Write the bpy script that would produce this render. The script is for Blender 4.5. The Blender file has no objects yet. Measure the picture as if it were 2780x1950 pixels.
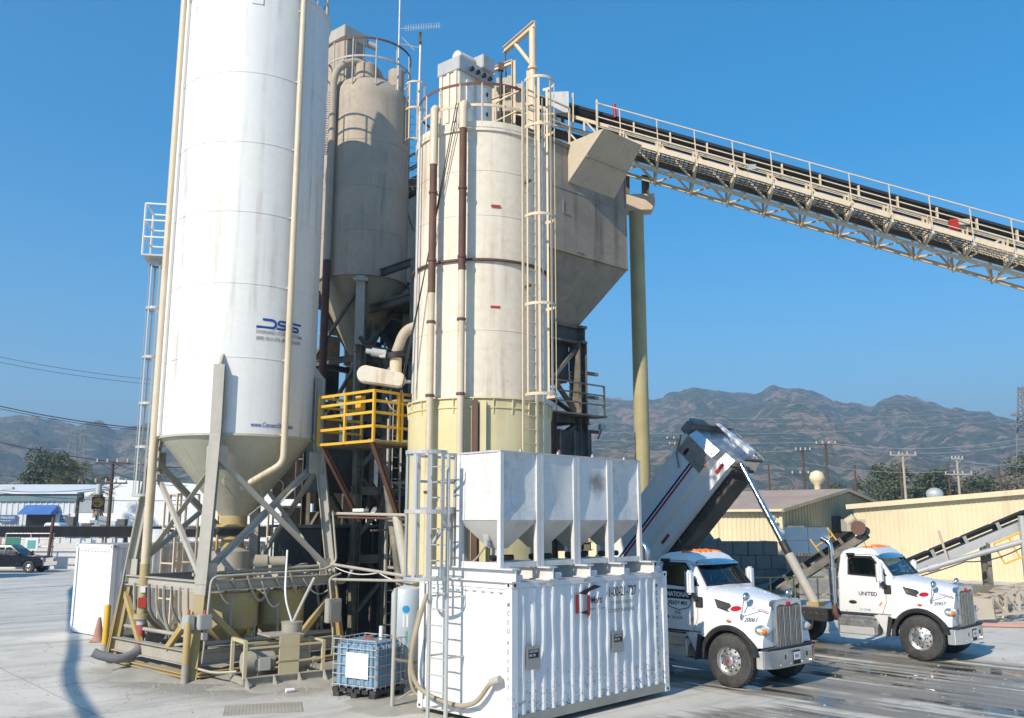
import bpy, bmesh, math, random
from math import sin, cos, tan, pi, radians as R, sqrt, atan2
from mathutils import Vector as V, Matrix, noise as mnoise
random.seed(7)
sc = bpy.context.scene
col = sc.collection

# ------------------------------------------------------------ camera, sky, sun, exposure
cam_d = bpy.data.cameras.new('camera')
cam_d.sensor_width = 36.0
cam_d.lens = 31.36
cam_d.clip_start = 0.1
cam_d.clip_end = 30000
cam = bpy.data.objects.new('camera', cam_d)
col.objects.link(cam)
cam.location = (0, 0, 3.75)
cam.rotation_euler = (R(90 + 10.2), 0, 0)
sc.camera = cam

SUN_EL = 34.0
SUN_FROM = V((-0.60, -0.80))          # horizontal direction the light comes from
world = bpy.data.worlds.new('World')
sc.world = world
world.use_nodes = True
wn = world.node_tree
wn.nodes.clear()
w_out = wn.nodes.new('ShaderNodeOutputWorld')
w_bg = wn.nodes.new('ShaderNodeBackground')
w_sky = wn.nodes.new('ShaderNodeTexSky')
w_sky.sky_type = 'NISHITA'
w_sky.sun_disc = False
w_sky.sun_elevation = R(SUN_EL)
w_sky.sun_rotation = atan2(SUN_FROM.x, SUN_FROM.y)
w_sky.altitude = 200
w_sky.air_density = 1.0
w_sky.dust_density = 0.05
w_sky.ozone_density = 3.0
w_bg.inputs['Strength'].default_value = 0.128
w_hs = wn.nodes.new('ShaderNodeHueSaturation')
w_hs.inputs['Saturation'].default_value = 1.46
w_hs.inputs['Hue'].default_value = 0.497
wn.links.new(w_sky.outputs[0], w_hs.inputs['Color'])
w_gm = wn.nodes.new('ShaderNodeGamma')
w_gm.inputs[1].default_value = 0.9
wn.links.new(w_hs.outputs[0], w_gm.inputs[0])
wn.links.new(w_gm.outputs[0], w_bg.inputs[0])
wn.links.new(w_bg.outputs[0], w_out.inputs[0])

sun_d = bpy.data.lights.new('sun', 'SUN')
sun_d.energy = 3.8
sun_d.angle = R(0.53)
sun_d.color = (1.0, 0.88, 0.71)
sun = bpy.data.objects.new('sun', sun_d)
col.objects.link(sun)
sdir = V((-SUN_FROM.x * cos(R(SUN_EL)), -SUN_FROM.y * cos(R(SUN_EL)), -sin(R(SUN_EL))))
sun.rotation_euler = sdir.to_track_quat('-Z', 'Y').to_euler()

vs = sc.view_settings
vs.view_transform = 'Standard'
vs.look = 'None'
vs.exposure = 0.86
vs.gamma = 1.0
vs.use_curve_mapping = False
sc.cycles.max_bounces = 6
sc.cycles.diffuse_bounces = 3
sc.cycles.glossy_bounces = 3
sc.cycles.transmission_bounces = 4
sc.cycles.transparent_max_bounces = 8
sc.cycles.volume_bounces = 0
sc.cycles.caustics_reflective = False
sc.cycles.caustics_refractive = False

# ------------------------------------------------------------ materials
MATS = {}
def _nt(name):
    m = bpy.data.materials.new(name)
    m.use_nodes = True
    nt = m.node_tree
    b = nt.nodes['Principled BSDF']
    return m, nt, b
def _noise(nt, scale, detail=4, rough=0.6, stretch=None, co=None, dist=0.0):
    if co is None:
        co = nt.nodes.new('ShaderNodeTexCoord').outputs['Object']
    if stretch:
        mp = nt.nodes.new('ShaderNodeMapping')
        mp.inputs['Scale'].default_value = stretch
        nt.links.new(co, mp.inputs[0])
        co = mp.outputs[0]
    n = nt.nodes.new('ShaderNodeTexNoise')
    n.inputs['Scale'].default_value = scale
    n.inputs['Detail'].default_value = detail
    n.inputs['Roughness'].default_value = rough
    n.inputs['Distortion'].default_value = dist
    nt.links.new(co, n.inputs['Vector'])
    return n.outputs[0]
def _ramp(nt, fac, a, b, lo=0.0, hi=1.0):
    r = nt.nodes.new('ShaderNodeMapRange')
    r.interpolation_type = 'SMOOTHSTEP'
    r.inputs['From Min'].default_value = a
    r.inputs['From Max'].default_value = b
    r.inputs['To Min'].default_value = lo
    r.inputs['To Max'].default_value = hi
    nt.links.new(fac, r.inputs['Value'])
    return r.outputs[0]
def _mix(nt, fac, a, b):
    m = nt.nodes.new('ShaderNodeMix')
    m.data_type = 'RGBA'
    for i, x in ((0, fac), (6, a), (7, b)):
        if isinstance(x, (int, float)):
            m.inputs[i].default_value = x
        elif isinstance(x, tuple):
            m.inputs[i].default_value = (*x[:3], 1)
        else:
            nt.links.new(x, m.inputs[i])
    return m.outputs[2]
def _math(nt, op, a, b=0.5):
    m = nt.nodes.new('ShaderNodeMath')
    m.operation = op
    for i, x in enumerate((a, b)):
        if isinstance(x, (int, float)):
            m.inputs[i].default_value = x
        else:
            nt.links.new(x, m.inputs[i])
    return m.outputs[0]
def _bump(nt, b, h, strength=0.2, dist=0.01):
    bp = nt.nodes.new('ShaderNodeBump')
    bp.inputs['Strength'].default_value = strength
    bp.inputs['Distance'].default_value = dist
    nt.links.new(h, bp.inputs['Height'])
    nt.links.new(bp.outputs[0], b.inputs['Normal'])

def paint(name, c, rough=0.55, metal=0.0, dust=0.35, dustc=(0.42, 0.39, 0.33), streak=0.0, streakc=(0.2, 0.15, 0.1),
          rust=0.0, rustc=(0.17, 0.07, 0.03), scale=1.0, bump=0.1, coat=0.0, var=0.12):
    m, nt, b = _nt(name)
    co = nt.nodes.new('ShaderNodeTexCoord').outputs['Object']
    n1 = _noise(nt, 0.9 * scale, 5, 0.62, co=co)
    n2 = _noise(nt, 7.0 * scale, 5, 0.65, co=co)
    c = tuple(c)
    base = _mix(nt, _ramp(nt, n1, 0.3, 0.7), tuple(x * (1 - var) for x in c), tuple(min(1, x * (1 + var * 0.6)) for x in c))
    if dust:
        f = _math(nt, 'MULTIPLY', _ramp(nt, _math(nt, 'ADD', _math(nt, 'MULTIPLY', n1, 0.6), _math(nt, 'MULTIPLY', n2, 0.4)), 0.42, 0.66), dust)
        base = _mix(nt, f, base, dustc)
    if streak:
        s = _noise(nt, 3.2 * scale, 4, 0.6, stretch=(1, 1, 0.05), co=co)
        s2 = _noise(nt, 0.7 * scale, 3, 0.5, co=co)
        f = _math(nt, 'MULTIPLY', _math(nt, 'MULTIPLY', _ramp(nt, s, 0.5, 0.74), _ramp(nt, s2, 0.36, 0.62)), streak)
        base = _mix(nt, f, base, streakc)
    rg = rough
    if rust:
        s = _noise(nt, 2.3 * scale, 7, 0.72, co=co, dist=0.4)
        f = _ramp(nt, s, 0.70 - 0.35 * rust, 0.80 - 0.35 * rust)
        base = _mix(nt, _math(nt, 'MULTIPLY', f, 0.85), base, rustc)
    nt.links.new(base, b.inputs['Base Color'])
    r = _ramp(nt, n2, 0.3, 0.7, max(0.05, rg - 0.1), min(1, rg + 0.12))
    nt.links.new(r, b.inputs['Roughness'])
    b.inputs['Metallic'].default_value = metal
    b.inputs['Coat Weight'].default_value = coat
    if bump:
        _bump(nt, b, n2, bump, 0.01)
    MATS[name] = m
    return m
def plain(name, c, rough=0.5, metal=0.0, coat=0.0, emit=None, es=0.0, trans=0.0, ior=1.45):
    m, nt, b = _nt(name)
    b.inputs['Base Color'].default_value = (*c, 1)
    b.inputs['Roughness'].default_value = rough
    b.inputs['Metallic'].default_value = metal
    b.inputs['Coat Weight'].default_value = coat
    b.inputs['Transmission Weight'].default_value = trans
    b.inputs['IOR'].default_value = ior
    if emit:
        b.inputs['Emission Color'].default_value = (*emit, 1)
        b.inputs['Emission Strength'].default_value = es
    MATS[name] = m
    return m

paint('silo_white', (0.78, 0.785, 0.77), 0.45, dust=0.3, dustc=(0.6, 0.57, 0.5), streak=0.8, streakc=(0.4, 0.34, 0.26), scale=0.8, bump=0.12, var=0.06)
paint('silo_cone', (0.5, 0.49, 0.4), 0.6, dust=0.5, dustc=(0.36, 0.34, 0.27), streak=0.35, streakc=(0.26, 0.22, 0.15))
paint('silo_grey', (0.45, 0.385, 0.31), 0.7, dust=0.5, dustc=(0.36, 0.285, 0.205), streak=0.85, streakc=(0.17, 0.14, 0.11), var=0.16)
paint('cone_grey', (0.32, 0.27, 0.18), 0.75, dust=0.4, streak=0.6, streakc=(0.12, 0.1, 0.07))
paint('cream', (0.78, 0.715, 0.6), 0.6, dust=0.6, dustc=(0.58, 0.48, 0.36), streak=0.9, streakc=(0.4, 0.28, 0.18), scale=.7, rust=0.1, rustc=(0.32, 0.17, 0.08), var=0.08, bump=.15)
paint('pale_yellow', (0.68, 0.6, 0.34), 0.55, dust=0.45, dustc=(0.66, 0.6, 0.42), streak=0.5, streakc=(0.4, 0.3, 0.17), var=0.08)
paint('olive', (0.42, 0.37, 0.19), 0.6, dust=0.4, dustc=(0.45, 0.4, 0.28), streak=0.25)
paint('frame_grey', (0.46, 0.44, 0.39), 0.65, dust=0.6, dustc=(0.4, 0.375, 0.31), streak=0.35, streakc=(0.24, 0.2, 0.15), rust=0.05)
paint('galv', (0.52, 0.53, 0.53), 0.5, metal=0.3, dust=0.4, streak=0.3, streakc=(0.3, 0.28, 0.25))
paint('dusty', (0.36, 0.34, 0.29), 0.85, dust=0.7, dustc=(0.43, 0.4, 0.34), bump=0.3)
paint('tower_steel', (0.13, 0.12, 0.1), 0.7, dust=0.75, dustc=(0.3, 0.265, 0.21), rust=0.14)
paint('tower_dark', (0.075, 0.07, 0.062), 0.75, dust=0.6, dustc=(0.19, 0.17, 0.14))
paint('hopper_steel', (0.34, 0.295, 0.235), 0.65, dust=0.7, dustc=(0.25, 0.2, 0.15), streak=1.0, streakc=(0.08, 0.065, 0.05), rust=0.08, var=.3, scale=.55)
paint('bin_white', (0.72, 0.725, 0.72), 0.45, dust=0.5, dustc=(0.46, 0.45, 0.42), streak=0.2, streakc=(0.4, 0.34, 0.26), rust=0.02, var=0.05)
paint('bin_hopper', (0.62, 0.61, 0.58), 0.55, dust=0.4, dustc=(0.48, 0.46, 0.42), streak=0.3, rust=0.03)
paint('conv_cream', (0.72, 0.6, 0.43), 0.6, dust=0.5, dustc=(0.5, 0.38, 0.25), streak=0.3, rust=0.28, rustc=(0.3, 0.15, 0.07))
paint('safety_yellow', (0.72, 0.42, 0.035), 0.5, dust=0.3, dustc=(0.5, 0.36, 0.14), rust=0.04)
paint('dusty_yellow', (0.46, 0.33, 0.11), 0.65, dust=0.9, dustc=(0.36, 0.32, 0.24), rust=0.04)
paint('tank_yellow', (0.46, 0.37, 0.17), 0.6, dust=0.9, dustc=(0.3, 0.27, 0.19), streak=0.5, streakc=(0.13, 0.12, 0.1))
paint('rust_brown', (0.115, 0.052, 0.04), 0.7, dust=0.3, dustc=(0.22, 0.14, 0.1), streak=0.3, rust=0.1)
paint('pipe_cream', (0.66, 0.57, 0.42), 0.55, dust=0.3, streak=0.85, streakc=(0.42, 0.22, 0.07), scale=2.0, rust=0.03)
paint('container_white', (0.74, 0.745, 0.74), 0.5, dust=0.15, dustc=(0.55, 0.55, 0.55), streak=0.35, streakc=(0.36, 0.3, 0.26), rust=0.03, var=0.03)
paint('truck_white', (0.8, 0.81, 0.82), 0.3, dust=0.28, dustc=(0.6, 0.58, 0.53), coat=0.5, bump=0.0, var=0.02)
paint('trailer_grey', (0.84, 0.85, 0.86), 0.42, dust=0.25, dustc=(0.52, 0.51, 0.48), streak=0.2, streakc=(0.4, 0.36, 0.3), var=0.04)
paint('chrome', (0.75, 0.75, 0.76), 0.16, metal=1.0, dust=0.15, bump=0.0)
paint('alu', (0.62, 0.62, 0.62), 0.33, metal=0.85, dust=0.3, bump=0.05)
paint('rubber', (0.035, 0.035, 0.036), 0.85, dust=0.5, dustc=(0.13, 0.125, 0.115), scale=3, bump=0.2)
paint('belt', (0.02, 0.021, 0.023), 0.7, dust=0.2, dustc=(0.06, 0.058, 0.052))
paint('black', (0.02, 0.02, 0.022), 0.6, dust=0.25, dustc=(0.09, 0.085, 0.075))
paint('undercoat', (0.08, 0.07, 0.06), 0.85, dust=0.6, dustc=(0.16, 0.14, 0.115))
paint('plastic_blue', (0.2, 0.35, 0.5), 0.4, dust=0.25, dustc=(0.42, 0.46, 0.48), bump=0.05)
paint('tank_paleblue', (0.5, 0.58, 0.64), 0.45, dust=0.3, dustc=(0.5, 0.51, 0.5), streak=0.2)
paint('hose_tan', (0.36, 0.3, 0.21), 0.8, dust=0.5)
paint('hose_red', (0.4, 0.05, 0.05), 0.7, dust=0.3)
paint('hose_grey', (0.2, 0.205, 0.215), 0.75, dust=0.5, dustc=(0.3, 0.3, 0.29), bump=0.4)
paint('hose_pink', (0.62, 0.3, 0.24), 0.8, dust=0.4)
paint('cone_orange', (0.42, 0.2, 0.14), 0.8, dust=0.7, dustc=(0.42, 0.34, 0.29))
paint('wood_dark', (0.085, 0.05, 0.035), 0.85, dust=0.3, dustc=(0.16, 0.11, 0.08), streak=0.5, streakc=(0.04, 0.03, 0.02))
paint('wood_light', (0.42, 0.35, 0.27), 0.85, dust=0.3, streak=0.4)
paint('pallet_black', (0.03, 0.03, 0.033), 0.7, dust=0.5, dustc=(0.14, 0.13, 0.12))
paint('block_concrete', (0.15, 0.145, 0.135), 0.9, dust=0.6, dustc=(0.21, 0.2, 0.185), streak=0.5, streakc=(0.07, 0.07, 0.065), scale=0.7, bump=0.5)
paint('gravel_grey', (0.2, 0.195, 0.185), 0.95, dust=0.6, dustc=(0.29, 0.28, 0.26), scale=4, bump=0.8)
paint('shed_cream', (0.73, 0.63, 0.42), 0.6, dust=0.3, dustc=(0.66, 0.56, 0.36), streak=0.5, streakc=(0.45, 0.34, 0.2), scale=0.35, var=0.1)
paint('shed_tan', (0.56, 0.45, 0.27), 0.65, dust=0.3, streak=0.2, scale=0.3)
paint('shed_roof', (0.42, 0.31, 0.24), 0.8, dust=0.5, dustc=(0.5, 0.41, 0.33), streak=0.3, scale=0.25)
paint('wall_white', (0.68, 0.68, 0.67), 0.8, dust=0.35, dustc=(0.5, 0.5, 0.48), scale=0.4)
paint('roof_white', (0.78, 0.79, 0.8), 0.6, dust=0.1, scale=0.2, var=0.03)
paint('siding_white', (0.66, 0.69, 0.73), 0.6, dust=0.2, scale=0.3)
paint('teal_trim', (0.12, 0.22, 0.26), 0.6, dust=0.15)
paint('awning_blue', (0.06, 0.18, 0.5), 0.6, dust=0.12, var=0.08)
paint('sign_blue', (0.03, 0.1, 0.25), 0.5, dust=0.05)
paint('grey_panel', (0.32, 0.37, 0.4), 0.7, dust=0.2)
paint('brick_red', (0.4, 0.22, 0.16), 0.9, dust=0.5, dustc=(0.45, 0.32, 0.25), scale=2)
paint('tan_steel', (0.55, 0.47, 0.36), 0.7, dust=0.6, dustc=(0.5, 0.45, 0.37), rust=0.06)
paint('pickup_black', (0.012, 0.013, 0.016), 0.25, dust=0.1, dustc=(0.06, 0.06, 0.06), coat=0.6, bump=0.0)
plain('glass_dark', (0.012, 0.018, 0.02), 0.04, 0.0)
plain('glass_teal', (0.015, 0.06, 0.068), 0.04, 0.0, coat=0.3)
plain('lens_orange', (0.8, 0.22, 0.03), 0.25)
plain('lens_clear', (0.55, 0.56, 0.56), 0.12, 0.0, coat=1.0)
plain('pylon_grey', (0.2, 0.215, 0.23), 0.7)
plain('lens_red', (0.45, 0.03, 0.02), 0.3)
plain('emblem_red', (0.45, 0.012, 0.03), 0.3)
plain('stripe_blue', (0.012, 0.035, 0.14), 0.4)
plain('stripe_red', (0.42, 0.025, 0.05), 0.4)
plain('ink_black', (0.02, 0.02, 0.022), 0.6)
plain('ink_blue', (0.012, 0.07, 0.3), 0.5)
plain('ink_grey', (0.2, 0.2, 0.2), 0.6)
plain('ink_purple', (0.11, 0.05, 0.17), 0.5)
plain('ink_red', (0.42, 0.04, 0.03), 0.6)
plain('label_white', (0.8, 0.8, 0.79), 0.6)
plain('label_grey', (0.36, 0.35, 0.32), 0.7)
plain('label_cyan', (0.02, 0.3, 0.55), 0.5)
plain('label_teal', (0.12, 0.42, 0.4), 0.5)
plain('label_green', (0.05, 0.22, 0.16), 0.5)
plain('shell_yellow', (0.75, 0.5, 0.08), 0.4)
plain('shell_red', (0.28, 0.03, 0.04), 0.4)
plain('wire_dark', (0.04, 0.04, 0.045), 0.7)
plain('wire_light', (0.3, 0.33, 0.33), 0.6)
plain('insulator', (0.55, 0.57, 0.58), 0.4)
plain('seat_red', (0.4, 0.06, 0.05), 0.8)

def pane(name, tint, fres=1.5):
    m = bpy.data.materials.new(name); m.use_nodes = True
    nt = m.node_tree; nt.nodes.clear()
    o = nt.nodes.new('ShaderNodeOutputMaterial'); mx = nt.nodes.new('ShaderNodeMixShader')
    t = nt.nodes.new('ShaderNodeBsdfTransparent'); g = nt.nodes.new('ShaderNodeBsdfGlossy'); f = nt.nodes.new('ShaderNodeFresnel')
    t.inputs[0].default_value = (*tint, 1); g.inputs['Roughness'].default_value = 0.03; f.inputs[0].default_value = fres
    g.inputs[0].default_value = (.85, .95, 1, 1)
    nt.links.new(f.outputs[0], mx.inputs[0]); nt.links.new(t.outputs[0], mx.inputs[1]); nt.links.new(g.outputs[0], mx.inputs[2]); nt.links.new(mx.outputs[0], o.inputs[0])
    MATS[name] = m
pane('windscreen_glass', (0.42, 0.55, 0.55), 1.75)
pane('tinted_glass', (0.3, 0.33, 0.33), 1.55)
paint('cab_trim', (0.06, 0.06, 0.062), .8, dust=.3)
paint('seat_grey', (0.14, 0.135, 0.13), .9, dust=.2)

# ------------------------------------------------------------ mesh builder
class MB:
    def __init__(s):
        s.v = []; s.f = []
    def _add(s, vs, fs):
        o = len(s.v)
        s.v += [tuple(x) for x in vs]
        s.f += [tuple(i + o for i in f) for f in fs]
        return s
    def box(s, c, d, rz=0.0):
        x, y, z = (k / 2 for k in d)
        cr, sr = cos(rz), sin(rz)
        vs = []
        for sx, sy, sz in ((-1,-1,-1),(1,-1,-1),(1,1,-1),(-1,1,-1),(-1,-1,1),(1,-1,1),(1,1,1),(-1,1,1)):
            a, b = sx * x, sy * y
            vs.append((c[0] + a * cr - b * sr, c[1] + a * sr + b * cr, c[2] + sz * z))
        return s._add(vs, [(0,3,2,1),(4,5,6,7),(0,1,5,4),(1,2,6,5),(2,3,7,6),(3,0,4,7)])
    def hexa(s, vs):
        return s._add(vs, [(0,3,2,1),(4,5,6,7),(0,1,5,4),(1,2,6,5),(2,3,7,6),(3,0,4,7)])
    def _axes(s, p, q, up):
        p, q = V(p), V(q)
        d = (q - p)
        d.normalize()
        u = V(up)
        if abs(d.dot(u)) > 0.98:
            u = V((1, 0, 0)) if abs(d.x) < 0.9 else V((0, 1, 0))
        a = d.cross(u); a.normalize()
        b = a.cross(d); b.normalize()
        return p, q, d, a, b
    def bar(s, p, q, w, h=None, up=(0, 0, 1)):
        h = w if h is None else h
        p, q, d, a, b = s._axes(p, q, up)
        a *= w / 2; b *= h / 2
        return s.hexa([p - a - b, p + a - b, p + a + b, p - a + b, q - a - b, q + a - b, q + a + b, q - a + b])
    def ibeam(s, p, q, w, h, t=0.02, up=(0, 0, 1)):
        p, q, d, a, b = s._axes(p, q, up)
        for off, ww, hh in ((b * (h / 2 - t / 2), w, t), (-b * (h / 2 - t / 2), w, t), (V((0, 0, 0)), t, h - 2 * t)):
            A = a * ww / 2; B = b * hh / 2
            P, Q = p + off, q + off
            s.hexa([P - A - B, P + A - B, P + A + B, P - A + B, Q - A - B, Q + A - B, Q + A + B, Q - A + B])
        return s
    def angle(s, p, q, w, t=0.012, up=(0, 0, 1)):
        p, q, d, a, b = s._axes(p, q, up)
        for off, ww, hh in ((-b * (w / 2 - t / 2), w, t), (-a * (w / 2 - t / 2) + b * t / 2, t, w - t)):
            A = a * ww / 2; B = b * hh / 2
            P, Q = p + off, q + off
            s.hexa([P - A - B, P + A - B, P + A + B, P - A + B, Q - A - B, Q + A - B, Q + A + B, Q - A + B])
        return s
    def cyl(s, p, q, r, r2=None, n=12, cap=True):
        r2 = r if r2 is None else r2
        p, q, d, a, b = s._axes(p, q, (0, 0, 1))
        vs = [p + (a * cos(2*pi*i/n) + b * sin(2*pi*i/n)) * r for i in range(n)] + [q + (a * cos(2*pi*i/n) + b * sin(2*pi*i/n)) * r2 for i in range(n)]
        fs = [(i, (i + 1) % n, n + (i + 1) % n, n + i) for i in range(n)]
        if cap:
            fs += [tuple(range(n - 1, -1, -1)), tuple(range(n, 2 * n))]
        return s._add(vs, fs)
    def pipe(s, pts, r, n=8, cap=True):
        pts = [V(p) for p in pts]
        ds = []
        for i in range(len(pts)):
            a = pts[i] - pts[i-1] if i else pts[1] - pts[0]
            b = pts[i+1] - pts[i] if i < len(pts) - 1 else a
            d = a.normalized() + b.normalized()
            ds.append(d.normalized() if d.length > 1e-6 else b.normalized())
        u = V((0, 0, 1))
        if abs(ds[0].dot(u)) > 0.9: u = V((1, 0, 0))
        a = ds[0].cross(u).normalized()
        vs = []; fs = []
        for i, p in enumerate(pts):
            a = (a - ds[i] * a.dot(ds[i])).normalized()
            b = ds[i].cross(a)
            rr = r[i] if isinstance(r, (list, tuple)) else r
            vs += [p + (a * cos(2*pi*k/n) + b * sin(2*pi*k/n)) * rr for k in range(n)]
            if i:
                o = (i - 1) * n
                fs += [(o + k, o + (k + 1) % n, o + n + (k + 1) % n, o + n + k) for k in range(n)]
        if cap:
            o = (len(pts) - 1) * n
            fs += [tuple(range(n - 1, -1, -1)), tuple(range(o, o + n))]
        return s._add(vs, fs)
    def lathe(s, prof, n=32, c=(0, 0), cap=True, a0=0.0, a1=2 * pi):
        full = abs(a1 - a0 - 2 * pi) < 1e-6
        m = n if full else n + 1
        vs = []; fs = []
        for r, z in prof:
            for i in range(m):
                t = a0 + (a1 - a0) * i / n
                vs.append((c[0] + r * cos(t), c[1] + r * sin(t), z))
        for j in range(len(prof) - 1):
            for i in range(n):
                k = (i + 1) % m
                fs.append((j*m + i, j*m + k, (j+1)*m + k, (j+1)*m + i))
        if cap and full:
            if prof[0][0] > 1e-4: fs.append(tuple(range(m - 1, -1, -1)))
            if prof[-1][0] > 1e-4: fs.append(tuple(range((len(prof)-1)*m, len(prof)*m)))
        return s._add(vs, fs)
    def prism(s, poly, d0, d1, ax='y'):
        n = len(poly)
        def P(a, b, d):
            return {'y': (a, d, b), 'x': (d, a, b), 'z': (a, b, d)}[ax]
        vs = [P(a, b, d0) for a, b in poly] + [P(a, b, d1) for a, b in poly]
        fs = [(i, (i + 1) % n, n + (i + 1) % n, n + i) for i in range(n)] + [tuple(range(n - 1, -1, -1)), tuple(range(n, 2 * n))]
        return s._add(vs, fs)
    def arc(s, c, r, z, a0, a1, w, h, n=20):
        """flat bar bent round a circle: w radial, h vertical"""
        vs = []; fs = []
        full = abs(abs(a1 - a0) - 2 * pi) < 1e-6
        m = n if full else n + 1
        for i in range(m):
            t = a0 + (a1 - a0) * i / n
            for dr, dz in ((-w/2, -h/2), (w/2, -h/2), (w/2, h/2), (-w/2, h/2)):
                vs.append((c[0] + (r + dr) * cos(t), c[1] + (r + dr) * sin(t), z + dz))
        for i in range(n):
            k = (i + 1) % m
            for j in range(4):
                fs.append((i*4 + j, i*4 + (j+1) % 4, k*4 + (j+1) % 4, k*4 + j))
        if not full:
            fs += [(3, 2, 1, 0), (n*4, n*4+1, n*4+2, n*4+3)]
        return s._add(vs, fs)
    def quad(s, *p):
        return s._add(p, [tuple(range(len(p)))])
    def grid(s, rows):
        """rows of equally many points -> quads"""
        m = len(rows[0])
        vs = [p for r in rows for p in r]
        fs = [(j*m + i, j*m + i + 1, (j+1)*m + i + 1, (j+1)*m + i) for j in range(len(rows) - 1) for i in range(m - 1)]
        return s._add(vs, fs)
    def ellip(s, c, r, n=16, m=10):
        vs = []; fs = []
        for j in range(m + 1):
            t = pi * j / m
            for i in range(n):
                a = 2 * pi * i / n
                vs.append((c[0] + r[0]*sin(t)*cos(a), c[1] + r[1]*sin(t)*sin(a), c[2] + r[2]*cos(t)))
        for j in range(m):
            for i in range(n):
                fs.append((j*n + i, (j+1)*n + i, (j+1)*n + (i+1) % n, j*n + (i+1) % n))
        return s._add(vs, fs)
    def build(s, name, mat, parent=None, smooth=0, bevel=0.0, label=None, fix=True):
        me = bpy.data.meshes.new(name)
        me.from_pydata([tuple(v) for v in s.v], [], s.f)
        if fix or bevel:
            bm = bmesh.new(); bm.from_mesh(me)
            if bevel:
                bmesh.ops.remove_doubles(bm, verts=bm.verts, dist=1e-5)
                es = [e for e in bm.edges if len(e.link_faces) == 2 and e.calc_face_angle(0) > 0.5]
                bmesh.ops.bevel(bm, geom=es, offset=bevel, segments=2, affect='EDGES', clamp_overlap=True)
            bmesh.ops.recalc_face_normals(bm, faces=bm.faces)
            bm.to_mesh(me); bm.free()
        me.materials.append(MATS[mat] if isinstance(mat, str) else mat)
        if smooth:
            me.shade_smooth()
            me.set_sharp_from_angle(angle=R(smooth))
        o = bpy.data.objects.new(name, me)
        col.objects.link(o)
        if parent is not None:
            o.parent = parent
        if label:
            o['label'] = label
        return o

def thing(name, label, cat, loc=(0, 0, 0), rz=0.0, group=None):
    o = bpy.data.objects.new(name, None)
    o.empty_display_size = 0.2
    col.objects.link(o)
    o.location = loc
    o.rotation_euler = (0, 0, rz)
    o['label'] = label; o['category'] = cat; o['kind'] = 'thing'
    if group: o['group'] = group
    return o
def tag(o, label, cat, group=None):
    o['label'] = label; o['category'] = cat
    o['kind'] = 'thing'
    if group: o['group'] = group
    return o
def struct(o, label=None):
    o['kind'] = 'structure'
    if label: o['label'] = label
    return o
def bar(t, name, p, q, w, mat, h=None, up=(0, 0, 1)):
    return MB().bar(p, q, w, h, up).build(name, mat, t, fix=False)
def ibeam(t, name, p, q, w, h, mat, tk=0.025, up=(0, 0, 1)):
    return MB().ibeam(p, q, w, h, tk, up).build(name, mat, t, fix=False)
def rod(t, name, p, q, r, mat, n=8):
    return MB().cyl(p, q, r, n=n).build(name, mat, t, smooth=40, fix=False)
def box(t, name, c, d, mat, bevel=0.0, rz=0.0):
    return MB().box(c, d, rz).build(name, mat, t, bevel=bevel, fix=bool(bevel))
def pipe(t, name, pts, r, mat, n=8):
    return MB().pipe(pts, r, n).build(name, mat, t, smooth=50, fix=False)
def bend(pts, r=0.2, k=5):
    """round the corners of a polyline"""
    pts = [V(p) for p in pts]
    out = [pts[0]]
    for i in range(1, len(pts) - 1):
        a, b, c = pts[i-1], pts[i], pts[i+1]
        d1 = min(r, (a - b).length * 0.45); d2 = min(r, (c - b).length * 0.45)
        p, q = b + (a - b).normalized() * d1, b + (c - b).normalized() * d2
        for j in range(k + 1):
            t = j / k
            out.append(p * (1-t)**2 + b * 2*t*(1-t) + q * t*t)
    out.append(pts[-1])
    return out
def sag(p, q, d, k=10):
    p, q = V(p), V(q)
    return [p.lerp(q, i / k) - V((0, 0, d * 4 * (i/k) * (1 - i/k))) for i in range(k + 1)]
def children(o):
    return [c for c in bpy.data.objects if c.parent == o]
def copy_tree(o, parent=None):
    c = o.copy(); col.objects.link(c)
    c.parent = parent
    for ch in list(o.children):
        copy_tree(ch, c)
    return c

_txt = {}
def text_mesh(body, size, bold=0.0, xs=1.0, align='LEFT'):
    cu = bpy.data.curves.new('t', 'FONT')
    cu.body = body; cu.size = size; cu.align_x = align
    cu.offset = bold * size
    cu.resolution_u = 3
    ob = bpy.data.objects.new('t', cu)
    col.objects.link(ob)
    dg = bpy.context.evaluated_depsgraph_get()
    me = bpy.data.meshes.new_from_object(ob.evaluated_get(dg))
    vs = [(v.co.x * xs, v.co.y) for v in me.vertices]
    fs = [tuple(p.vertices) for p in me.polygons]
    bpy.data.objects.remove(ob); bpy.data.curves.remove(cu); bpy.data.meshes.remove(me)
    return vs, fs
def text(t, body, size, fn, mat, bold=0.0, xs=1.0, align='LEFT', name='lettering'):
    """flat print: fn maps the text plane (a, b) to a point on the surface"""
    vs, fs = text_mesh(body, size, bold, xs, align)
    m = MB(); m._add([fn(a, b) for a, b in vs], fs)
    return m.build(name, mat, t, fix=False)
def poly2(t, name, pts, fn, mat):
    m = MB(); m._add([fn(a, b) for a, b in pts], [tuple(range(len(pts)))])
    return m.build(name, mat, t, fix=False)

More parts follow.
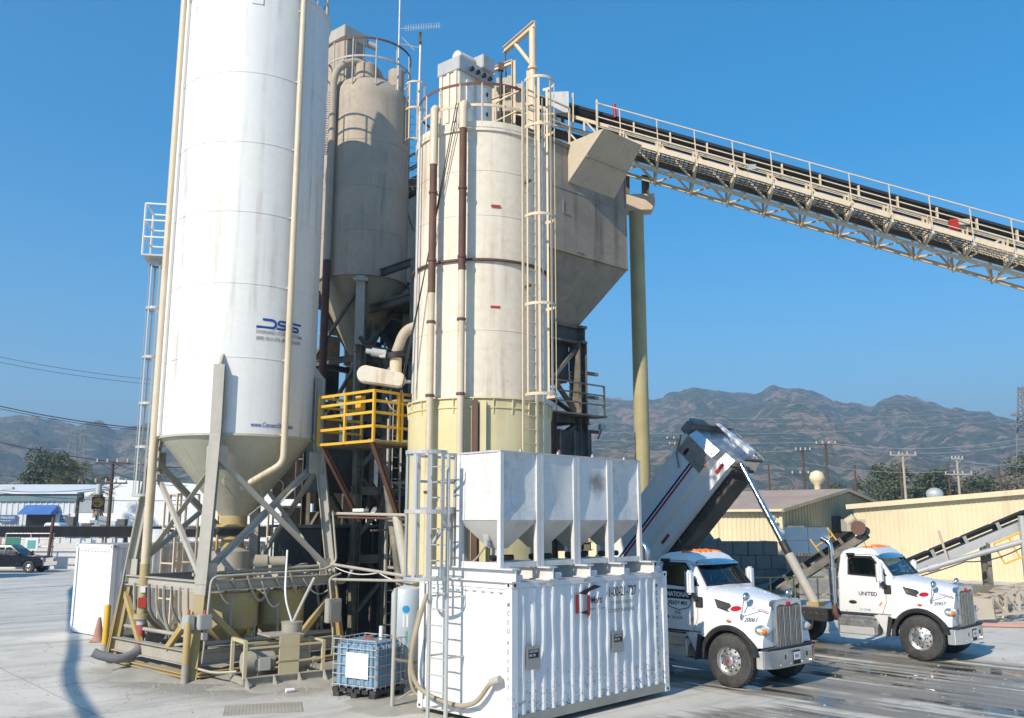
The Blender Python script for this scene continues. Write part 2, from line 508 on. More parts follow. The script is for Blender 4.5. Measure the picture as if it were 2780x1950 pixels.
def ladder(t, p, ax, z0, z1, w=0.46, mat='galv', step=0.3, rail=(0.06, 0.035), name='rung'):
    """p: centre (x, y), ax: unit vector along the rungs"""
    a = V((ax[0], ax[1], 0)) * w / 2
    P = V((p[0], p[1], 0))
    for s in (-1, 1):
        bar(t, 'ladder_rail', P + a * s + V((0, 0, z0)), P + a * s + V((0, 0, z1)), rail[0], mat, rail[1], up=(-ax[1], ax[0], 0))
    z = z0 + 0.25
    first = None
    while z < z1 - 0.05:
        if first is None:
            first = rod(t, name, P - a + V((0, 0, z)), P + a + V((0, 0, z)), 0.014, mat, 6)
            zf = z
        else:
            o = first.copy(); o.location = (0, 0, z - zf); col.objects.link(o)
        z += step
def cage(t, p, out, zs, r=0.36, mat='galv', strips=5, z_top=None, w=0.05, d=0.42):
    """hoops that stand off the ladder at p towards out"""
    o = V((out[0], out[1], 0)).normalized()
    a0 = atan2(o.y, o.x)
    c = (p[0] + o.x * (d - 0.06), p[1] + o.y * (d - 0.06))
    sp = R(118)
    for z in zs:
        m = MB().arc(c, r, z, a0 - sp, a0 + sp, 0.012, 0.07, 18)
        m.build('cage_hoop', mat, t, fix=False)
    for i in range(strips):
        an = a0 - sp * 0.86 + 2 * sp * 0.86 * i / (strips - 1)
        rr = r - 0.012
        q = (c[0] + rr * cos(an), c[1] + rr * sin(an))
        bar(t, 'cage_strip', (q[0], q[1], min(zs)), (q[0], q[1], max(zs)), w, mat, 0.01, up=(cos(an), sin(an), 0))
def rail_path(t, pts, h, mat, n_rails=2, post=0.05, rail=0.045, toe=None, spacing=1.2, closed=False):
    """guard rail along floor points"""
    pts = [V(p) for p in pts]
    if closed: pts = pts + [pts[0]]
    for i in range(len(pts) - 1):
        a, b = pts[i], pts[i+1]
        k = max(1, round((b - a).length / spacing))
        for j in range(k + (1 if i == len(pts) - 2 and not closed else 0)):
            q = a.lerp(b, j / k)
            bar(t, 'rail_post', q, q + V((0, 0, h)), post, mat)
        for r in range(n_rails):
            z = h * (1 - r / n_rails * 0.98)
            bar(t, 'rail', a + V((0, 0, z)), b + V((0, 0, z)), rail, mat)
        if toe:
            bar(t, 'toe_board', a + V((0, 0, 0.06)), b + V((0, 0, 0.06)), 0.012, mat, 0.12)

E1 = V((0.643, 0.766, 0)); E2 = V((-0.766, 0.643, 0)); YAW = atan2(0.766, 0.643)
CYAW = R(46); K1 = V((cos(CYAW), sin(CYAW), 0)); K2 = V((-sin(CYAW), cos(CYAW), 0))
# ============================================================ ground
def ground_mat():
    m, nt, b = _nt('yard_concrete')
    co = nt.nodes.new('ShaderNodeTexCoord').outputs['Object']
    sep = nt.nodes.new('ShaderNodeSeparateXYZ'); nt.links.new(co, sep.inputs[0])
    X, Y = sep.outputs[0], sep.outputs[1]
    def lin(ax, ay, nx, ny):
        return _math(nt, 'ADD', _math(nt, 'MULTIPLY', _math(nt, 'SUBTRACT', X, ax), nx), _math(nt, 'MULTIPLY', _math(nt, 'SUBTRACT', Y, ay), ny))
    n_big = _noise(nt, 0.12, 5, 0.6, co=co)
    n_mid = _noise(nt, 0.9, 6, 0.65, co=co)
    n_fine = _noise(nt, 14.0, 6, 0.7, co=co)
    # tyre drag marks, two directions
    rot = nt.nodes.new('ShaderNodeMapping'); rot.inputs['Rotation'].default_value = (0, 0, R(48)); nt.links.new(co, rot.inputs[0])
    st = _noise(nt, 1.3, 5, 0.65, stretch=(0.06, 1.4, 1), co=rot.outputs[0], dist=0.3)
    st2 = _noise(nt, 1.0, 5, 0.65, stretch=(0.9, 0.07, 1), co=rot.outputs[0], dist=0.5)
    c = _mix(nt, _ramp(nt, n_big, 0.3, 0.7), (0.54, 0.51, 0.45), (0.68, 0.65, 0.585))
    c = _mix(nt, _math(nt, 'MULTIPLY', _ramp(nt, n_mid, 0.45, 0.75), 0.55), c, (0.36, 0.345, 0.315))
    c = _mix(nt, _math(nt, 'MULTIPLY', _ramp(nt, st2, 0.48, 0.68), 0.6), c, (0.33, 0.315, 0.29))
    c = _mix(nt, _math(nt, 'MULTIPLY', _ramp(nt, n_fine, 0.5, 0.75), 0.3), c, (0.3, 0.285, 0.26))
    # slab joints
    br = nt.nodes.new('ShaderNodeTexBrick'); br.offset = 0.0
    br.inputs['Scale'].default_value = 0.16; br.inputs['Mortar Size'].default_value = 0.0035
    br.inputs['Color1'].default_value = (0, 0, 0, 1); br.inputs['Color2'].default_value = (0, 0, 0, 1); br.inputs['Mortar'].default_value = (1, 1, 1, 1)
    br.inputs['Brick Width'].default_value = 1.0; br.inputs['Row Height'].default_value = 1.0
    nt.links.new(rot.outputs[0], br.inputs[0])
    c = _mix(nt, _math(nt, 'MULTIPLY', br.outputs[0], 0.35), c, (0.16, 0.15, 0.14))
    vo = nt.nodes.new('ShaderNodeTexVoronoi'); vo.feature = 'DISTANCE_TO_EDGE'; vo.inputs['Scale'].default_value = 0.32
    wv = nt.nodes.new('ShaderNodeVectorMath'); wv.operation = 'ADD'; nt.links.new(co, wv.inputs[0])
    nz = nt.nodes.new('ShaderNodeTexNoise'); nz.inputs['Scale'].default_value = 1.1; nz.inputs['Detail'].default_value = 6; nt.links.new(co, nz.inputs['Vector']); nt.links.new(nz.outputs['Color'], wv.inputs[1])
    nt.links.new(wv.outputs[0], vo.inputs['Vector'])
    crack = _math(nt, 'MULTIPLY', _ramp(nt, vo.outputs['Distance'], 0.0, 0.012, 1, 0), _ramp(nt, n_big, 0.42, 0.58))
    c = _mix(nt, _math(nt, 'MULTIPLY', crack, 0.5), c, (0.2, 0.185, 0.165))
    oil = _ramp(nt, _noise(nt, 0.55, 5, 0.7, co=co), 0.66, 0.74)
    c = _mix(nt, _math(nt, 'MULTIPLY', oil, 0.4), c, (0.22, 0.205, 0.185))
    # spilled cement dust round the plant skid
    dd = nt.nodes.new('ShaderNodeVectorMath'); dd.operation = 'DISTANCE'; nt.links.new(co, dd.inputs[0]); dd.inputs[1].default_value = (-6.2, 24.0, 0)
    spill = _ramp(nt, _math(nt, 'ADD', dd.outputs['Value'], _math(nt, 'MULTIPLY', n_mid, 3.0)), 4.6, 6.4, 1, 0)
    c = _mix(nt, _math(nt, 'MULTIPLY', spill, 0.85), c, _mix(nt, _ramp(nt, n_fine, 0.3, 0.7), (0.2, 0.185, 0.15), (0.3, 0.28, 0.24)))
    # hosed-down, muddy part of the yard by the trucks
    d1 = lin(5.75, 19.7, 0.54, 0.84); d2 = lin(5.75, 19.7, 0.44, -0.9); d3 = lin(11.4, 27.2, -0.80, -0.6)
    w = _math(nt, 'MINIMUM', _math(nt, 'MAXIMUM', d1, d2), d3)
    w = _math(nt, 'MINIMUM', w, lin(2.0, 20.0, 1.0, 0.25))
    w = _math(nt, 'ADD', w, _math(nt, 'MULTIPLY', _math(nt, 'SUBTRACT', st, 0.5), 3.4))
    wet = _ramp(nt, w, -0.1, 0.5)
    isl = _math(nt, 'MULTIPLY', _ramp(nt, _math(nt, 'ADD', _math(nt, 'MULTIPLY', st, 0.65), _math(nt, 'MULTIPLY', _noise(nt, 0.42, 4, 0.55, co=co), 0.35)), 0.53, 0.585), 0.9)
    wet2 = _math(nt, 'MULTIPLY', wet, _math(nt, 'SUBTRACT', 1.0, isl))
    mud = _mix(nt, _ramp(nt, st, 0.3, 0.62), (0.15, 0.135, 0.108), (0.33, 0.3, 0.25))
    mud = _mix(nt, _math(nt, 'MULTIPLY', _ramp(nt, n_fine, 0.4, 0.7), 0.5), mud, (0.13, 0.12, 0.1))
    c = _mix(nt, wet2, c, mud)
    pud = _math(nt, 'MULTIPLY', wet2, _ramp(nt, _math(nt, 'ADD', _math(nt, 'MULTIPLY', st, 0.6), _math(nt, 'MULTIPLY', _noise(nt, 0.5, 3, 0.5, co=co), 0.4)), 0.485, 0.44))
    c = _mix(nt, _math(nt, 'MULTIPLY', pud, 0.7), c, (0.05, 0.046, 0.04))
    nt.links.new(c, b.inputs['Base Color'])
    r = nt.nodes.new('ShaderNodeMix'); r.data_type = 'FLOAT'
    nt.links.new(wet2, r.inputs[0]); r.inputs[2].default_value = 0.9; r.inputs[3].default_value = 0.5
    r2 = nt.nodes.new('ShaderNodeMix'); r2.data_type = 'FLOAT'
    nt.links.new(pud, r2.inputs[0]); nt.links.new(r.outputs[0], r2.inputs[2]); r2.inputs[3].default_value = 0.04
    nt.links.new(r2.outputs[0], b.inputs['Roughness'])
    h = _math(nt, 'MULTIPLY', _math(nt, 'ADD', n_fine, _math(nt, 'MULTIPLY', n_mid, 2.0)), _math(nt, 'SUBTRACT', 1.0, _math(nt, 'MULTIPLY', pud, 0.97)))
    _bump(nt, b, h, 0.45, 0.012)
    MATS['yard_concrete'] = m
ground_mat()
gm = MB()
xs = [-3400, -900, -300, -100, -40, -20, 0, 20, 40, 100, 300, 900, 3400]
ys = [-3400, -600, -100, 0, 15, 30, 50, 75, 120, 300, 900, 3400]
gm.grid([[(x, y, 0) for x in xs] for y in ys])
struct(gm.build('ground', 'yard_concrete'), 'pale dusty concrete yard with a wet muddy stretch by the trucks')

# the public road beyond the yard wall
paint('asphalt', (0.09, 0.09, 0.092), 0.9, dust=0.5, dustc=(0.15, 0.148, 0.142), scale=0.5, bump=0.3)
struct(MB().quad((-140, 71.9, 0.004), (-14, 71.9, 0.004), (-14, 90, 0.004), (-140, 90, 0.004)).build('road', 'asphalt', fix=False), 'asphalt street beyond the white block wall')

# ============================================================ hills
def hill_mat():
    m, nt, b = _nt('chaparral')
    co = nt.nodes.new('ShaderNodeTexCoord').outputs['Object']
    n1 = _noise(nt, 0.006, 7, 0.66, co=co)
    n2 = _noise(nt, 0.042, 7, 0.72, co=co, dist=0.3)
    n3 = _noise(nt, 0.13, 6, 0.75, co=co)
    c = _mix(nt, _ramp(nt, n3, 0.36, 0.64), (0.05, 0.066, 0.035), (0.18, 0.195, 0.11))
    c = _mix(nt, _math(nt, 'MULTIPLY', _ramp(nt, n1, 0.5, 0.62), 0.6), c, (0.16, 0.13, 0.085))
    bare = _ramp(nt, _math(nt, 'ADD', _math(nt, 'MULTIPLY', n2, 0.7), _math(nt, 'MULTIPLY', n1, 0.3)), 0.508, 0.55)
    c = _mix(nt, _math(nt, 'MULTIPLY', bare, 0.85), c, _mix(nt, _ramp(nt, n3, 0.4, 0.6), (0.33, 0.23, 0.15), (0.52, 0.39, 0.27)))
    d = nt.nodes.new('ShaderNodeVectorMath'); d.operation = 'DISTANCE'; nt.links.new(co, d.inputs[0]); d.inputs[1].default_value = (205, 1890, 230)
    rock = _math(nt, 'MULTIPLY', _ramp(nt, _math(nt, 'ADD', d.outputs['Value'], _math(nt, 'MULTIPLY', n2, 160)), 130, 180, 1, 0), _ramp(nt, n3, 0.38, 0.5))
    c = _mix(nt, rock, c, (0.6, 0.48, 0.37))
    nt.links.new(c, b.inputs['Base Color'])
    b.inputs['Roughness'].default_value = 0.95
    b.inputs['Specular IOR Level'].default_value = 0.1
    _bump(nt, b, _math(nt, 'ADD', n3, n2), 1.0, 7.0)
    MATS['chaparral'] = m
hill_mat()
SKY = [(-1500, 960), (-700, 925), (-250, 955), (0, 941), (60, 937), (110, 950), (165, 957), (215, 948), (262, 968), (300, 957), (340, 949), (480, 925), (700, 940), (900, 915), (1100, 925),
       (1240, 902), (1300, 897), (1345, 893), (1420, 900), (1470, 903), (1520, 886), (1560, 877), (1610, 881), (1660, 893), (1700, 892), (1745, 873), (1790, 877), (1840, 897), (1880, 914), (1925, 908), (1962, 919), (1990, 903), (2022, 895), (2060, 902), (2090, 911), (2140, 924), (2200, 930), (2296, 945), (2500, 950), (3000, 925), (3600, 965)]
def sky_v(u):
    for (a, va), (b, vb) in zip(SKY, SKY[1:]):
        if u <= b:
            t = max(0, (u - a) / (b - a)); t = t * t * (3 - 2 * t)
            return va + (vb - va) * t
    return SKY[-1][1]
PIT = R(10.2)
def el_of(v):
    t = -(v - 805.5) / 2000.0
    return (sin(PIT) + t * cos(PIT)) / (cos(PIT) - t * sin(PIT))
hm = MB()
rows = []
NU, NR = 460, 84
for j in range(NR + 1):
    s = j / NR * 1.25
    row = []
    for i in range(NU + 1):
        u = -1400 + 4900 * i / NU
        bx = (u - 1148) / 2000.0
        az = atan2(bx, 1.0)
        rr = 2000 + 260 * sin(u * 0.0016 + 1.0) - (480 if u < 700 else 0) * min(1, max(0, (700 - u) / 500))
        y = 520 + (rr - 520) * s
        top = rr * el_of(sky_v(u))
        p = V((bx * y, y, 0))
        g = s * s * (3 - 2 * s) if s < 1 else 1 - (s - 1) * 2.2
        g = 0.45 * min(s, 1) + 0.55 * g if s < 1 else g
        f = mnoise.fractal(V((p.x * 0.0042, p.y * 0.0026, 3.1)), 0.9, 2.1, 5)
        rd = 1 - abs(mnoise.fractal(V((p.x * 0.0075, p.y * 0.0022, 9.7)), 0.8, 2.0, 4))
        k = max(0.0, s * (1 - s)) if s < 1 else 0
        z = top * g + k * (125 * f + 125 * (rd - 0.8)) + 3.75 * min(1, s)
        z += 5.0 * mnoise.fractal(V((p.x * 0.03, p.y * 0.03, 1.3)), 0.8, 2.2, 3) * min(1, s * 2)
        row.append((p.x, p.y, max(z, -2 + s) if s > 0.01 else -2))
    rows.append(row)
hm.grid(rows)
struct(hm.build('hills', 'chaparral', smooth=180, fix=False), 'scrub covered hills with bare tan slopes')

# ============================================================ haze (even air round the whole scene)
def haze():
    m = bpy.data.materials.new('haze'); m.use_nodes = True
    nt = m.node_tree; nt.nodes.clear()
    o = nt.nodes.new('ShaderNodeOutputMaterial')
    v = nt.nodes.new('ShaderNodeVolumePrincipled')
    v.inputs['Color'].default_value = (0.52, 0.76, 1.0, 1)
    v.inputs['Density'].default_value = 0.00058
    v.inputs['Anisotropy'].default_value = 0.2
    nt.links.new(v.outputs[0], o.inputs['Volume'])
    b = MB().box((0, 0, 174), (7000, 7000, 354)).build('haze', m, fix=True)
    b['kind'] = 'stuff'
    b['label'] = 'thin blue haze over the far hills'
haze()

# ============================================================ trees
def leaf_mat(name, a, b_):
    m, nt, b = _nt(name)
    n = _noise(nt, 1.3, 3, 0.6)
    nt.links.new(_mix(nt, _ramp(nt, n, 0.35, 0.65), a, b_), b.inputs['Base Color'])
    b.inputs['Roughness'].default_value = 0.75
    b.inputs['Subsurface Weight'].default_value = 0.0
    MATS[name] = m
leaf_mat('leaf_green', (0.05, 0.07, 0.028), (0.13, 0.15, 0.07))
leaf_mat('leaf_dry', (0.12, 0.105, 0.08), (0.21, 0.18, 0.14))
leaf_mat('leaf_palm', (0.06, 0.075, 0.022), (0.13, 0.13, 0.05))
leaf_mat('leaf_skirt', (0.17, 0.125, 0.075), (0.28, 0.21, 0.13))
paint('bark', (0.11, 0.085, 0.065), 0.95, dust=0.4, dustc=(0.17, 0.14, 0.11), bump=0.6)
def crown_mesh(rng, h, w, n, leaf, lobes=7, lo=0.3):
    m = MB()
    cl = []
    for _ in range(lobes):
        a = rng.uniform(0, 2 * pi); d = rng.uniform(0.1, 0.36) * w
        cl.append((V((d * cos(a), d * sin(a), h * rng.uniform(lo + 0.1, 0.88))), w * rng.uniform(0.12, 0.24)))
    per = n // lobes
    for c, r in cl:
        for _ in range(per):
            d = V((rng.gauss(0, 1), rng.gauss(0, 1), rng.gauss(0, 0.8))).normalized() * r * rng.random() ** 0.4
            p = c + d
            a = V((rng.uniform(-1, 1), rng.uniform(-1, 1), rng.uniform(-0.6, 0.6))).normalized()
            b = a.cross(V((rng.uniform(-1, 1), rng.uniform(-1, 1), rng.uniform(-1, 1)))).normalized()
            s = leaf * rng.uniform(0.6, 1.4)
            m.quad(p - a * s, p - b * s * 0.55, p + a * s, p + b * s * 0.55)
    return m, cl
def make_tree(rng, h, w, mat, n=3600, leaf=0.24, dry=False):
    r = bpy.data.objects.new('tree', None); col.objects.link(r)
    cm, cl = crown_mesh(rng, h, w, n, leaf, lobes=16)
    tk = MB().pipe([(0, 0, -0.3), (0.1, 0.05, h * 0.25), (-0.08, 0.1, h * 0.5), (0, 0, h * 0.75)], [h * 0.035, h * 0.027, h * 0.018, h * 0.006], 7)
    for c, rad in cl:
        tk.pipe([(0, 0.03, h * rng.uniform(0.2, 0.45)), tuple(c * 0.6 + V((0, 0, c.z * 0.3))), tuple(c)], [h * 0.013, h * 0.008, h * 0.003], 5)
    tk.build('trunk', 'bark', r, smooth=60, fix=False)
    cm.build('crown', mat, r, fix=False)
    return r
rng = random.Random(11)
protos = [make_tree(rng, 9.5, 9.0, 'leaf_green'), make_tree(rng, 12.0, 8.5, 'leaf_green'), make_tree(rng, 10.0, 9.5, 'leaf_dry', n=1700, leaf=0.2), make_tree(rng, 7.5, 8.5, 'leaf_green')]
KIND = ['rounded dark green tree', 'tall ragged green tree', 'thin grey brown half bare tree', 'low broad green tree']
used = [False] * 4
def put_tree(k, u, y, s, label, group):
    x = (u - 1148) / 2000.0 * y
    if used[k]: o = copy_tree(protos[k])
    else: o = protos[k]; used[k] = True
    o.name = 'tree'
    o.location = (x, y, 0); o.scale = (s, s, s * random.uniform(0.85, 1.15))
    o.rotation_euler = (0, 0, random.uniform(0, 6.28))
    o['label'] = KIND[k] + ' ' + label; o['category'] = 'tree'; o['group'] = group
GR = 'trees growing beyond the cream sheds'
rt = [(1475, 190, 1.0, 2, 'behind the olive column'), (1520, 205, 1.0, 0, 'beside the pole showing behind the raised trailer'), (1600, 215, 1.0, 2, 'hidden mostly behind the raised trailer nose'), (1640, 200, .9, 0, 'under the raised trailer nose'),
      (1690, 190, .85, 2, 'just past the raised ram head'), (1725, 170, .85, 2, 'at the bare pole behind the ram'), (1770, 185, .95, 2, 'behind the round vent of the brown roof'), (1815, 160, .75, 2, 'at the pole with three insulator arms'),
      (1850, 175, .9, 0, 'at the tallest reddish pole'), (1905, 165, .8, 2, 'at the bare pole between the shed roofs'), (1950, 170, .9, 0, 'over the peak of the brown gable'), (1985, 150, .85, 1, 'where the two shed roofs meet'),
      (2025, 155, .95, 0, 'behind the pale transformer pole'), (2060, 150, .75, 3, 'between transformer pole and silver roof vent'), (2095, 158, 1.0, 1, 'behind the silver roof vent'), (2135, 152, .85, 3, 'at the foot of the twin armed pole'),
      (2165, 160, 1.0, 2, 'just past the twin armed pole'), (2190, 150, .9, 1, 'between the twin armed pole and the next bare pole'), (2225, 155, 1.05, 2, 'at the bare pole among grey brown trees'), (2260, 150, 1.05, 2, 'next to the lattice mast'),
      (2290, 142, 1.0, 2, 'at the foot of the lattice mast'), (2320, 150, 1.0, 1, 'beyond the lattice mast')]
for u, y, s, k, lb in rt:
    put_tree(k, u, y, s * 1.2, lb, GR)
GL = 'trees behind the white roofed building'
for u, y, s, k, lb in [(-12, 150, 1.0, 2, 'cut by the picture edge above the white metal roof'), (62, 145, 0.85, 0, 'behind the white roof ridge vent'), (92, 142, .8, 0, 'beside the shortest fan palm'), (112, 158, 1.05, 1, 'tallest of the clump above the white metal roof'), (146, 168, 1.15, 1, 'between the two taller fan palms'), (172, 165, 1.0, 0, 'just before the tallest fan palm')]:
    put_tree(k, u, y, s * 1.15, lb, GL)

def palm(u, y, h, label):
    x = (u - 1148) / 2000.0 * y
    t = thing('palm_tree', label, 'palm tree', (x, y, 0), random.uniform(0, 6), 'fan palms behind the street buildings')
    MB().pipe([(0, 0, -.2), (0.1, 0, h * 0.5), (0, 0.05, h)], [0.33, 0.26, 0.24], 8).build('trunk', 'bark', t, smooth=60, fix=False)
    sk = MB(); cr = MB()
    rg = random.Random(int(u))
    for i in range(120):
        a = rg.uniform(0, 2 * pi); z = h - rg.uniform(0.1, 2.6); r0 = 0.25; r1 = rg.uniform(0.5, 1.0) * (0.6 + 0.4 * (z / h))
        p = V((r0 * cos(a), r0 * sin(a), z)); q = V((r1 * cos(a), r1 * sin(a), z - rg.uniform(0.8, 1.5)))
        sd = V((-sin(a), cos(a), 0)) * 0.13
        sk.quad(p - sd, p + sd, q + sd * 1.6, q - sd * 1.6)
    for i in range(46):
        a = rg.uniform(0, 2 * pi); e = rg.uniform(-0.55, 1.35); L = rg.uniform(1.2, 1.7)
        d = V((cos(a) * cos(e), sin(a) * cos(e), sin(e)))
        c = V((0, 0, h)) + d * L
        sd = V((-sin(a), cos(a), 0)); upv = d.cross(sd)
        for k in range(9):
            f = -1.25 + 2.5 * k / 8
            dd = (d * cos(f) + sd * sin(f)).normalized()
            q = c + dd * rg.uniform(0.75, 1.05) - V((0, 0, 0.22))
            w = (sd * cos(f) - d * sin(f)) * 0.085
            cr.quad(c - w * 0.3, c + w * 0.3, q + w * 0.5, q - w * 0.5)
        cr.bar(V((0, 0, h)), c, 0.05)
    sk.build('dead_frond_skirt', 'leaf_skirt', t, fix=False)
    cr.build('crown', 'leaf_palm', t, fix=False)
palm(139, 128, 8.6, 'fan palm nearest the green tree clump, short')
palm(188, 132, 10.2, 'tallest fan palm of the three, thick brown skirt')
palm(233, 128, 8.0, 'fan palm closest to the wooden power pole')
# ============================================================ white cement silo on its leg frame
CS = V((-7.67, 25.0, 0)); SYAW = R(48)
silo = thing('cement_silo', 'tall white cement silo with blue lettering on splayed grey steel legs', 'silo', CS, SYAW)
RS = 2.05; Z0, Z1 = 5.9, 18.7
CAMA = R(239.0)
prof = [(RS, Z0)]
rings = [7.95, 9.95, 11.95, 13.95, 16.0]
MB().lathe([(RS, Z0), (RS, Z1)], 96, cap=False).build('shell', 'silo_white', silo, smooth=30)
for z in rings:
    MB().arc((0, 0), RS + 0.003, z, 0, 2 * pi, 0.014, 0.022, 96).build('weld_seam', 'silo_white', silo, smooth=30, fix=False)
MB().arc((0, 0), RS + 0.01, Z0 + 0.02, 0, 2 * pi, 0.05, 0.06, 72).build('skirt_ring', 'silo_cone', silo, fix=False)
MB().lathe([(RS, Z1), (RS + .05, Z1 + .02), (RS + .05, Z1 + .08), (0.3, Z1 + 0.55), (0.0, Z1 + 0.56)], 72, cap=False).build('roof', 'silo_white', silo, smooth=30)
MB().lathe([(RS - 0.01, Z0), (0.36, 3.85), (0.34, 3.6)], 72, cap=False).build('cone', 'silo_cone', silo, smooth=30)
# a seam down the cone and a manhole
for k in range(6):
    a = R(250 + k * 60)
    bar(silo, 'weld_seam', (1.98 * cos(a), 1.98 * sin(a), 5.83), (0.4 * cos(a), 0.4 * sin(a), 3.9), 0.02, 'silo_cone', 0.012)
# roof guard rail
def rnd(a, r, z): return V((r * cos(a), r * sin(a), z))
for k in range(16):
    a = 2 * pi * k / 16
    bar(silo, 'rail_post', rnd(a, 2.0, Z1 + 0.05), rnd(a, 2.0, Z1 + 1.15), 0.045, 'frame_grey')
for z in (Z1 + 0.6, Z1 + 1.15):
    MB().arc((0, 0), 2.0, z, 0, 2 * pi, 0.04, 0.05, 48).build('guard_rail', 'frame_grey', silo, fix=False)
MB().box((0.1, -0.2, Z1 + 1.4), (1.3, 1.3, 2.0)).build('dust_filter', 'galv', silo, bevel=0.03)
box(silo, 'inspection_plate', tuple(rnd(R(236), RS + 0.01, 18.35)), (0.02, 0.3, 0.55), 'silo_white', rz=R(236))
# legs
def legpos(k, d): return V((d * cos(R(45 + 90 * k)), d * sin(R(45 + 90 * k)), 0))
DT, DB = 2.22, 3.02
def leg_at(k, z):
    if z >= 5.9: d = DT
    else: d = DT + (DB - DT) * (5.9 - z) / 5.9
    return legpos(k, d) + V((0, 0, z))
for k in range(4):
    u = legpos(k, 1.0)
    m = MB()
    m.ibeam(leg_at(k, 1.9), leg_at(k, 5.9), 0.26, 0.24, 0.025, up=u)
    m.ibeam(leg_at(k, 5.9), leg_at(k, 7.7), 0.26, 0.22, 0.025, up=u)
    m.bar(leg_at(k, 2.2) + u * 0.12, leg_at(k, 5.9) + u * 0.12, 0.275, 0.025, up=u)
    m.bar(leg_at(k, 5.9) + u * 0.11, leg_at(k, 7.7) + u * 0.11, 0.275, 0.025, up=u)
    lg = m.build('leg', 'frame_grey', silo, fix=False)
    p = leg_at(k, 7.7)
    MB().hexa([p + V((0, 0, 0)) - u * .17 + u.cross(V((0,0,1))) * .03, p - u * .17 - u.cross(V((0,0,1))) * .03, p + u * .1 - u.cross(V((0,0,1))) * .03, p + u * .1 + u.cross(V((0,0,1))) * .03,
               p + V((0,0,.32)) - u * .17 + u.cross(V((0,0,1))) * .03, p + V((0,0,.32)) - u * .17 - u.cross(V((0,0,1))) * .03, p + V((0,0,.3)) - u * .12 - u.cross(V((0,0,1))) * .03, p + V((0,0,.3)) - u * .12 + u.cross(V((0,0,1))) * .03]).build('gusset', 'frame_grey', lg, fix=False)
    # yellow stub leg and its base
    b = MB()
    b.ibeam(leg_at(k, 0.0), leg_at(k, 1.95), 0.24, 0.24, 0.03, up=u)
    b.bar(leg_at(k, 0.3) + u * 0.15, leg_at(k, 1.95) + u * 0.12, 0.25, 0.025, up=u)
    st = b.build('leg_stub', 'dusty_yellow', silo, fix=False)
for k in range(4):
    a, b2 = k, (k + 1) % 4
    n = (legpos(a, 1) + legpos(b2, 1)).normalized()
    ibeam(silo, 'girt', leg_at(a, 2.15), leg_at(b2, 2.15), 0.2, 0.26, 'frame_grey')
    P, Q = leg_at(a, 5.35), leg_at(b2, 2.35)
    MB().bar(P + n * .05, Q + n * .05, 0.12, 0.1, up=n).build('brace', 'frame_grey', silo, fix=False)
    P, Q = leg_at(b2, 5.35), leg_at(a, 2.35)
    MB().angle(P - n * .12, Q - n * .12, 0.15, 0.018, up=n).build('brace', 'frame_grey', silo, fix=False)
    for kk, zz in ((a, 5.3), (b2, 5.3), (a, 2.4), (b2, 2.4)):
        c = leg_at(kk, zz); o = (leg_at(b2 if kk == a else a, zz) - c).normalized()
        MB().bar(c + o * 0.12 - V((0,0,.3)), c + o * 0.12 + V((0,0,.3)), 0.5, 0.025, up=n).build('gusset', 'frame_grey', silo, fix=False)
    # skid beams and yellow knee braces
    ibeam(silo, 'skid_beam', leg_at(a, 0.5), leg_at(b2, 0.5), 0.22, 0.34, 'dusty')
    ibeam(silo, 'skid_beam', leg_at(a, 0.16) + n * 0.2, leg_at(b2, 0.16) + n * 0.2, 0.16, 0.1, 'dusty_yellow')
    for kk, oth in ((a, b2), (b2, a)):
        c = leg_at(kk, 1.8); d = leg_at(oth, 0.55)
        e = leg_at(kk, 0.6) + (leg_at(oth, 0.6) - leg_at(kk, 0.6)) * 0.33
        MB().bar(c, e, 0.14, 0.12, up=n).build('knee_brace', 'dusty_yellow', silo, fix=False)
# neck and valve under the cone
MB().lathe([(0.36, 3.85), (0.36, 3.62), (0.46, 3.62), (0.46, 3.55), (0.36, 3.55), (0.34, 3.3), (0.42, 3.3), (0.42, 3.22), (0.3, 3.22), (0.3, 2.95)], 28, cap=False).build('outlet_neck', 'dusty_yellow', silo, smooth=30)
MB().lathe([(0.3, 3.0), (0.5, 2.9), (0.5, 2.3), (0.34, 2.1), (0.34, 1.7)], 24).build('rotary_valve', 'dusty', silo, smooth=30)
MB().cyl((0, 0, 2.6), (0.8, -0.5, 2.6), 0.2, n=14).cyl((0.75, -0.47, 2.6), (1.2, -0.75, 2.6), 0.15, n=14).build('valve_motor', 'dusty', silo, smooth=40)
MB().arc((0, 0), 0.45, 3.42, 0, 2 * pi, 0.03, 0.16, 28).build('flange', 'black', silo, fix=False)
for a, r in ((R(225), 0.9), (R(262), 1.1), (R(300), 0.8)):
    p0 = rnd(a, 1.2, 4.85); pts = bend([p0, rnd(a, 1.45, 4.75), rnd(a + .3, 1.2, 4.2), rnd(a + .35, 0.55, 3.85)], .15)
    pipe(silo, 'air_hose', pts, 0.018, 'frame_grey', 6)
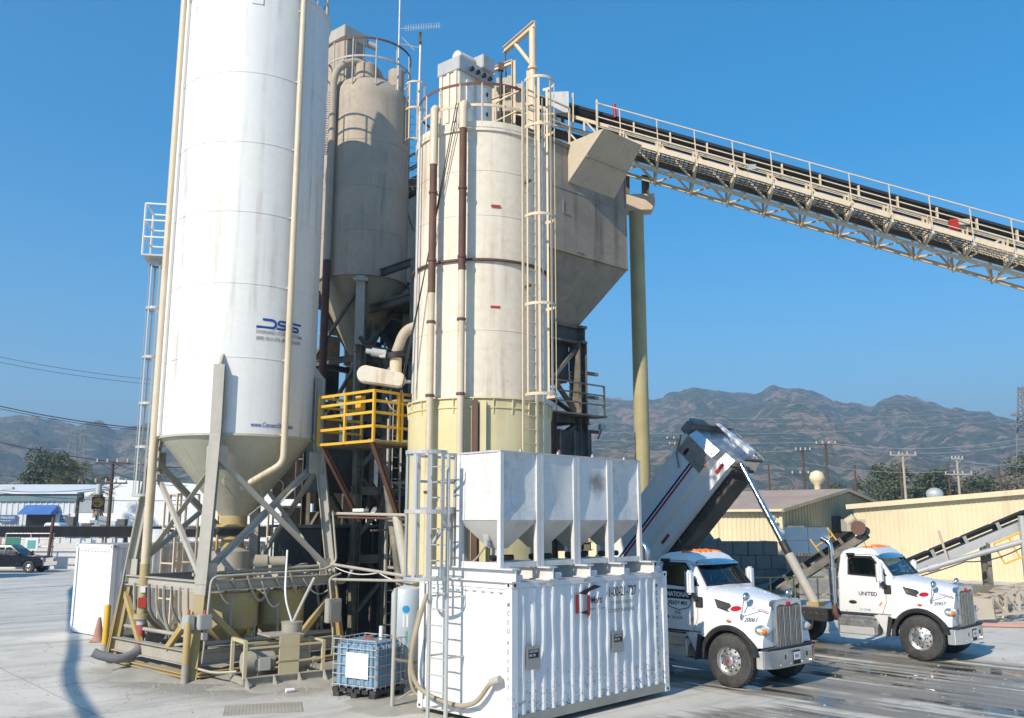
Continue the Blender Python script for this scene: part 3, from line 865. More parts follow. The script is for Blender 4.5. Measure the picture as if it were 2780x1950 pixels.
# fill pipe at the back corner, with hose
aL = CAMA - R(84)
p = rnd(aL, RS + 0.14, 0)
pipe(silo, 'fill_pipe', [p + V((0, 0, 1.25)), p + V((0, 0, 2.6))], 0.125, 'tank_yellow', 12)
pipe(silo, 'fill_pipe', [p + V((0, 0, 2.6)), p + V((0, 0, 19.6))], 0.115, 'pipe_cream', 12)
MB().cyl(p + V((0,0,1.2)), p + V((0,0,1.32)), 0.2, n=16).build('flange', 'dusty_yellow', silo, smooth=40)
MB().cyl(p + V((0,0,1.05)), p + V((0,0,1.2)), 0.12, n=14).build('coupling', 'galv', silo, smooth=40)
tl = V((cos(CAMA - pi / 2), sin(CAMA - pi / 2), 0)); tf = V((cos(CAMA), sin(CAMA), 0))
hp = bend([p + V((0, 0, 1.08)), p + V((0, 0, 0.72)) + tf * .03, p + V((0, 0, 0.42)) + tl * -0.02 + tf * .3, p + tl * 0.35 + tf * .7 + V((0, 0, 0.28)), p + tl * 0.85 + tf * 0.75 + V((0, 0, 0.42)), p + tl * 1.0 + tf * .75 + V((0, 0, 0.5))], 0.28)
cut = len(hp) // 3
MB().pipe(hp[:cut + 1], 0.105, 12).build('fill_hose', 'hose_red', silo, smooth=60, fix=False)
MB().pipe(hp[cut:], 0.115, 12, cap=False).build('fill_hose', 'hose_grey', silo, smooth=60)
q = rnd(aL + R(9), RS + 0.07, 0)
pipe(silo, 'conduit', [q + V((0, 0, 5.95)), q + V((0, 0, 19.2))], 0.05, 'silo_white', 8)
for z in (6.0, 10.2, 14.4, 18.4):
    bar(silo, 'pipe_bracket', rnd(aL, RS - 0.02, z), rnd(aL, RS + .2, z), 0.08, 'frame_grey', 0.06)
for z, w in ((1.95, .12), (1.62, .2)):
    m = MB().box(p + tf * 0.14 + V((0, 0, z)), (0.012, w, w * 1.3), CAMA); m.build('tag_plate', 'label_white' if w < .15 else 'ink_red', silo, fix=False)
# second pipe on the face
aP = CAMA + R(31)
p = rnd(aP, RS + 0.2, 0)
e = rnd(CAMA + R(4), 1.75, 4.55)
pipe(silo, 'vent_pipe', bend([p + V((0, 0, 19.5)), p + V((0, 0, 5.2)), e], 0.22), 0.085, 'pipe_cream', 12)
for z in (5.95, 7.95, 9.95, 11.95, 13.95, 16.0, 18.2):
    m = MB().bar(rnd(aP, RS - .02, z), rnd(aP, RS + .2, z), 0.06, 0.05); m.build('pipe_bracket', 'frame_grey', silo, fix=False)
# ladder and cage
aK = CAMA - R(97)
lp = rnd(aK, RS + 0.12, 0); ax = V((-sin(aK), cos(aK), 0))
ladder(silo, lp, ax, 2.6, 11.7, 0.38, 'galv', 0.32)
cage(silo, lp, (cos(aK), sin(aK)), [4.4, 5.7, 6.9, 8.2, 9.6, 10.9], 0.29, 'galv', 5, d=0.3)
fl = MB(); c = rnd(aK, RS + 0.42, 11.05)
fl.box(c, (0.7, 1.0, 0.05), aK); fl.build('platform', 'galv', silo, fix=False)
n1 = V((cos(aK), sin(aK), 0)) ; t1 = V((-sin(aK), cos(aK), 0))
cs = [c - n1 * .3 - t1 * .48, c + n1 * .33 - t1 * .48, c + n1 * .33 + t1 * .48, c - n1 * .3 + t1 * .48]
rail_path(silo, cs, 1.5, 'silo_white', 3, 0.045, 0.04, spacing=2.0)
# lettering wrapped on the shell
def wrap(z, a0):
    return lambda a, b: rnd(a0 + a / RS, RS + 0.012, z + b)
A0 = CAMA + R(8.5)
text(silo, 'DIVERSIFIED STORAGE SYSTEMS', 0.125, wrap(8.62, A0), 'ink_grey', 0.005, 0.80)
text(silo, '(888) SILO-SYS (888) 745-6797', 0.13, wrap(8.45, A0), 'ink_grey', 0.008, 0.82)
fn = wrap(8.76, A0)
bar_ = lambda pts: poly2(silo, 'logo_stroke', pts, fn, 'ink_blue')
def stroke(pts, w):
    m = MB(); out = []
    pp = [V((a, b, 0)) for a, b in pts]
    L, Rr = [], []
    for i, q_ in enumerate(pp):
        d = (pp[min(i + 1, len(pp) - 1)] - pp[max(i - 1, 0)]).normalized()
        nrm = V((-d.y, d.x, 0)) * w / 2
        L.append(q_ + nrm); Rr.append(q_ - nrm)
    for i in range(len(pp) - 1):
        m.quad(*[fn(x.x, x.y) for x in (L[i], L[i+1], Rr[i+1], Rr[i])])
    m.build('logo_stroke', 'ink_blue', silo, fix=False)
arcp = lambda cx, cy, r, a0, a1, k=8: [(cx + r * cos(R(a0 + (a1 - a0) * i / k)), cy + r * sin(R(a0 + (a1 - a0) * i / k))) for i in range(k + 1)]
stroke([(0.16, 0.245)] + [(0.36, 0.245)] + arcp(0.42, 0.14, 0.105, 90, -90) + [(0.0, 0.035)], 0.065)
stroke([(0.98, 0.245), (0.68, 0.245)] + arcp(0.66, 0.19, 0.055, 90, 270, 6)[1:] + arcp(0.78, 0.085, 0.05, 90, -90, 6) + [(0.56, 0.035)], 0.06)
stroke([(1.36, 0.245), (1.06, 0.245)] + arcp(1.03, 0.19, 0.055, 90, 270, 6)[1:] + arcp(1.2, 0.085, 0.05, 90, -90, 6) + [(0.92, 0.035)], 0.06)
stroke([(0.0, -0.012), (1.3, -0.012)], 0.008)
text(silo, 'www.CementSilos.com', 0.18, wrap(6.13, CAMA + R(8)), 'ink_blue', 0.01, 0.72)
# conduit along the girt, electrical boxes
g = leg_at(2, 2.32); h = leg_at(3, 2.32)
def lw(k, z, off=0.2): return leg_at(k, z) + legpos(k, 1) * off
nrm = (legpos(2, 1) + legpos(3, 1)).normalized()
pipe(silo, 'conduit', bend([leg_at(2, 0.9) + nrm * .2 + (h - g).normalized() * .1, leg_at(2, 2.38) + nrm * .2 + (h - g).normalized() * .12, leg_at(3, 2.42) + nrm * .2 - (h - g).normalized() * .35, leg_at(3, 2.6) + nrm * .3, leg_at(3, 4.0) + nrm * .35], 0.2), 0.03, 'frame_grey')
pipe(silo, 'conduit', bend([leg_at(3, 1.3) + nrm * .3 - (h - g).normalized() * .3, leg_at(3, 2.2) + nrm * .3 - (h - g).normalized() * .3, leg_at(3, 2.3) + nrm * .3 + (h - g).normalized() * .1], .15), 0.03, 'frame_grey')
nl = (legpos(2, 1) + legpos(1, 1)).normalized()
for off, nn, s in ((0.28, nrm, -.02), (0.26, nl, 0.0)):
    c = leg_at(2, 1.35) + nn * off
    a = atan2(nn.y, nn.x)
    o = MB().box(c, (0.16, 0.32, 0.34), a).build('switch_box', 'galv', silo, bevel=0.012)
    MB().box(c + nn * 0.085, (0.01, 0.27, 0.29), a).build('lid', 'galv', o, fix=False)
    MB().cyl(c + V((0, 0, .17)), c + V((0, 0, .28)), 0.035, n=10).build('gland', 'hose_red', o, fix=False)
    pipe(o, 'drop_cable', bend([c - V((0, 0, .17)), c - V((0, 0, .5)) + nn * .06, c - V((0, 0, .95)) - nn * .02], .15), 0.022, 'frame_grey')
    MB().box(c - V((0, 0, 0.32)) + nn * .02, (0.1, 0.12, 0.16), a).build('junction_box', 'galv', o, fix=False)
c = leg_at(3, 1.35) + nrm * .3 - (h - g).normalized() * .28
a = atan2(nrm.y, nrm.x)
o = MB().box(c, (0.2, 0.42, 0.62), a).build('control_cabinet', 'galv', silo, bevel=0.015)
MB().box(c + nrm * .105, (0.01, 0.3, 0.46), a).build('door', 'label_grey', o, fix=False)
pipe(o, 'drop_cable', bend([c - V((0, 0, .3)), c - V((0, 0, .8)) + nrm * .05, c - V((0, 0, 1.2))], .2), 0.025, 'galv')

# yellow weigh tanks inside the skid
for i, (x, y) in enumerate(((-0.7, -1.25), (0.75, -1.2))):
    w = CS + Matrix.Rotation(SYAW, 3, 'Z') @ V((x, y, 0))
    t = thing('weigh_tank', ['round dusty yellow weigh tank under the white silo, by the front leg', 'round dusty yellow weigh tank under the white silo, by the pump skid'][i], 'tank', w, SYAW, 'yellow tanks under the white silo')
    MB().lathe([(0.25, 0.7), (0.66, 1.05), (0.68, 1.1), (0.68, 1.88), (0.7, 1.88), (0.7, 1.93), (0.0, 1.95)], 36).build('shell', 'tank_yellow', t, smooth=30)
    for a in (R(225), R(290)):
        c = V((0.6 * cos(a), 0.6 * sin(a), 1.99))
        o = MB().arc((0, 0), 0.055, 0, 0, 2 * pi, 0.04, 0.03, 12).build('lifting_lug', 'dusty_yellow', t, fix=False)
        o.location = c; o.rotation_euler = (R(90), 0, a)
    for a in (R(45), R(165), R(285)):
        bar(t, 'leg', (0.6 * cos(a), 0.6 * sin(a), 0), (0.6 * cos(a), 0.6 * sin(a), 1.1), 0.1, 'dusty_yellow')

# cement spilled under the skid
def heap(name, c, rx, ry, h, mat, seed, label, rz=0.0, n=36, lip=0.02):
    rows = []
    for j in range(13):
        s = j / 12
        row = []
        for i in range(n + 1):
            a = 2 * pi * (i % n) / n
            k = 1 + 0.28 * mnoise.fractal(V((cos(a) * 1.7, sin(a) * 1.7, seed)), 0.8, 2, 4)
            x, y = rx * s * k * cos(a), ry * s * k * sin(a)
            z = h * (1 - s) ** 0.75 * (1 + 0.35 * mnoise.fractal(V((x * 2.2, y * 2.2, seed + 5)), 0.7, 2, 4)) + (-lip if j == 12 else 0)
            row.append((x, y, max(z, -lip)))
        rows.append(row)
    o = MB().grid(rows).build(name, mat, smooth=60)
    o.location = c; o.rotation_euler = (0, 0, rz)
    o['kind'] = 'stuff'; o['label'] = label
    return o
heap('cement_spill', CS + V((0.2, -0.2, 0)), 3.0, 3.0, 0.32, 'dusty', 2.2, 'grey cement dust heaped under the silo skid')
heap('cement_spill', (-5.3, 21.9, 0), 1.7, 1.0, 0.09, 'dusty', 6.2, 'grey cement crust round the pump skid', R(37))
heap('cement_spill', (-2.4, 19.3, 0), 1.2, 1.0, 0.06, 'dusty', 8.2, 'damp grey cement crust beside the pallet tank', R(20))

# loose stones and crust on the concrete
rg_ = random.Random(21)
m = MB()
for k in range(1500):
    if k < 800: x, y = CS.x + rg_.gauss(.6, 3.0), CS.y - 3.2 + rg_.gauss(0, 1.5)
    elif k < 1150: x, y = rg_.gauss(-3.2, 1.8), rg_.gauss(20.2, 1.3)
    else: x, y = rg_.uniform(3, 16), rg_.uniform(17, 30)
    r = abs(rg_.gauss(.007, .008)) + .004
    a = rg_.uniform(0, 6.28)
    p = V((x, y, 0.0))
    m._add([p + V((r * 1.4 * cos(a + t), r * sin(a + t) * 1.1, 0)) for t in (0, 1.3, 2.9, 4.4)] + [p + V((r * .3 * cos(a), 0, r * rg_.uniform(.7, 1.4)))], [(0, 1, 4), (1, 2, 4), (2, 3, 4), (3, 0, 4)])
o = m.build('loose_gravel', 'dusty', fix=False); o['kind'] = 'stuff'; o['label'] = 'loose stones and cement crumbs strewn on the concrete'

# cables, hoses and pipework slung round the skid
cb = thing('hose_bundle', 'loose grey cables and hoses draped through the white silo skid', 'hoses', CS, SYAW)
rg_ = random.Random(33)
for k in range(9):
    x = -1.6 + k * .42; z0 = 2.2 + .1 * (k % 3)
    pipe(cb, 'cable', sag((x, -2.05, z0), (x + rg_.uniform(.5, 1.3), -1.75 + rg_.uniform(-.2, .4), z0 - rg_.uniform(0, .4)), rg_.uniform(.25, .6)), .018 + .012 * (k % 3), ['label_white', 'dusty', 'frame_grey'][k % 3], 6)
for k in range(8):
    y = -1.5 + k * .4
    pipe(cb, 'hose', bend([(-2.05, y, 2.1), (-1.9, y + .2, 1.4 - .1 * (k % 2)), (-1.7 + .2 * (k % 3), y + .1, .8), (-1.5, y + .4, .45)], .35), .03 + .015 * (k % 2), ['dusty', 'frame_grey', 'hose_grey'][k % 3], 7)
for k in range(6):
    x = -1.8 + k * .7
    rod(cb, 'pipe', (x, -1.9, .75), (x + .1, -1.9 + .1 * k, 2.1), .035, 'dusty', 7)
rod(cb, 'header_pipe', (-2.0, -1.95, .8), (2.0, -1.95, .78), .06, 'dusty', 10)
rod(cb, 'header_pipe', (-1.95, -1.9, .95), (-1.95, 1.9, .95), .05, 'dusty', 10)
rod(cb, 'header_pipe', (-2.0, -1.6, 2.42), (2.0, -1.7, 2.5), .045, 'dusty', 8)
for k in range(7):
    MB().box((-1.6 + k * .55 + rg_.uniform(-.1, .1), -1.2 + rg_.uniform(-.4, .3), 2.45), (rg_.uniform(.15, .5), rg_.uniform(.1, .3), rg_.uniform(.08, .3)), rg_.uniform(0, 1)).build('fitting', ['dusty', 'frame_grey', 'galv'][k % 3], cb, fix=False)
pipe(cb, 'hose', bend([(2.3, -2.6, .08), (2.9, -3.2, .06), (3.4, -2.4, .08), (3.9, -2.9, .06), (4.5, -2.2, .07)], .5), .05, 'dusty', 8)
pipe(cb, 'hose', bend([(2.0, -2.2, .3), (2.6, -2.3, .1), (3.2, -1.6, .08), (4.0, -2.0, .06)], .5), .06, 'hose_grey', 8)
# ============================================================ cream silo with pale yellow base
CY = V((-0.85, 23.5, 0)); CB = R(272.1)
ys_ = thing('cream_silo', 'cream steel silo with brown pipes standing on a pale yellow drum', 'silo', CY)
RU, RL = 1.80, 1.88
MB().lathe([(RU, 6.7), (RU, 10.2)], 80, cap=False).build('shell_lower', 'cream', ys_, smooth=30)
MB().lathe([(RU - 0.02, 10.2), (RU - 0.02, 13.75)], 80, cap=False).build('shell_upper', 'cream', ys_, smooth=30)
MB().arc((0, 0), RU + 0.02, 10.2, 0, 2 * pi, 0.12, 0.05, 80).build('joint_flange', 'rust_brown', ys_, fix=False)
for z in (8.4, 11.4, 12.6):
    MB().arc((0, 0), RU - (0.02 if z > 10 else 0) + 0.002, z, 0, 2 * pi, 0.012, 0.02, 80).build('weld_seam', 'cream', ys_, fix=False)
MB().lathe([(0.0, 13.8), (RU + .03, 13.75), (RU + .03, 13.68), (RU - .02, 13.68)], 60, cap=False).build('top_deck', 'cream', ys_, smooth=30)
MB().lathe([(RL, 0), (RL, 6.66)], 80, cap=False).build('base_drum', 'pale_yellow', ys_, smooth=30)
MB().arc((0, 0), RL + 0.0, 6.68, 0, 2 * pi, 0.1, 0.03, 80).build('base_flange', 'pale_yellow', ys_, fix=False)
MB().arc((0, 0), RL + 0.01, 6.45, 0, 2 * pi, 0.03, 0.03, 80).build('weld_seam', 'pale_yellow', ys_, fix=False)
def ry(a, r, z): return V((r * cos(a), r * sin(a), z))
for d in range(-80, 100, 15):
    a = CB + R(d)
    b1 = ry(a, RL, 0); t_ = V((-sin(a), cos(a), 0)) * 0.01
    MB().hexa([ry(a, RL, 6.3) - t_, ry(a, RL, 6.3) + t_, ry(a, RL, 6.66) + t_, ry(a, RL, 6.66) - t_, ry(a, RL + .02, 6.3) - t_, ry(a, RL + .02, 6.3) + t_, ry(a, RL + .05, 6.66) + t_, ry(a, RL + .05, 6.66) - t_]).build('flange_rib', 'pale_yellow', ys_, fix=False)
for d in (-3.5, 96):
    a = CB + R(d)
    MB().ibeam(ry(a, RL + .1, 0), ry(a, RL + .1, 6.6), 0.15, 0.16, 0.02, up=(cos(a), sin(a), 0)).build('pilaster', 'rust_brown', ys_, fix=False)
    MB().ibeam(ry(a + .1, RL + .06, 0), ry(a + .1, RL + .06, 6.6), 0.16, 0.12, 0.02, up=(cos(a), sin(a), 0)).build('pilaster', 'pale_yellow', ys_, fix=False)
# two fill pipes
for d, zt, z1, z2 in ((-36, 14.25, 12.75, 9.35), (-13, 14.3, 13.6, 9.85)):
    a = CB + R(d); p = ry(a, 2.1, 0)
    top = [p + V((0, 0, z1)), p + V((0, 0, zt - .3)), p + V((0, 0, zt)), ry(a, 1.75, zt + .1)]
    pipe(ys_, 'fill_pipe', bend(top, .25) if d == -13 else [p + V((0, 0, z1)), p + V((0, 0, zt)), p + V((0,0,zt+.08)) - V((cos(a), sin(a), 0)) * .06], 0.11, 'pipe_cream', 12)
    pipe(ys_, 'fill_pipe', [p + V((0, 0, z2)), p + V((0, 0, z1))], 0.095, 'rust_brown', 12)
    pipe(ys_, 'fill_pipe', [p + V((0, 0, 0.6)), p + V((0, 0, z2))], 0.09, 'pipe_cream', 12)
    for z in (2.2, 4.4, 6.75, 8.6, 10.2, 12.0):
        MB().cyl(p + V((0, 0, z - .03)), p + V((0, 0, z + .03)), 0.115, n=12).build('pipe_clamp', 'rust_brown', ys_, fix=False)
        bar(ys_, 'pipe_bracket', ry(a, 1.75, z), ry(a, 2.08, z), 0.05, 'cream', 0.04)
pa = CB + R(-62)
pipe(ys_, 'conduit', [ry(pa, 1.95, 6.9), ry(pa, 1.9, 9.9), ry(pa, 1.88, 14.6)], 0.035, 'galv')
for d0, d1, z1 in ((-18, -60, 7.4), (-20, -64, 6.8)):
    pipe(ys_, 'cable', sag(ry(CB + R(d0), 1.95, 14.4), ry(CB + R(d1), 2.25, z1), 0.12), 0.014, 'wire_dark', 5)
for z in (11.6, 8.95):
    MB().lathe([(RU + .004, z), (RU + .004, z + .07)], 6, cap=False, a0=CB + R(8), a1=CB + R(16)).build('red_label', 'ink_red', ys_, fix=False)
MB().lathe([(RU + .015, 9.75), (RU + .015, 10.1)], 4, cap=False, a0=CB + R(-19), a1=CB + R(-14)).build('patch_plate', 'cream', ys_, fix=False)
# ladder with cage
la = CB + R(38); lp = ry(la, 2.02, 0); lax = (-sin(la), cos(la))
ladder(ys_, lp, lax, 5.0, 15.1, 0.44, 'conv_cream', 0.34)
cage(ys_, lp, (cos(la + .1), sin(la + .1)), [6.75, 9.0, 11.3, 13.7, 15.0], 0.4, 'conv_cream', 5, w=0.06)
bar(ys_, 'ladder_bracket', ry(la, 1.75, 9.6), ry(la, 2.05, 9.6), 0.06, 'rust_brown')
bar(ys_, 'ladder_bracket', ry(la, 1.75, 12.4), ry(la, 2.05, 12.4), 0.06, 'rust_brown')
pipe(ys_, 'conduit', [ry(la + .28, 2.0, 5.0), ry(la + .28, 2.0, 14.9)], 0.02, 'cream')
# deck guard rail
for k in range(11):
    a = CB + R(-95 + k * 19)
    bar(ys_, 'rail_post', ry(a, 1.78, 13.75), ry(a, 1.78, 15.0), 0.06, 'conv_cream', 0.03)
for z, m_ in ((15.0, 'rust_brown'), (14.4, 'conv_cream')):
    MB().arc((0, 0), 1.78, z, CB - R(190), CB + R(38), 0.02, 0.07, 48).build('guard_rail', m_, ys_, fix=False)
MB().arc((0, 0), 1.8, 13.86, CB - R(190), CB + R(40), 0.02, 0.16, 48).build('toe_board', 'cream', ys_, fix=False)

# filter house on the deck
fh = thing('dust_collector', 'square ribbed cream dust collector on the cream silo deck', 'dust collector', (-1.46, 22.85, 13.8), YAW)
MB().box((0.7, 0.38, 1.1), (1.4, 0.76, 2.2)).build('housing', 'cream', fh, bevel=0.02)
MB().box((0.7, 0.38, 2.4), (1.5, 0.86, 0.42)).build('cap', 'galv', fh, bevel=0.02)
for y in (0.1, 0.38, 0.66):
    box(fh, 'rib', (-0.03, y, 1.1), (0.06, 0.1, 2.15), 'cream')
d = MB().box((0.7, -0.02, 1.25), (0.85, 0.04, 1.6)).build('door', 'silo_white', fh, bevel=0.01)
for z in (0.7, 1.25, 1.85):
    box(d, 'hinge', (0.29, -0.05, z), (0.07, 0.04, 0.06), 'galv')
    box(d, 'latch', (1.1, -0.05, z), (0.06, 0.05, 0.1), 'black')
MB().cyl((0.15, 0.25, 2.75), (0.85, 0.25, 2.78), 0.16, n=16).build('fan_duct', 'cream', fh, smooth=40)
MB().box((1.05, 0.1, 2.75), (0.5, 0.55, 0.42)).build('fan_box', 'galv', fh, bevel=0.02)
for x in (0.35, 0.6, 0.85, 1.1):
    MB().cyl((x, -0.12, 2.3), (x, -0.2, 2.3), 0.07, n=10).build('pulse_valve', 'black', fh, fix=False)
box(fh, 'control_box', (0.1, -0.08, 0.5), (0.22, 0.1, 0.3), 'hopper_steel')
pipe(fh, 'air_duct', bend([(0.15, -0.25, -0.05), (0.15, -0.25, 0.55), (0.45, -0.2, 0.6), (0.45, -0.1, 0.55)], .2), 0.13, 'cream', 12)

# elbow, valve and rounded guard on the side of the cream silo
va = thing('transfer_valve', 'butterfly valve with motor on an elbow beside the cream silo', 'valve', (-2.75, 23.6, 0))
pipe(va, 'elbow', bend([(0.25, -0.1, 8.9), (-0.15, -0.1, 8.75), (-0.35, -0.1, 8.15)], .35, 8), 0.14, 'silo_grey', 16)
MB().cyl((-.36, -.1, 8.0), (-.38, -.1, 8.14), 0.25, n=20).build('flange', 'black', va, smooth=40)
MB().cyl((-.36, -.1, 7.55), (-.36, -.1, 8.0), 0.16, n=16).build('spool', 'conv_cream', va, smooth=40)
MB().cyl((-0.62, -.15, 8.1), (-1.0, -.2, 8.16), 0.11, n=14).cyl((-1.0, -.2, 8.16), (-1.15, -.22, 8.18), 0.07, n=12).box((-.7, -.16, 8.1), (.16, .2, .2)).build('actuator', 'galv', va, smooth=40)
gd = thing('drive_guard', 'rounded cream belt guard above the yellow platform', 'guard', (-3.45, 23.35, 7.48), R(8))
st_ = [(-0.42 + 0.23 * cos(R(a)), 0.04 + 0.23 * sin(R(a))) for a in range(90, 271, 12)] + [(0.42 + 0.2 * cos(R(a)), -0.09 + 0.2 * sin(R(a))) for a in range(-90, 91, 12)]
MB().prism(st_, -0.17, 0.17, 'y').build('shell', 'cream', gd, smooth=35, bevel=0.03)
bar(gd, 'bracket', (0.1, 0.0, 0.1), (0.3, 0.1, 0.35), 0.06, 'galv')
bar(gd, 'bracket', (0.4, 0.1, -.1), (0.75, 0.2, -.1), 0.08, 'galv')

# yellow work platform
pf = thing('work_platform', 'bright yellow railed work platform between the silos', 'platform', (-3.58, 23.0, 5.72), YAW)
MB().box((0.75, 1.1, 0.02), (1.5, 2.3, 0.04)).build('deck', 'tower_steel', pf, fix=False)
for y in [0.05 + i * 0.12 for i in range(19)]:
    box(pf, 'grating_bar', (0.75, y, -0.02), (1.46, 0.02, 0.04), 'tower_steel')
def yb(p, q, w=0.07, h=0.045, nm='rail'): bar(pf, nm, p, q, h, 'safety_yellow', w)
for z in (0.03, 0.42, 0.78, 1.08, 1.34):
    yb((0, 0, z), (0, 2.25, z)); yb((0, 0, z), (1.5, 0, z)); yb((0, 2.25, z), (1.5, 2.25, z))
for x, y in ((0, 0), (0, 1.15), (0, 2.25), (0.85, 0), (0.98, 0), (1.5, 2.25)):
    MB().bar((x, y, 0), (x, y, 1.36), 0.065, 0.065).build('rail_post', 'safety_yellow', pf, fix=False)
ibeam(pf, 'strut', (0.02, 0.05, 0), (1.35, 0.4, -2.0), 0.12, 0.1, 'rust_brown', 0.02)
ibeam(pf, 'strut', (0.02, 2.1, 0), (1.35, 2.0, -2.0), 0.12, 0.1, 'rust_brown', 0.02)
box(pf, 'switch_box', (0.3, 0.9, 1.1), (0.16, 0.22, 0.4), 'safety_yellow')
pipe(pf, 'cable', bend([(0.5, 0.1, 1.2), (0.7, 0.1, 0.9), (1.0, 0.1, 0.85), (1.1, 0.1, 0.5)], .2), 0.02, 'label_white', 6)

# ============================================================ grey silo behind
CG = V((-5.4, 31.0, 0))
gs = thing('grey_silo', 'weathered grey brown silo with dirty cone standing behind the white silo', 'silo', CG, YAW)
RG = 1.62; CGA = atan2(-31.0, 5.4) - YAW
MB().lathe([(RG, 12.0), (RG, 18.7), (RG - 0.04, 18.95), (RG - .2, 19.25), (0.75, 19.75), (0.0, 19.85)], 64, cap=False).build('shell', 'silo_grey', gs, smooth=40)
for z in (13.6, 15.2, 16.9):
    MB().arc((0, 0), RG + .002, z, 0, 2 * pi, 0.014, 0.024, 64).build('weld_seam', 'silo_grey', gs, fix=False)
MB().lathe([(RG - 0.01, 12.02), (0.3, 9.35), (0.3, 8.9)], 64, cap=False).build('cone', 'cone_grey', gs, smooth=40)
MB().arc((0, 0), RG, 12.0, 0, 2 * pi, 0.05, 0.06, 64).build('skirt_ring', 'silo_grey', gs, fix=False)
for k in range(4):
    a = R(45 + 90 * k) + R(4)
    b = ry(a, RG + 0.02, 0)
    ibeam(gs, 'leg', b, b + V((0, 0, 11.9)), 0.3, 0.3, 'frame_grey' if k in (2, 3) else 'tower_steel', 0.03, up=(cos(a), sin(a), 0))
    MB().box(b + V((0, 0, 11.75)), (0.5, 0.5, 0.12), a).build('cap_plate', 'frame_grey', gs, fix=False)
for k in range(4):
    a, b = ry(R(49 + 90 * k), RG, 0), ry(R(49 + 90 * k + 90), RG, 0)
    for z0, z1 in ((9.2, 11.6), (6.2, 9.0), (3.2, 6.0)):
        bar(gs, 'brace', a + V((0, 0, z0)), b + V((0, 0, z1)), 0.1, 'tower_steel')
    for z in (9.1, 6.1, 3.1):
        ibeam(gs, 'girt', a + V((0, 0, z)), b + V((0, 0, z)), 0.15, 0.2, 'tower_steel')
# roof fittings of the grey silo
for z in (20.05, 20.75):
    MB().arc((0, 0), RG - .02, z, 0, 2 * pi, 0.03, 0.07, 48).build('guard_rail', 'frame_grey' if z < 20.5 else 'rust_brown', gs, fix=False)
for k in range(12):
    a = 2 * pi * k / 12
    bar(gs, 'rail_post', ry(a, RG - .02, 19.0), ry(a, RG - .02, 20.75), 0.05, 'frame_grey', 0.03)
MB().lathe([(0.42, 19.5), (0.42, 20.05), (0.3, 20.15), (0, 20.17)], 24, c=(-.5, -.5)).build('hatch', 'silo_grey', gs, smooth=40)
MB().lathe([(0.3, 19.4), (0.3, 20.3), (0.0, 20.36)], 20, c=(.75, -.75)).build('vent_stack', 'silo_grey', gs, smooth=40)
ca = CGA - R(24)
pipe(gs, 'fill_pipe', bend([ry(ca - R(18), RG + .16, 12.5), ry(ca - R(18), RG + .16, 19.5), ry(ca - R(10), 1.0, 20.25), ry(ca + R(40), .8, 20.1), ry(ca + R(70), .7, 19.7)], .5), 0.13, 'silo_grey', 12)
pipe(gs, 'fill_pipe', [ry(ca - R(18), RG + .16, 4.0), ry(ca - R(18), RG + .16, 12.5)], 0.13, 'rust_brown', 12)
for k in range(26):
    z = 16.4 + k * 0.09
    MB().arc(tuple(ry(ca - R(24), RG + .26, 0))[:2], 0.1, z, 0, 2 * pi, 0.03, 0.03, 8).build('flexible_ring', 'galv', gs, fix=False)
fl = thing('dust_collector', 'tall narrow grey dust collector on the grey silo roof', 'dust collector', CG + V((-1.0, 0.6, 0)), YAW)
MB().box((0.1, 0.2, 20.6), (1.0, 1.3, 2.4)).build('housing', 'silo_grey', fl, bevel=0.02)
MB().box((0.1, 0.2, 21.95), (1.1, 1.4, 0.5)).build('cap', 'frame_grey', fl, bevel=0.02)
for x in (-.3, .1, .5):
    box(fl, 'rib', (x, -0.48, 20.6), (0.06, 0.06, 2.3), 'silo_grey')
MB().cyl((0.75, -.35, 21.95), (1.1, -.55, 21.85), 0.14, n=14).ellip((0.72, -.33, 22.1), (.12, .12, .12), 10, 8).build('fan_motor', 'galv', fl, smooth=40)

# antenna mast
an = thing('antenna_mast', 'thin mast with a toothed television antenna above the grey silo', 'antenna', (-4.15, 30.2, 0))
MB().cyl((0, 0, 18.9), (0, 0, 22.9), 0.035, n=8).build('mast', 'galv', an, smooth=40, fix=False)
MB().cyl((0, 0, 21.55), (1.55, -.25, 21.5), 0.016, n=6).build('boom', 'galv', an, fix=False)
for k in range(14):
    x = 0.25 + k * 0.095
    bar(an, 'element', (x, -0.05 - .16 * x, 21.4), (x, -.05 - .16 * x, 21.64), 0.012, 'galv')
MB().cyl((0.75, .2, 18.3), (0.78, .2, 21.3), 0.05, n=8).build('lattice_post', 'galv', an, smooth=40, fix=False)
bar(an, 'arm', (0, 0, 20.95), (0.75, 0.2, 20.9), 0.03, 'galv')
bar(an, 'arm', (0.1, 0, 21.2), (0.55, 0.1, 20.75), 0.03, 'galv')
MB().box((0.76, 0.1, 21.25), (0.1, 0.12, 0.4), .3).build('floodlight', 'tower_steel', an, fix=False)

# ============================================================ aggregate bin and batch tower
T1 = V((0.735, 0.678, 0)); T2 = V((-0.678, 0.735, 0)); TYAW = atan2(0.678, 0.735)
N = V((0.43, 29.34, 0)); BL, BW = 5.4, 7.2; ZB, ZT = 13.15, 17.2
def TW(x, y, z): return N + T1 * x + T2 * y + V((0, 0, z))
ab = thing('aggregate_bin', 'huge grey stained steel aggregate bin with sloping hopper on a dark tower', 'bin', N, TYAW)
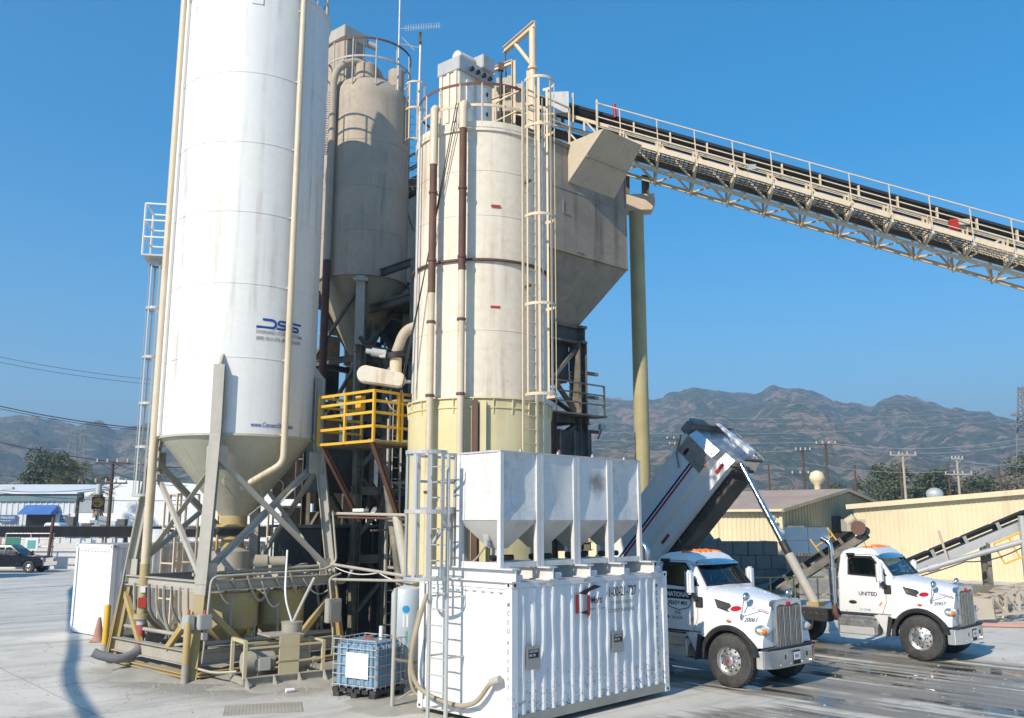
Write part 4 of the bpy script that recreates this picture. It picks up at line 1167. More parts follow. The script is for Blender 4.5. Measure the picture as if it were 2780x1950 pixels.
# walls as separate plates
def plate(nm, a, b, c, d, mat, tk=0.02):
    a, b, c, d = map(V, (a, b, c, d))
    n = (b - a).cross(d - a).normalized() * tk
    return MB().hexa([a, b, c, d, a + n, b + n, c + n, d + n]).build(nm, mat, ab)
ZM = 15.55
plate('front_wall', (0, 0, ZB), (BL, 0, ZB), (BL, 0, ZM), (0, 0, ZM), 'hopper_steel')
plate('front_wall', (0, 0.03, ZM), (BL, 0.03, ZM), (BL, 0.03, ZT), (0, 0.03, ZT), 'hopper_steel')
plate('side_wall', (0, BW, ZB), (0, 0.0, ZB), (0, 0.0, ZT), (0, BW, ZT), 'hopper_steel')
plate('side_wall', (BL, 0.03, ZB), (BL, BW, ZB), (BL, BW, ZT), (BL, 0.03, ZT), 'hopper_steel')
plate('back_wall', (BL, BW, ZB), (0, BW, ZB), (0, BW, ZT), (BL, BW, ZT), 'hopper_steel')
hx0, hx1, hy0, hy1, ZH = 1.35, 4.0, 1.35, 5.8, 10.9
plate('hopper_plate', (hx0, hy0, ZH), (hx1, hy0, ZH), (BL, 0, ZB), (0, 0, ZB), 'hopper_steel')
plate('hopper_plate', (hx1, hy0, ZH), (hx1, hy1, ZH), (BL, BW, ZB), (BL, 0, ZB), 'hopper_steel')
plate('hopper_plate', (hx1, hy1, ZH), (hx0, hy1, ZH), (0, BW, ZB), (BL, BW, ZB), 'hopper_steel')
plate('hopper_plate', (hx0, hy1, ZH), (hx0, hy0, ZH), (0, 0, ZB), (0, BW, ZB), 'hopper_steel')
MB().angle((0, -0.05, ZB + .03), (BL, -0.05, ZB + .03), 0.12, 0.02).build('edge_angle', 'hopper_steel', ab, fix=False)
MB().bar((0, -0.01, ZM), (BL, -0.01, ZM), 0.05, 0.1).build('edge_angle', 'hopper_steel', ab, fix=False)
bar(ab, 'edge_angle', (BL, 0.0, ZB), (BL, 0.0, ZT), 0.06, 'hopper_steel')
bar(ab, 'edge_angle', (0, -.03, ZT), (BL, -.03, ZT), 0.1, 'hopper_steel')
for x, z0, z1 in ((1.9, 14.6, 15.1), (2.6, 13.3, 13.35)):
    bar(ab, 'patch_bar', (x, -.03, z0), (x + .35, -.03, z0), 0.03, 'hopper_steel')
    bar(ab, 'patch_bar', (x, -.03, z0), (x, -.03, z1), 0.03, 'hopper_steel')
# overflow chute hung on the front wall
ch = [(2.2, 0, 15.85), (4.75, 0, 15.85), (4.7, -1.45, 17.55), (2.55, -1.45, 17.55), (2.2, 0, 17.35), (4.75, 0, 17.35)]
cm = MB(); cm._add(ch, [(0, 3, 4), (1, 5, 2), (0, 1, 2, 3), (3, 2, 5, 4), (0, 4, 5, 1)])
paint('chute_cream', (0.56, 0.47, 0.35), 0.65, dust=0.5, dustc=(.4,.34,.26), streak=0.7, rust=0.14)
chm = cm.build('overflow_chute', 'chute_cream', ab)
MB().bar((2.4, -0.75, 16.68), (4.74, -0.75, 16.68), 0.05, 0.04).build('chute_seam', 'chute_cream', chm, fix=False)
# deck and rails on top of the bin
box(ab, 'top_deck', (BL / 2, BW / 2, ZT + 0.04), (BL + .3, BW + .2, 0.06), 'tower_steel')
rail_path(ab, [(0.0, 3.0, ZT + .06), (0.0, 0.0, ZT + .06), (2.3, 0.0, ZT + .06)], 1.5, 'conv_cream', 2, 0.06, 0.05, spacing=1.2)
rail_path(ab, [(0.0, 3.0, ZT + .06), (0.0, BW, ZT + .06)], 1.1, 'tower_steel', 2, 0.05, 0.04, spacing=1.5)
# jib crane and gantry on the deck
jb = thing('jib_crane', 'cream jib crane with slanted beam on the bin deck', 'crane', (0.75, 30.0, ZT + .07))
rod(jb, 'post', (0, 0, 0), (0, 0, 4.15), 0.13, 'conv_cream', 14)
box(jb, 'post_stub', (-0.12, 0.08, 1.25), (0.22, 0.22, 2.5), 'conv_cream')
MB().cyl((0, 0, 2.55), (0, 0, 2.65), 0.18, n=14).build('collar', 'conv_cream', jb, fix=False)
ibeam(jb, 'jib_beam', (0.08, -.12, 4.28), (-1.05, 1.75, 4.28), 0.16, 0.26, 'conv_cream', 0.03)
rod(jb, 'brace', (-0.02, 0.05, 2.75), (-.62, 1.05, 4.15), 0.075, 'conv_cream', 10)
pipe(jb, 'hoist_chain', [(-1.0, 1.65, 4.15), (-1.0, 1.65, 3.6), (-.97, 1.62, 3.1)], 0.025, 'rust_brown', 5)
ga = thing('hoist_gantry', 'cream goal shaped hoist frame with a black hanging screw', 'frame', (0, 0, ZT + .07))
for p in ((0.05, 31.0), (-0.75, 31.6)):
    ibeam(ga, 'post', (p[0], p[1], 0), (p[0], p[1], 3.45), 0.16, 0.16, 'conv_cream', 0.02, up=(1, 0, 0))
for z in (3.4, 2.1):
    ibeam(ga, 'cross_beam', (0.05, 31.0, z), (-.75, 31.6, z), 0.12, 0.18, 'conv_cream', 0.02)
rod(ga, 'screw_jack', (-0.42, 31.3, 0.9), (-.42, 31.3, 3.3), 0.06, 'black', 10)
MB().box((-.42, 31.3, 3.35), (.2, .2, .3)).build('jack_head', 'rust_brown', ga, fix=False)

# dark batch tower below the bin
bt = thing('batch_tower', 'dark steel lattice batch tower with platforms under the aggregate bin', 'tower', N, TYAW)
cols = [(x, y) for x in (1.3, 4.05) for y in (1.35, 5.8)]
for x, y in cols:
    MB().ibeam((x, y, 5.4), (x, y, 10.3), 0.55, 0.4, 0.04, up=(1, 0, 0)).build('column', 'tower_steel', bt, fix=False)
    MB().ibeam((x, y, 0), (x, y, 5.4), 0.4, 0.4, 0.04, up=(1, 0, 0)).build('column', 'tower_steel', bt, fix=False)
for z in (10.88, 10.3):
    for (a, b) in (((1.0, 1.35), (4.35, 1.35)), ((1.0, 5.8), (4.35, 5.8)), ((1.3, 1.0), (1.3, 6.2)), ((4.05, 1.0), (4.05, 6.2))):
        MB().bar((*a, z), (*b, z), 0.3, 0.09).build('girder_flange', 'tower_steel', bt, fix=False)
for (a, b) in (((1.0, 1.35), (4.3, 1.35)), ((1.0, 5.8), (4.3, 5.8)), ((1.3, 1.0), (1.3, 6.2)), ((4.05, 1.0), (4.05, 6.2))):
    MB().bar((*a, 10.6), (*b, 10.6), 0.06, 0.56).build('girder_web', 'tower_dark', bt, fix=False)
for z in (7.4, 5.3, 2.8):
    for (a, b) in (((1.3, 1.35), (4.6, 1.35)), ((1.3, 5.8), (4.05, 5.8)), ((1.3, 0.9), (1.3, 5.8)), ((4.05, 0.9), (4.05, 5.8))):
        ibeam(bt, 'beam', (*a, z), (*b, z), 0.2, 0.3, 'tower_steel')
for z0, z1 in ((7.5, 10.2), (5.4, 7.3), (2.9, 5.2), (0.1, 2.7)):
    for (a, b) in (((1.3, 1.35), (4.05, 1.35)), ((4.05, 1.35), (4.05, 5.8)), ((1.3, 5.8), (1.3, 1.35)), ((4.05, 5.8), (1.3, 5.8))):
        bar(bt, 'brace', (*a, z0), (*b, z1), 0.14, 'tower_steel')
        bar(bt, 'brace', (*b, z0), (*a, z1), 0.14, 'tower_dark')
MB().box((2.7, 3.4, 6.2), (3.6, 4.6, 1.5)).build('weigh_batcher', 'tower_dark', bt, bevel=0.05)
for k in range(5):
    box(bt, 'batcher_rib', (1.2 + k * 0.75, 1.05, 6.2), (0.08, 0.1, 1.5), 'tower_steel')
MB().box((2.7, 3.4, 9.6), (2.4, 3.6, 1.6)).build('bin_gate_housing', 'tower_dark', bt, bevel=0.1)
MB().box((2.7, 3.4, 3.9), (2.6, 2.6, 1.9)).build('mixer_housing', 'tower_dark', bt, bevel=0.1)
rail_path(bt, [(0.9, 0.7, 7.55), (4.75, 0.7, 7.55)], 1.1, 'tower_steel', 3, 0.06, 0.05, spacing=1.2)
box(bt, 'walkway', (2.8, 0.95, 7.5), (4.0, 0.7, 0.06), 'tower_steel')
for z in (6.0, 7.0, 8.3, 9.2):
    bar(bt, 'stub_beam', (4.0, 1.35, z), (4.95, 1.2, z - .02), 0.12, 'tower_steel')
for k in range(9):
    z = 8.0 + k * 0.13
    MB().arc((3.2, .95), 0.05, z, 0, 2 * pi, 0.02, 0.05, 6).build('hanging_chain', 'black', bt, fix=False)
lt = MB().box((4.9, 0.95, 7.15), (0.32, 0.12, 0.2)).build('floodlight', 'galv', bt, fix=False)
rod(bt, 'lamp_arm', (4.7, 1.0, 6.7), (4.85, 0.95, 7.05), 0.03, 'tower_steel')
# steel stair and pipe bay left of the tower
sb = thing('stair_bay', 'dark open steel bay of stairs, pipes and cross bracing between the silos', 'steel frame', N, TYAW)
gx = [-3.4, -1.4, 0.6]; gy = [1.6, 4.4]
for x in gx:
    for y in gy:
        ibeam(sb, 'column', (x, y, 0), (x, y, 12.2), 0.24, 0.24, 'tower_steel', 0.025, up=(1, 0, 0))
for z in (2.2, 4.3, 6.6, 8.8, 10.9, 12.1):
    for y in gy: ibeam(sb, 'beam', (gx[0], y, z), (gx[2], y, z), 0.16, 0.24, 'tower_steel')
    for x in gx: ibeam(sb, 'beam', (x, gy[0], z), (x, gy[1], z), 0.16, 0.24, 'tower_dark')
    if z in (4.3, 8.8, 10.9):
        box(sb, 'floor_plate', (-1.4, 3.0, z + .14), (4.2, 2.9, 0.05), 'tower_dark')
        rail_path(sb, [(gx[0], gy[0], z + .15), (gx[2], gy[0], z + .15)], 1.05, 'tower_steel', 2, 0.05, 0.045, spacing=1.0)
zz = [0.1, 2.1, 4.2, 6.5, 8.7, 10.8]
for z0, z1 in zip(zz, zz[1:]):
    for x0, x1 in zip(gx, gx[1:]):
        bar(sb, 'brace', (x0, gy[0], z0), (x1, gy[0], z1), 0.1, 'tower_steel')
        bar(sb, 'brace', (x1, gy[1], z0), (x0, gy[1], z1), 0.12, 'tower_dark')
MB().cyl((-2.6, 2.8, 5.0), (-2.6, 2.8, 8.6), 0.7, n=24).build('surge_tank', 'tower_dark', sb, smooth=40)
MB().cyl((-0.4, 3.0, 9.2), (-.4, 3.0, 12.0), 0.9, n=24).build('surge_tank', 'tower_dark', sb, smooth=40)
MB().box((-1.0, 3.3, 3.2), (3.2, 1.6, 1.9)).build('water_tank', 'tower_dark', sb, bevel=0.05)
MB().box((-1.6, 4.6, 7.7), (3.0, 0.2, 1.8)).build('screen_panel', 'tower_dark', sb, fix=False)
rs_ = random.Random(5)
for x in [-5.8 + .82 * k for k in range(8)]:  # dark sheets added behind the bay so its depths read nearly black
    z = .9
    while z < 12.0:
        h = rs_.uniform(1.1, 2.4)
        if rs_.random() < .68: MB().box((x + .4, 7.3 + rs_.uniform(-.5, .3), z + h / 2), (.86, .08, h)).build('dark_backing', 'tower_dark', sb, fix=False)
        z += h + (.05 if rs_.random() < .6 else .3)
for x in (-5.4, -4.4):
    ibeam(sb, 'column', (x, 1.6, 0), (x, 1.6, 9.0), 0.22, 0.22, 'tower_steel', 0.025, up=(1, 0, 0))
for z in (2.6, 4.6, 6.8, 8.9):
    ibeam(sb, 'beam', (-5.6, 1.6, z), (-3.4, 1.6, z), 0.16, 0.24, 'tower_steel')
for k, z in enumerate((1.0, 3.2, 5.2, 7.3)):
    bar(sb, 'brace', (-5.4, 1.6, z), (-3.4, 1.6, z + 2), .1, 'tower_steel')
    bar(sb, 'brace', (-3.4, 1.7, z), (-5.4, 1.7, z + 2), .1, 'tower_dark')
for k in range(9):
    x = -5.0 + .55 * k
    rod(sb, 'riser_pipe', (x, 2.2 + .3 * (k % 3), .3), (x + .2, 2.2 + .3 * (k % 3), 5.5 + (k * 37 % 5)), .04 + .02 * (k % 2), 'tower_steel', 7)
    bar(sb, 'cable_tray', (x, 2.9, 1.5 + (k * 29 % 8)), (x + 1.3, 2.9, 1.7 + (k * 29 % 8)), .12, 'tower_steel', .05)
# thin dusty members along the open face
for k in range(26):
    x = -5.6 + rs_.random() * 6.0; z = .4 + rs_.random() * 7.5; y = .2 + rs_.random() * 1.1
    kind = k % 4
    if kind == 0: rod(sb, 'riser_pipe', (x, y, max(.1, z - 2.2)), (x, y, z + 2.2), .03 + .02 * rs_.random(), 'dusty' if k % 8 else 'frame_grey', 7)
    elif kind == 1: bar(sb, 'rail', (x, y, z), (x + 1.6, y, z + .05), .05, 'tower_steel')
    elif kind == 2: bar(sb, 'brace', (x, y, z), (x + 1.2, y + .3, z + 1.7), .07, 'dusty')
    else: pipe(sb, 'cable', sag((x, y, z), (x + 1.8, y + .2, z + .2), .3), .018, 'dusty', 5)
ladder(sb, (-4.7, .7), (1, 0), .2, 7.6, .42, 'dusty', .32)
cage(sb, (-4.7, .7), (.1, -1), [2.4, 3.6, 4.8, 6.0, 7.2], 0.36, 'dusty', 5)
for k in range(7):
    pipe(sb, 'hose', bend([(-5.2 + k * .35, -.2, .05), (-4.9 + k * .35, -.5, .5 + .15 * (k % 3)), (-4.6 + k * .3, -.1, .9), (-4.4 + k * .3, .3, .1)], .3), .05, 'dusty' if k % 2 else 'tower_steel', 7)
MB().box((-4.6, 4.0, 5.4), (1.6, 1.4, 1.6)).build('batch_hopper', 'tower_dark', sb, bevel=.05)
MB().box((-3.4, 4.6, 1.8), (2.2, 1.4, 2.6)).build('mixer_unit', 'tower_dark', sb, bevel=.08)
rod(sb, 'screw_conveyor', (-3.2, 1.2, 8.2), (0.8, 1.2, 9.0), 0.22, 'tower_steel', 14)
rod(sb, 'screw_conveyor', (-2.4, 0.6, 1.0), (-1.6, 0.9, 9.4), 0.16, 'tower_steel', 12)
for i, (x, y) in enumerate(((-2.0, 1.3), (-1.7, 1.25), (-0.9, 1.3), (-0.1, 1.2), (0.2, 1.3), (-2.9, 1.3))):
    rod(sb, 'riser_pipe', (x, y, 0.2 + .3 * (i % 3)), (x, y, 7.5 + (i % 2) * 2.6), 0.045 + 0.02 * (i % 3), 'tower_steel' if i % 2 else 'frame_grey', 8)
ladder(sb, (-2.3, 1.35), (1, 0), 0.2, 8.8, 0.42, 'frame_grey', 0.32)
cage(sb, (-2.3, 1.35), (0, -1), [2.4, 3.6, 4.8, 6.0, 7.2, 8.4], 0.38, 'tower_steel', 5)
for k in range(12):
    box(sb, 'stair_tread', (-3.2 + k * 0.24, 5.2, 0.4 + k * 0.33), (0.26, 0.9, 0.04), 'safety_yellow' if k % 4 == 1 else 'tower_steel')
bar(sb, 'stair_stringer', (-3.3, 4.72, 0.2), (-.4, 4.72, 4.2), 0.05, 'safety_yellow', 0.22)
bar(sb, 'stair_stringer', (-3.3, 5.68, 0.2), (-.4, 5.68, 4.2), 0.05, 'tower_steel', 0.22)
ibeam(sb, 'catwalk_beam', (-3.9, -.4, 4.1), (1.4, -3.4, 4.1), 0.12, 0.1, 'frame_grey', 0.02)

# high walkway bridging the grey silo and the bin, with caged ladder
hw = thing('high_walkway', 'dark high level walkway with rails between grey silo and bin deck', 'walkway', (0, 0, 0))
A, B = V((-4.3, 31.6, 15.6)), V((-1.1, 31.0, 17.1))
for o in (V((0.05, -0.45, 0)), V((0.1, 0.45, 0))):
    bar(hw, 'stringer', A + o, B + o, 0.06, 'tower_steel', 0.22)
    for h in (0.55, 1.1):
        bar(hw, 'rail', A + o + V((0, 0, h)), B + o + V((0, 0, h)), 0.045, 'tower_steel')
    for k in range(4):
        q = A.lerp(B, k / 3) + o
        bar(hw, 'rail_post', q, q + V((0, 0, 1.1)), 0.05, 'tower_steel')
for k in range(18):
    q = A.lerp(B, (k + .5) / 18)
    bar(hw, 'tread', q + V((0.05, -0.45, 0)), q + V((0.1, .45, 0)), 0.12, 'tower_steel', 0.03)
for k in range(4):
    a = A + V((.2 + k * .8, -.5, 0.1 + .37 * k)); 
    bar(hw, 'brace', a, a + V((0.5, 0.05, -1.6)), 0.06, 'tower_steel')
ladder(hw, (-3.62, 30.75), (1, 0), 15.4, 19.2, 0.4, 'conv_cream', 0.3)
cage(hw, (-3.62, 30.75), (0.3, -1), [17.2, 18.4, 19.4], 0.36, 'conv_cream', 5)
MB().cyl((-3.6, 30.9, 11.9), (-3.35, 30.8, 11.9), 0.16, n=14).build('horn', 'silo_grey', hw, smooth=40)

# black equipment enclosure behind the silo skid
eq = thing('pump_house', 'black sided equipment enclosure behind the white silo legs', 'enclosure', (-5.6, 28.6, 0), YAW)
MB().box((0, 0, 1.75), (2.8, 2.4, 3.5)).build('wall', 'black', eq, bevel=0.03)
for x in (-1.3, -.4, .5, 1.3):
    box(eq, 'stud', (x, -1.22, 1.75), (0.06, 0.06, 3.4), 'tower_dark')
box(eq, 'roof', (0, 0, 3.55), (3.0, 2.6, 0.08), 'tower_steel')
# pipe runs crossing the open bay
pr = thing('pipe_run', 'horizontal pipe and cable run slung from the white silo to the cream silo', 'pipe', (0, 0, 0))
rod(pr, 'rail_bar', (-5.1, 25.2, 3.92), (-2.2, 23.0, 3.85), 0.04, 'frame_grey')
rod(pr, 'rail_bar', (-5.1, 25.25, 3.82), (-2.2, 23.05, 3.75), 0.03, 'rust_brown')
rod(pr, 'pipe', (-4.95, 25.0, 2.55), (-2.1, 21.9, 2.35), 0.04, 'frame_grey')
rod(pr, 'pipe', (-4.95, 24.9, 2.15), (-2.1, 21.9, 2.3), 0.035, 'frame_grey')
pipe(pr, 'cable', sag((-4.9, 25.0, 2.5), (-3.4, 23.3, 2.42), 0.12) + sag((-3.4, 23.3, 2.42), (-2.1, 21.9, 2.3), 0.12)[1:], 0.014, 'label_white', 5)
box(pr, 'junction_box', (-4.1, 24.5, 4.0), (0.4, 0.2, 0.08), 'label_white', rz=-.6)
rod(pr, 'downspout', (-3.6, 25.4, 5.2), (-2.75, 23.0, 1.8), 0.11, 'tower_steel', 12)
rod(pr, 'downspout', (-3.02, 23.75, 3.8), (-2.5, 22.5, 1.9), 0.12, 'frame_grey', 12)

# ============================================================ inclined conveyor
cv = thing('main_conveyor', 'long inclined cream truss conveyor with black belt and railed catwalk', 'conveyor', (5.1, 34.0, 19.15))
DIR = V((1, -0.08, -0.343)); LAT = V((-0.08, -0.997, 0)).normalized()
def CP(s, l, h): return DIR * s + LAT * l + V((0, 0, h))
S0, S1, DS = -5.0, 24.0, 1.42
def tro(s, sg=1.0):
    return [CP(s, l, h) for l, h in ((-.52, .1), (-.36, -.08), (-.16, -.2), (.16, -.2), (.36, -.08), (.52, .1))]
MB().grid([tro(S0 + (S1 - S0) * i / 60) for i in range(61)]).build('carrying_belt', 'belt', cv, smooth=60)
MB().grid([[CP(S0 + (S1 - S0) * i / 40, l, -.98) for l in (-.46, .46)] for i in range(41)]).build('return_belt', 'belt', cv)
MB().grid([[CP(S0 + (S1 - S0) * i / 40, l, .1 + .34 * sin(a)) for a, l in ((R(10 + 160 * k / 10), .5 * cos(R(10 + 160 * k / 10))) for k in range(11))] for i in range(41)]).build('belt_cover', 'belt', cv, smooth=60)
for l in (-.6, .6):
    for h in (-.34, -1.62):
        MB().bar(CP(S0, l, h), CP(S1, l, h), 0.09, 0.14).build('chord', 'conv_cream', cv, fix=False)
    MB().bar(CP(S0, l, -.9), CP(S1, l, -.9), 0.05, 0.09).build('stringer', 'conv_cream', cv, fix=False)
s = S0; k = 0
while s < S1:
    for l in (-.6, .6):
        bar(cv, 'truss_post', CP(s, l, -.34), CP(s, l, -1.62), 0.08, 'conv_cream')
        a, b = (-.34, -1.62)
        bar(cv, 'truss_diagonal', CP(s, l, a if k < 12 else b), CP(s + DS, l, b if k < 12 else a), 0.07, 'conv_cream')
        m = MB().bar(CP(s + .55, l * .95, -.34), CP(s + .55, l * .95, .16), 0.12, 0.06, up=DIR); m.build('idler_stand', 'conv_cream', cv, fix=False)
    MB().cyl(CP(s + .55, -.5, -.3), CP(s + .55, .5, -.3), 0.07, n=8).build('idler_roller', 'black', cv, fix=False)
    bar(cv, 'idler_wing', CP(s + .55, .22, -.32), CP(s + .55, .56, -.05), 0.05, 'black')
    # bottom lacing
    bar(cv, 'bottom_lace', CP(s, -.6, -1.62), CP(s + DS / 2, .6, -1.62), 0.06, 'conv_cream')
    bar(cv, 'bottom_lace', CP(s + DS / 2, .6, -1.62), CP(s + DS, -.6, -1.62), 0.06, 'conv_cream')
    if s > -1.6:
        # catwalk
        bar(cv, 'catwalk_bracket', CP(s, -.62, -1.75), CP(s, 1.5, -1.3), 0.07, 'conv_cream', 0.11)
        bar(cv, 'rail_post', CP(s, 1.46, -1.35), CP(s - .05, 1.46, 0.12), 0.035, 'conv_cream')
        bar(cv, 'rail_upright', CP(s + .15, .66, -.34), CP(s + .05, .66, -1.25), 0.08, 'conv_cream', 0.05)
        MB().bar(CP(s + .04, 1.47, -1.1), CP(s + DS - .05, 1.47, -1.1), 0.015, 0.2).build('toe_board', 'conv_cream', cv, fix=False)
        m = MB()
        for q in range(8):
            m.bar(CP(s + (q + .5) * DS / 8, .66, -1.24), CP(s + (q + .5) * DS / 8, 1.45, -1.24), 0.035, 0.03)
        for q in range(5):
            l = .7 + q * .18
            m.bar(CP(s + .03, l, -1.22), CP(s + DS - .03, l, -1.22), 0.03, 0.03)
        m.build('catwalk_grating', 'tower_steel' if k < 12 else 'conv_cream', cv, fix=False)
    s += DS; k += 1
for l, h, w in ((1.46, .12, .04), (1.46, -.45, .035), (1.46, -.85, .025), (-1.0, .2, .035)):
    bar(cv, 'hand_rail', CP(-1.7, l, h), CP(S1, l, h), w, 'conv_cream')
s = -1.5
while s < S1:
    bar(cv, 'rail_post', CP(s, -1.0, -1.0), CP(s, -1.0, .2), 0.03, 'conv_cream'); s += DS * 2
box(cv, 'emergency_switch', tuple(CP(11.6, .9, -.55)), (0.28, 0.2, 0.5), 'lens_red')
box(cv, 'switch_plate', tuple(CP(11.9, .8, -.25)), (0.7, 0.05, 0.22), 'conv_cream')
box(cv, 'motor_box', tuple(CP(4.3, .75, -.42)), (0.3, 0.2, 0.2), 'galv')
MB().cyl(CP(-.9, .5, .2), CP(-.95, .5, .75), 0.07, n=10).build('warning_lamp', 'lens_red', cv, smooth=40)
for p in ((-2.6, -.1), (-1.65, .0)):
    MB().bar(CP(p[0], .75, -.9), CP(p[0], .75, .6), 0.09, 0.07).build('gate_post', 'conv_cream', cv, fix=False)
MB().cyl(CP(-5.05, -.55, -.1), CP(-5.05, .55, -.1), 0.36, n=24).build('head_pulley', 'black', cv, smooth=40)
MB().box(CP(-5.3, 0, -.4), (1.5, 1.5, 1.2), -.08).build('head_chute', 'chute_cream', cv, bevel=0.03)
MB().cyl(CP(-5.1, .7, .1), CP(-5.1, 1.3, .1), 0.24, n=16).box(CP(-5.4, 1.0, .0), (.5, .4, .4)).build('drive_motor', 'frame_grey', cv, smooth=40)
plate_ = MB().box(CP(-3.2, 1.0, -.1), (0.9, 0.05, 0.9), -.08).build('guard_plate', 'galv', cv, fix=False)
MB().box(CP(-3.9, 1.15, -1.0), (1.3, 0.5, 0.06), -.08).build('access_step', 'conv_cream', cv, fix=False)
for l in (-.6, .6):
    ibeam(cv, 'head_leg', CP(-4.2, l, -1.62), CP(-4.2, l, -1.62) - V((0, 0, 1.5)), 0.15, 0.15, 'conv_cream', 0.02, up=(1, 0, 0))
    ibeam(cv, 'head_leg', CP(-2.2, l, -1.62), CP(-2.2, l, -1.62) - V((0, 0, 0.85)), 0.15, 0.15, 'conv_cream', 0.02, up=(1, 0, 0))
# support column with hammerhead
sc_ = thing('support_column', 'olive yellow round steel column with hammerhead cap under the conveyor', 'column', (5.1, 35.0, 0), R(-4))
MB().lathe([(0.3, 0), (0.3, 16.2)], 40).build('shaft', 'olive', sc_, smooth=40)
MB().prism([(-.35, 16.15), (.62, 16.15), (.75, 16.4), (.75, 16.85), (-.75, 16.85), (-.75, 16.4), (-.62, 16.15)], -.32, .32, 'y').build('cap', 'chute_cream', sc_, bevel=0.02)
for x in (-.4, .4):
    MB().ibeam((x, 0, 16.85), (x, -.2, 17.7), 0.25, 0.3, 0.03, up=(1, 0, 0)).build('bearing', 'tower_steel', sc_, fix=False)
MB().arc((0, 0), .305, 14.3, 0, 2 * pi, 0.02, 0.03, 32).build('weld_seam', 'olive', sc_, fix=False)
rod(sc_, 'downpipe', (0.33, -.33, 1.5), (0.33, -.33, 4.6), 0.06, 'olive', 10)
# ============================================================ white shipping container with the bins on top
CL, CW, CH = 4.92, 2.6, 2.52
KC = V((0.0, 16.75, 0.1))
def make_container(name, label, loc, L, yaw):
    t = thing(name, label, 'container', loc, yaw)
    m = MB()
    # corrugated long sides
    def corr(y, sg, nm):
        pts = []; x = 0.16; pitch = 0.278
        pts.append((x, 0.0))
        while x + pitch < L - 0.12:
            pts += [(x + 0.075, 0.0), (x + 0.145, 0.044), (x + 0.2, 0.044), (x + 0.262, 0.0)]
            x += pitch
        pts.append((L - 0.14, 0.0))
        rows = []
        zs = [0.17 + (CH - .29) * i / 18 for i in range(19)]
        for z in zs:
            row = []
            for i, (a, d) in enumerate(pts):
                # dents and waviness of the old panel
                w = 0.012 * mnoise.noise(V((a * 1.6, z * 1.9, 4.4))) + 0.022 * max(0, mnoise.noise(V((a * 3.1, z * 2.4, 8.4))))
                k = 1.0 if 0.17 < z < CH - .13 else 0
                row.append((a + 0.02 * k * mnoise.noise(V((a * 5, z * 2.5, 1.1))), y + sg * (0.05 - d + w * k), z))
            rows.append(row)
        MB().grid(rows).build(nm, 'container_side', t)
    corr(0.0, 1, 'side_panel'); corr(CW, -1, 'side_panel')
    # end panel with shallow ribs
    rows = []
    for z in [0.17 + (CH - .3) * i / 4 for i in range(5)]:
        row = []; y = 0.14
        for k in range(17):
            row += [(0.02 + (0.008 if k % 2 else 0.0), 0.14 + k * 0.135, z), (0.02 + (0.008 if k % 2 else 0.0), 0.14 + k * 0.135 + .11, z)]
        rows.append(row)
    MB().grid(rows).build('end_panel', 'container_white', t)
    box(t, 'end_panel', (L - .03, CW / 2, CH / 2), (0.03, CW - .2, CH - .3), 'container_white')
    for x in (0.075, L - 0.075):
        for y in (0.075, CW - 0.075):
            box(t, 'corner_post', (x, y, CH / 2), (0.15, 0.15, CH - .24), 'container_side')
            for z in (0.06, CH - 0.06):
                c = MB().box((x, y, z), (0.18, 0.16, 0.12)).build('corner_casting', 'container_white', t, bevel=0.01)
                if y < 1:
                    MB().cyl((x, y - .082, z), (x, y - .083, z), 0.032, n=12).build('hole', 'ink_black', c, fix=False)
                if x < 1:
                    MB().cyl((x - .092, y, z), (x - .093, y, z), 0.03, n=12).build('hole', 'ink_black', c, fix=False)
    for y in (0.05, CW - 0.05):
        box(t, 'top_rail', (L / 2, y, CH - 0.065), (L - .36, 0.08, 0.1), 'container_white')
        box(t, 'bottom_rail', (L / 2, y, 0.1), (L - .36, 0.09, 0.17), 'dusty')
    for z in (0.1, CH - 0.07):
        box(t, 'end_rail', (0.05, CW / 2, z), (0.09, CW - .32, 0.14 if z < 1 else 0.12), 'container_white')
    rf = box(t, 'roof', (L / 2, CW / 2, CH - 0.02), (L - .2, CW - .2, 0.03), 'dusty')
    for k in range(9):
        box(t, 'vent_slot', (-0.001, 0.3 + k * 0.235, CH - 0.2), (0.012, 0.1, 0.014), 'label_grey')
    return t
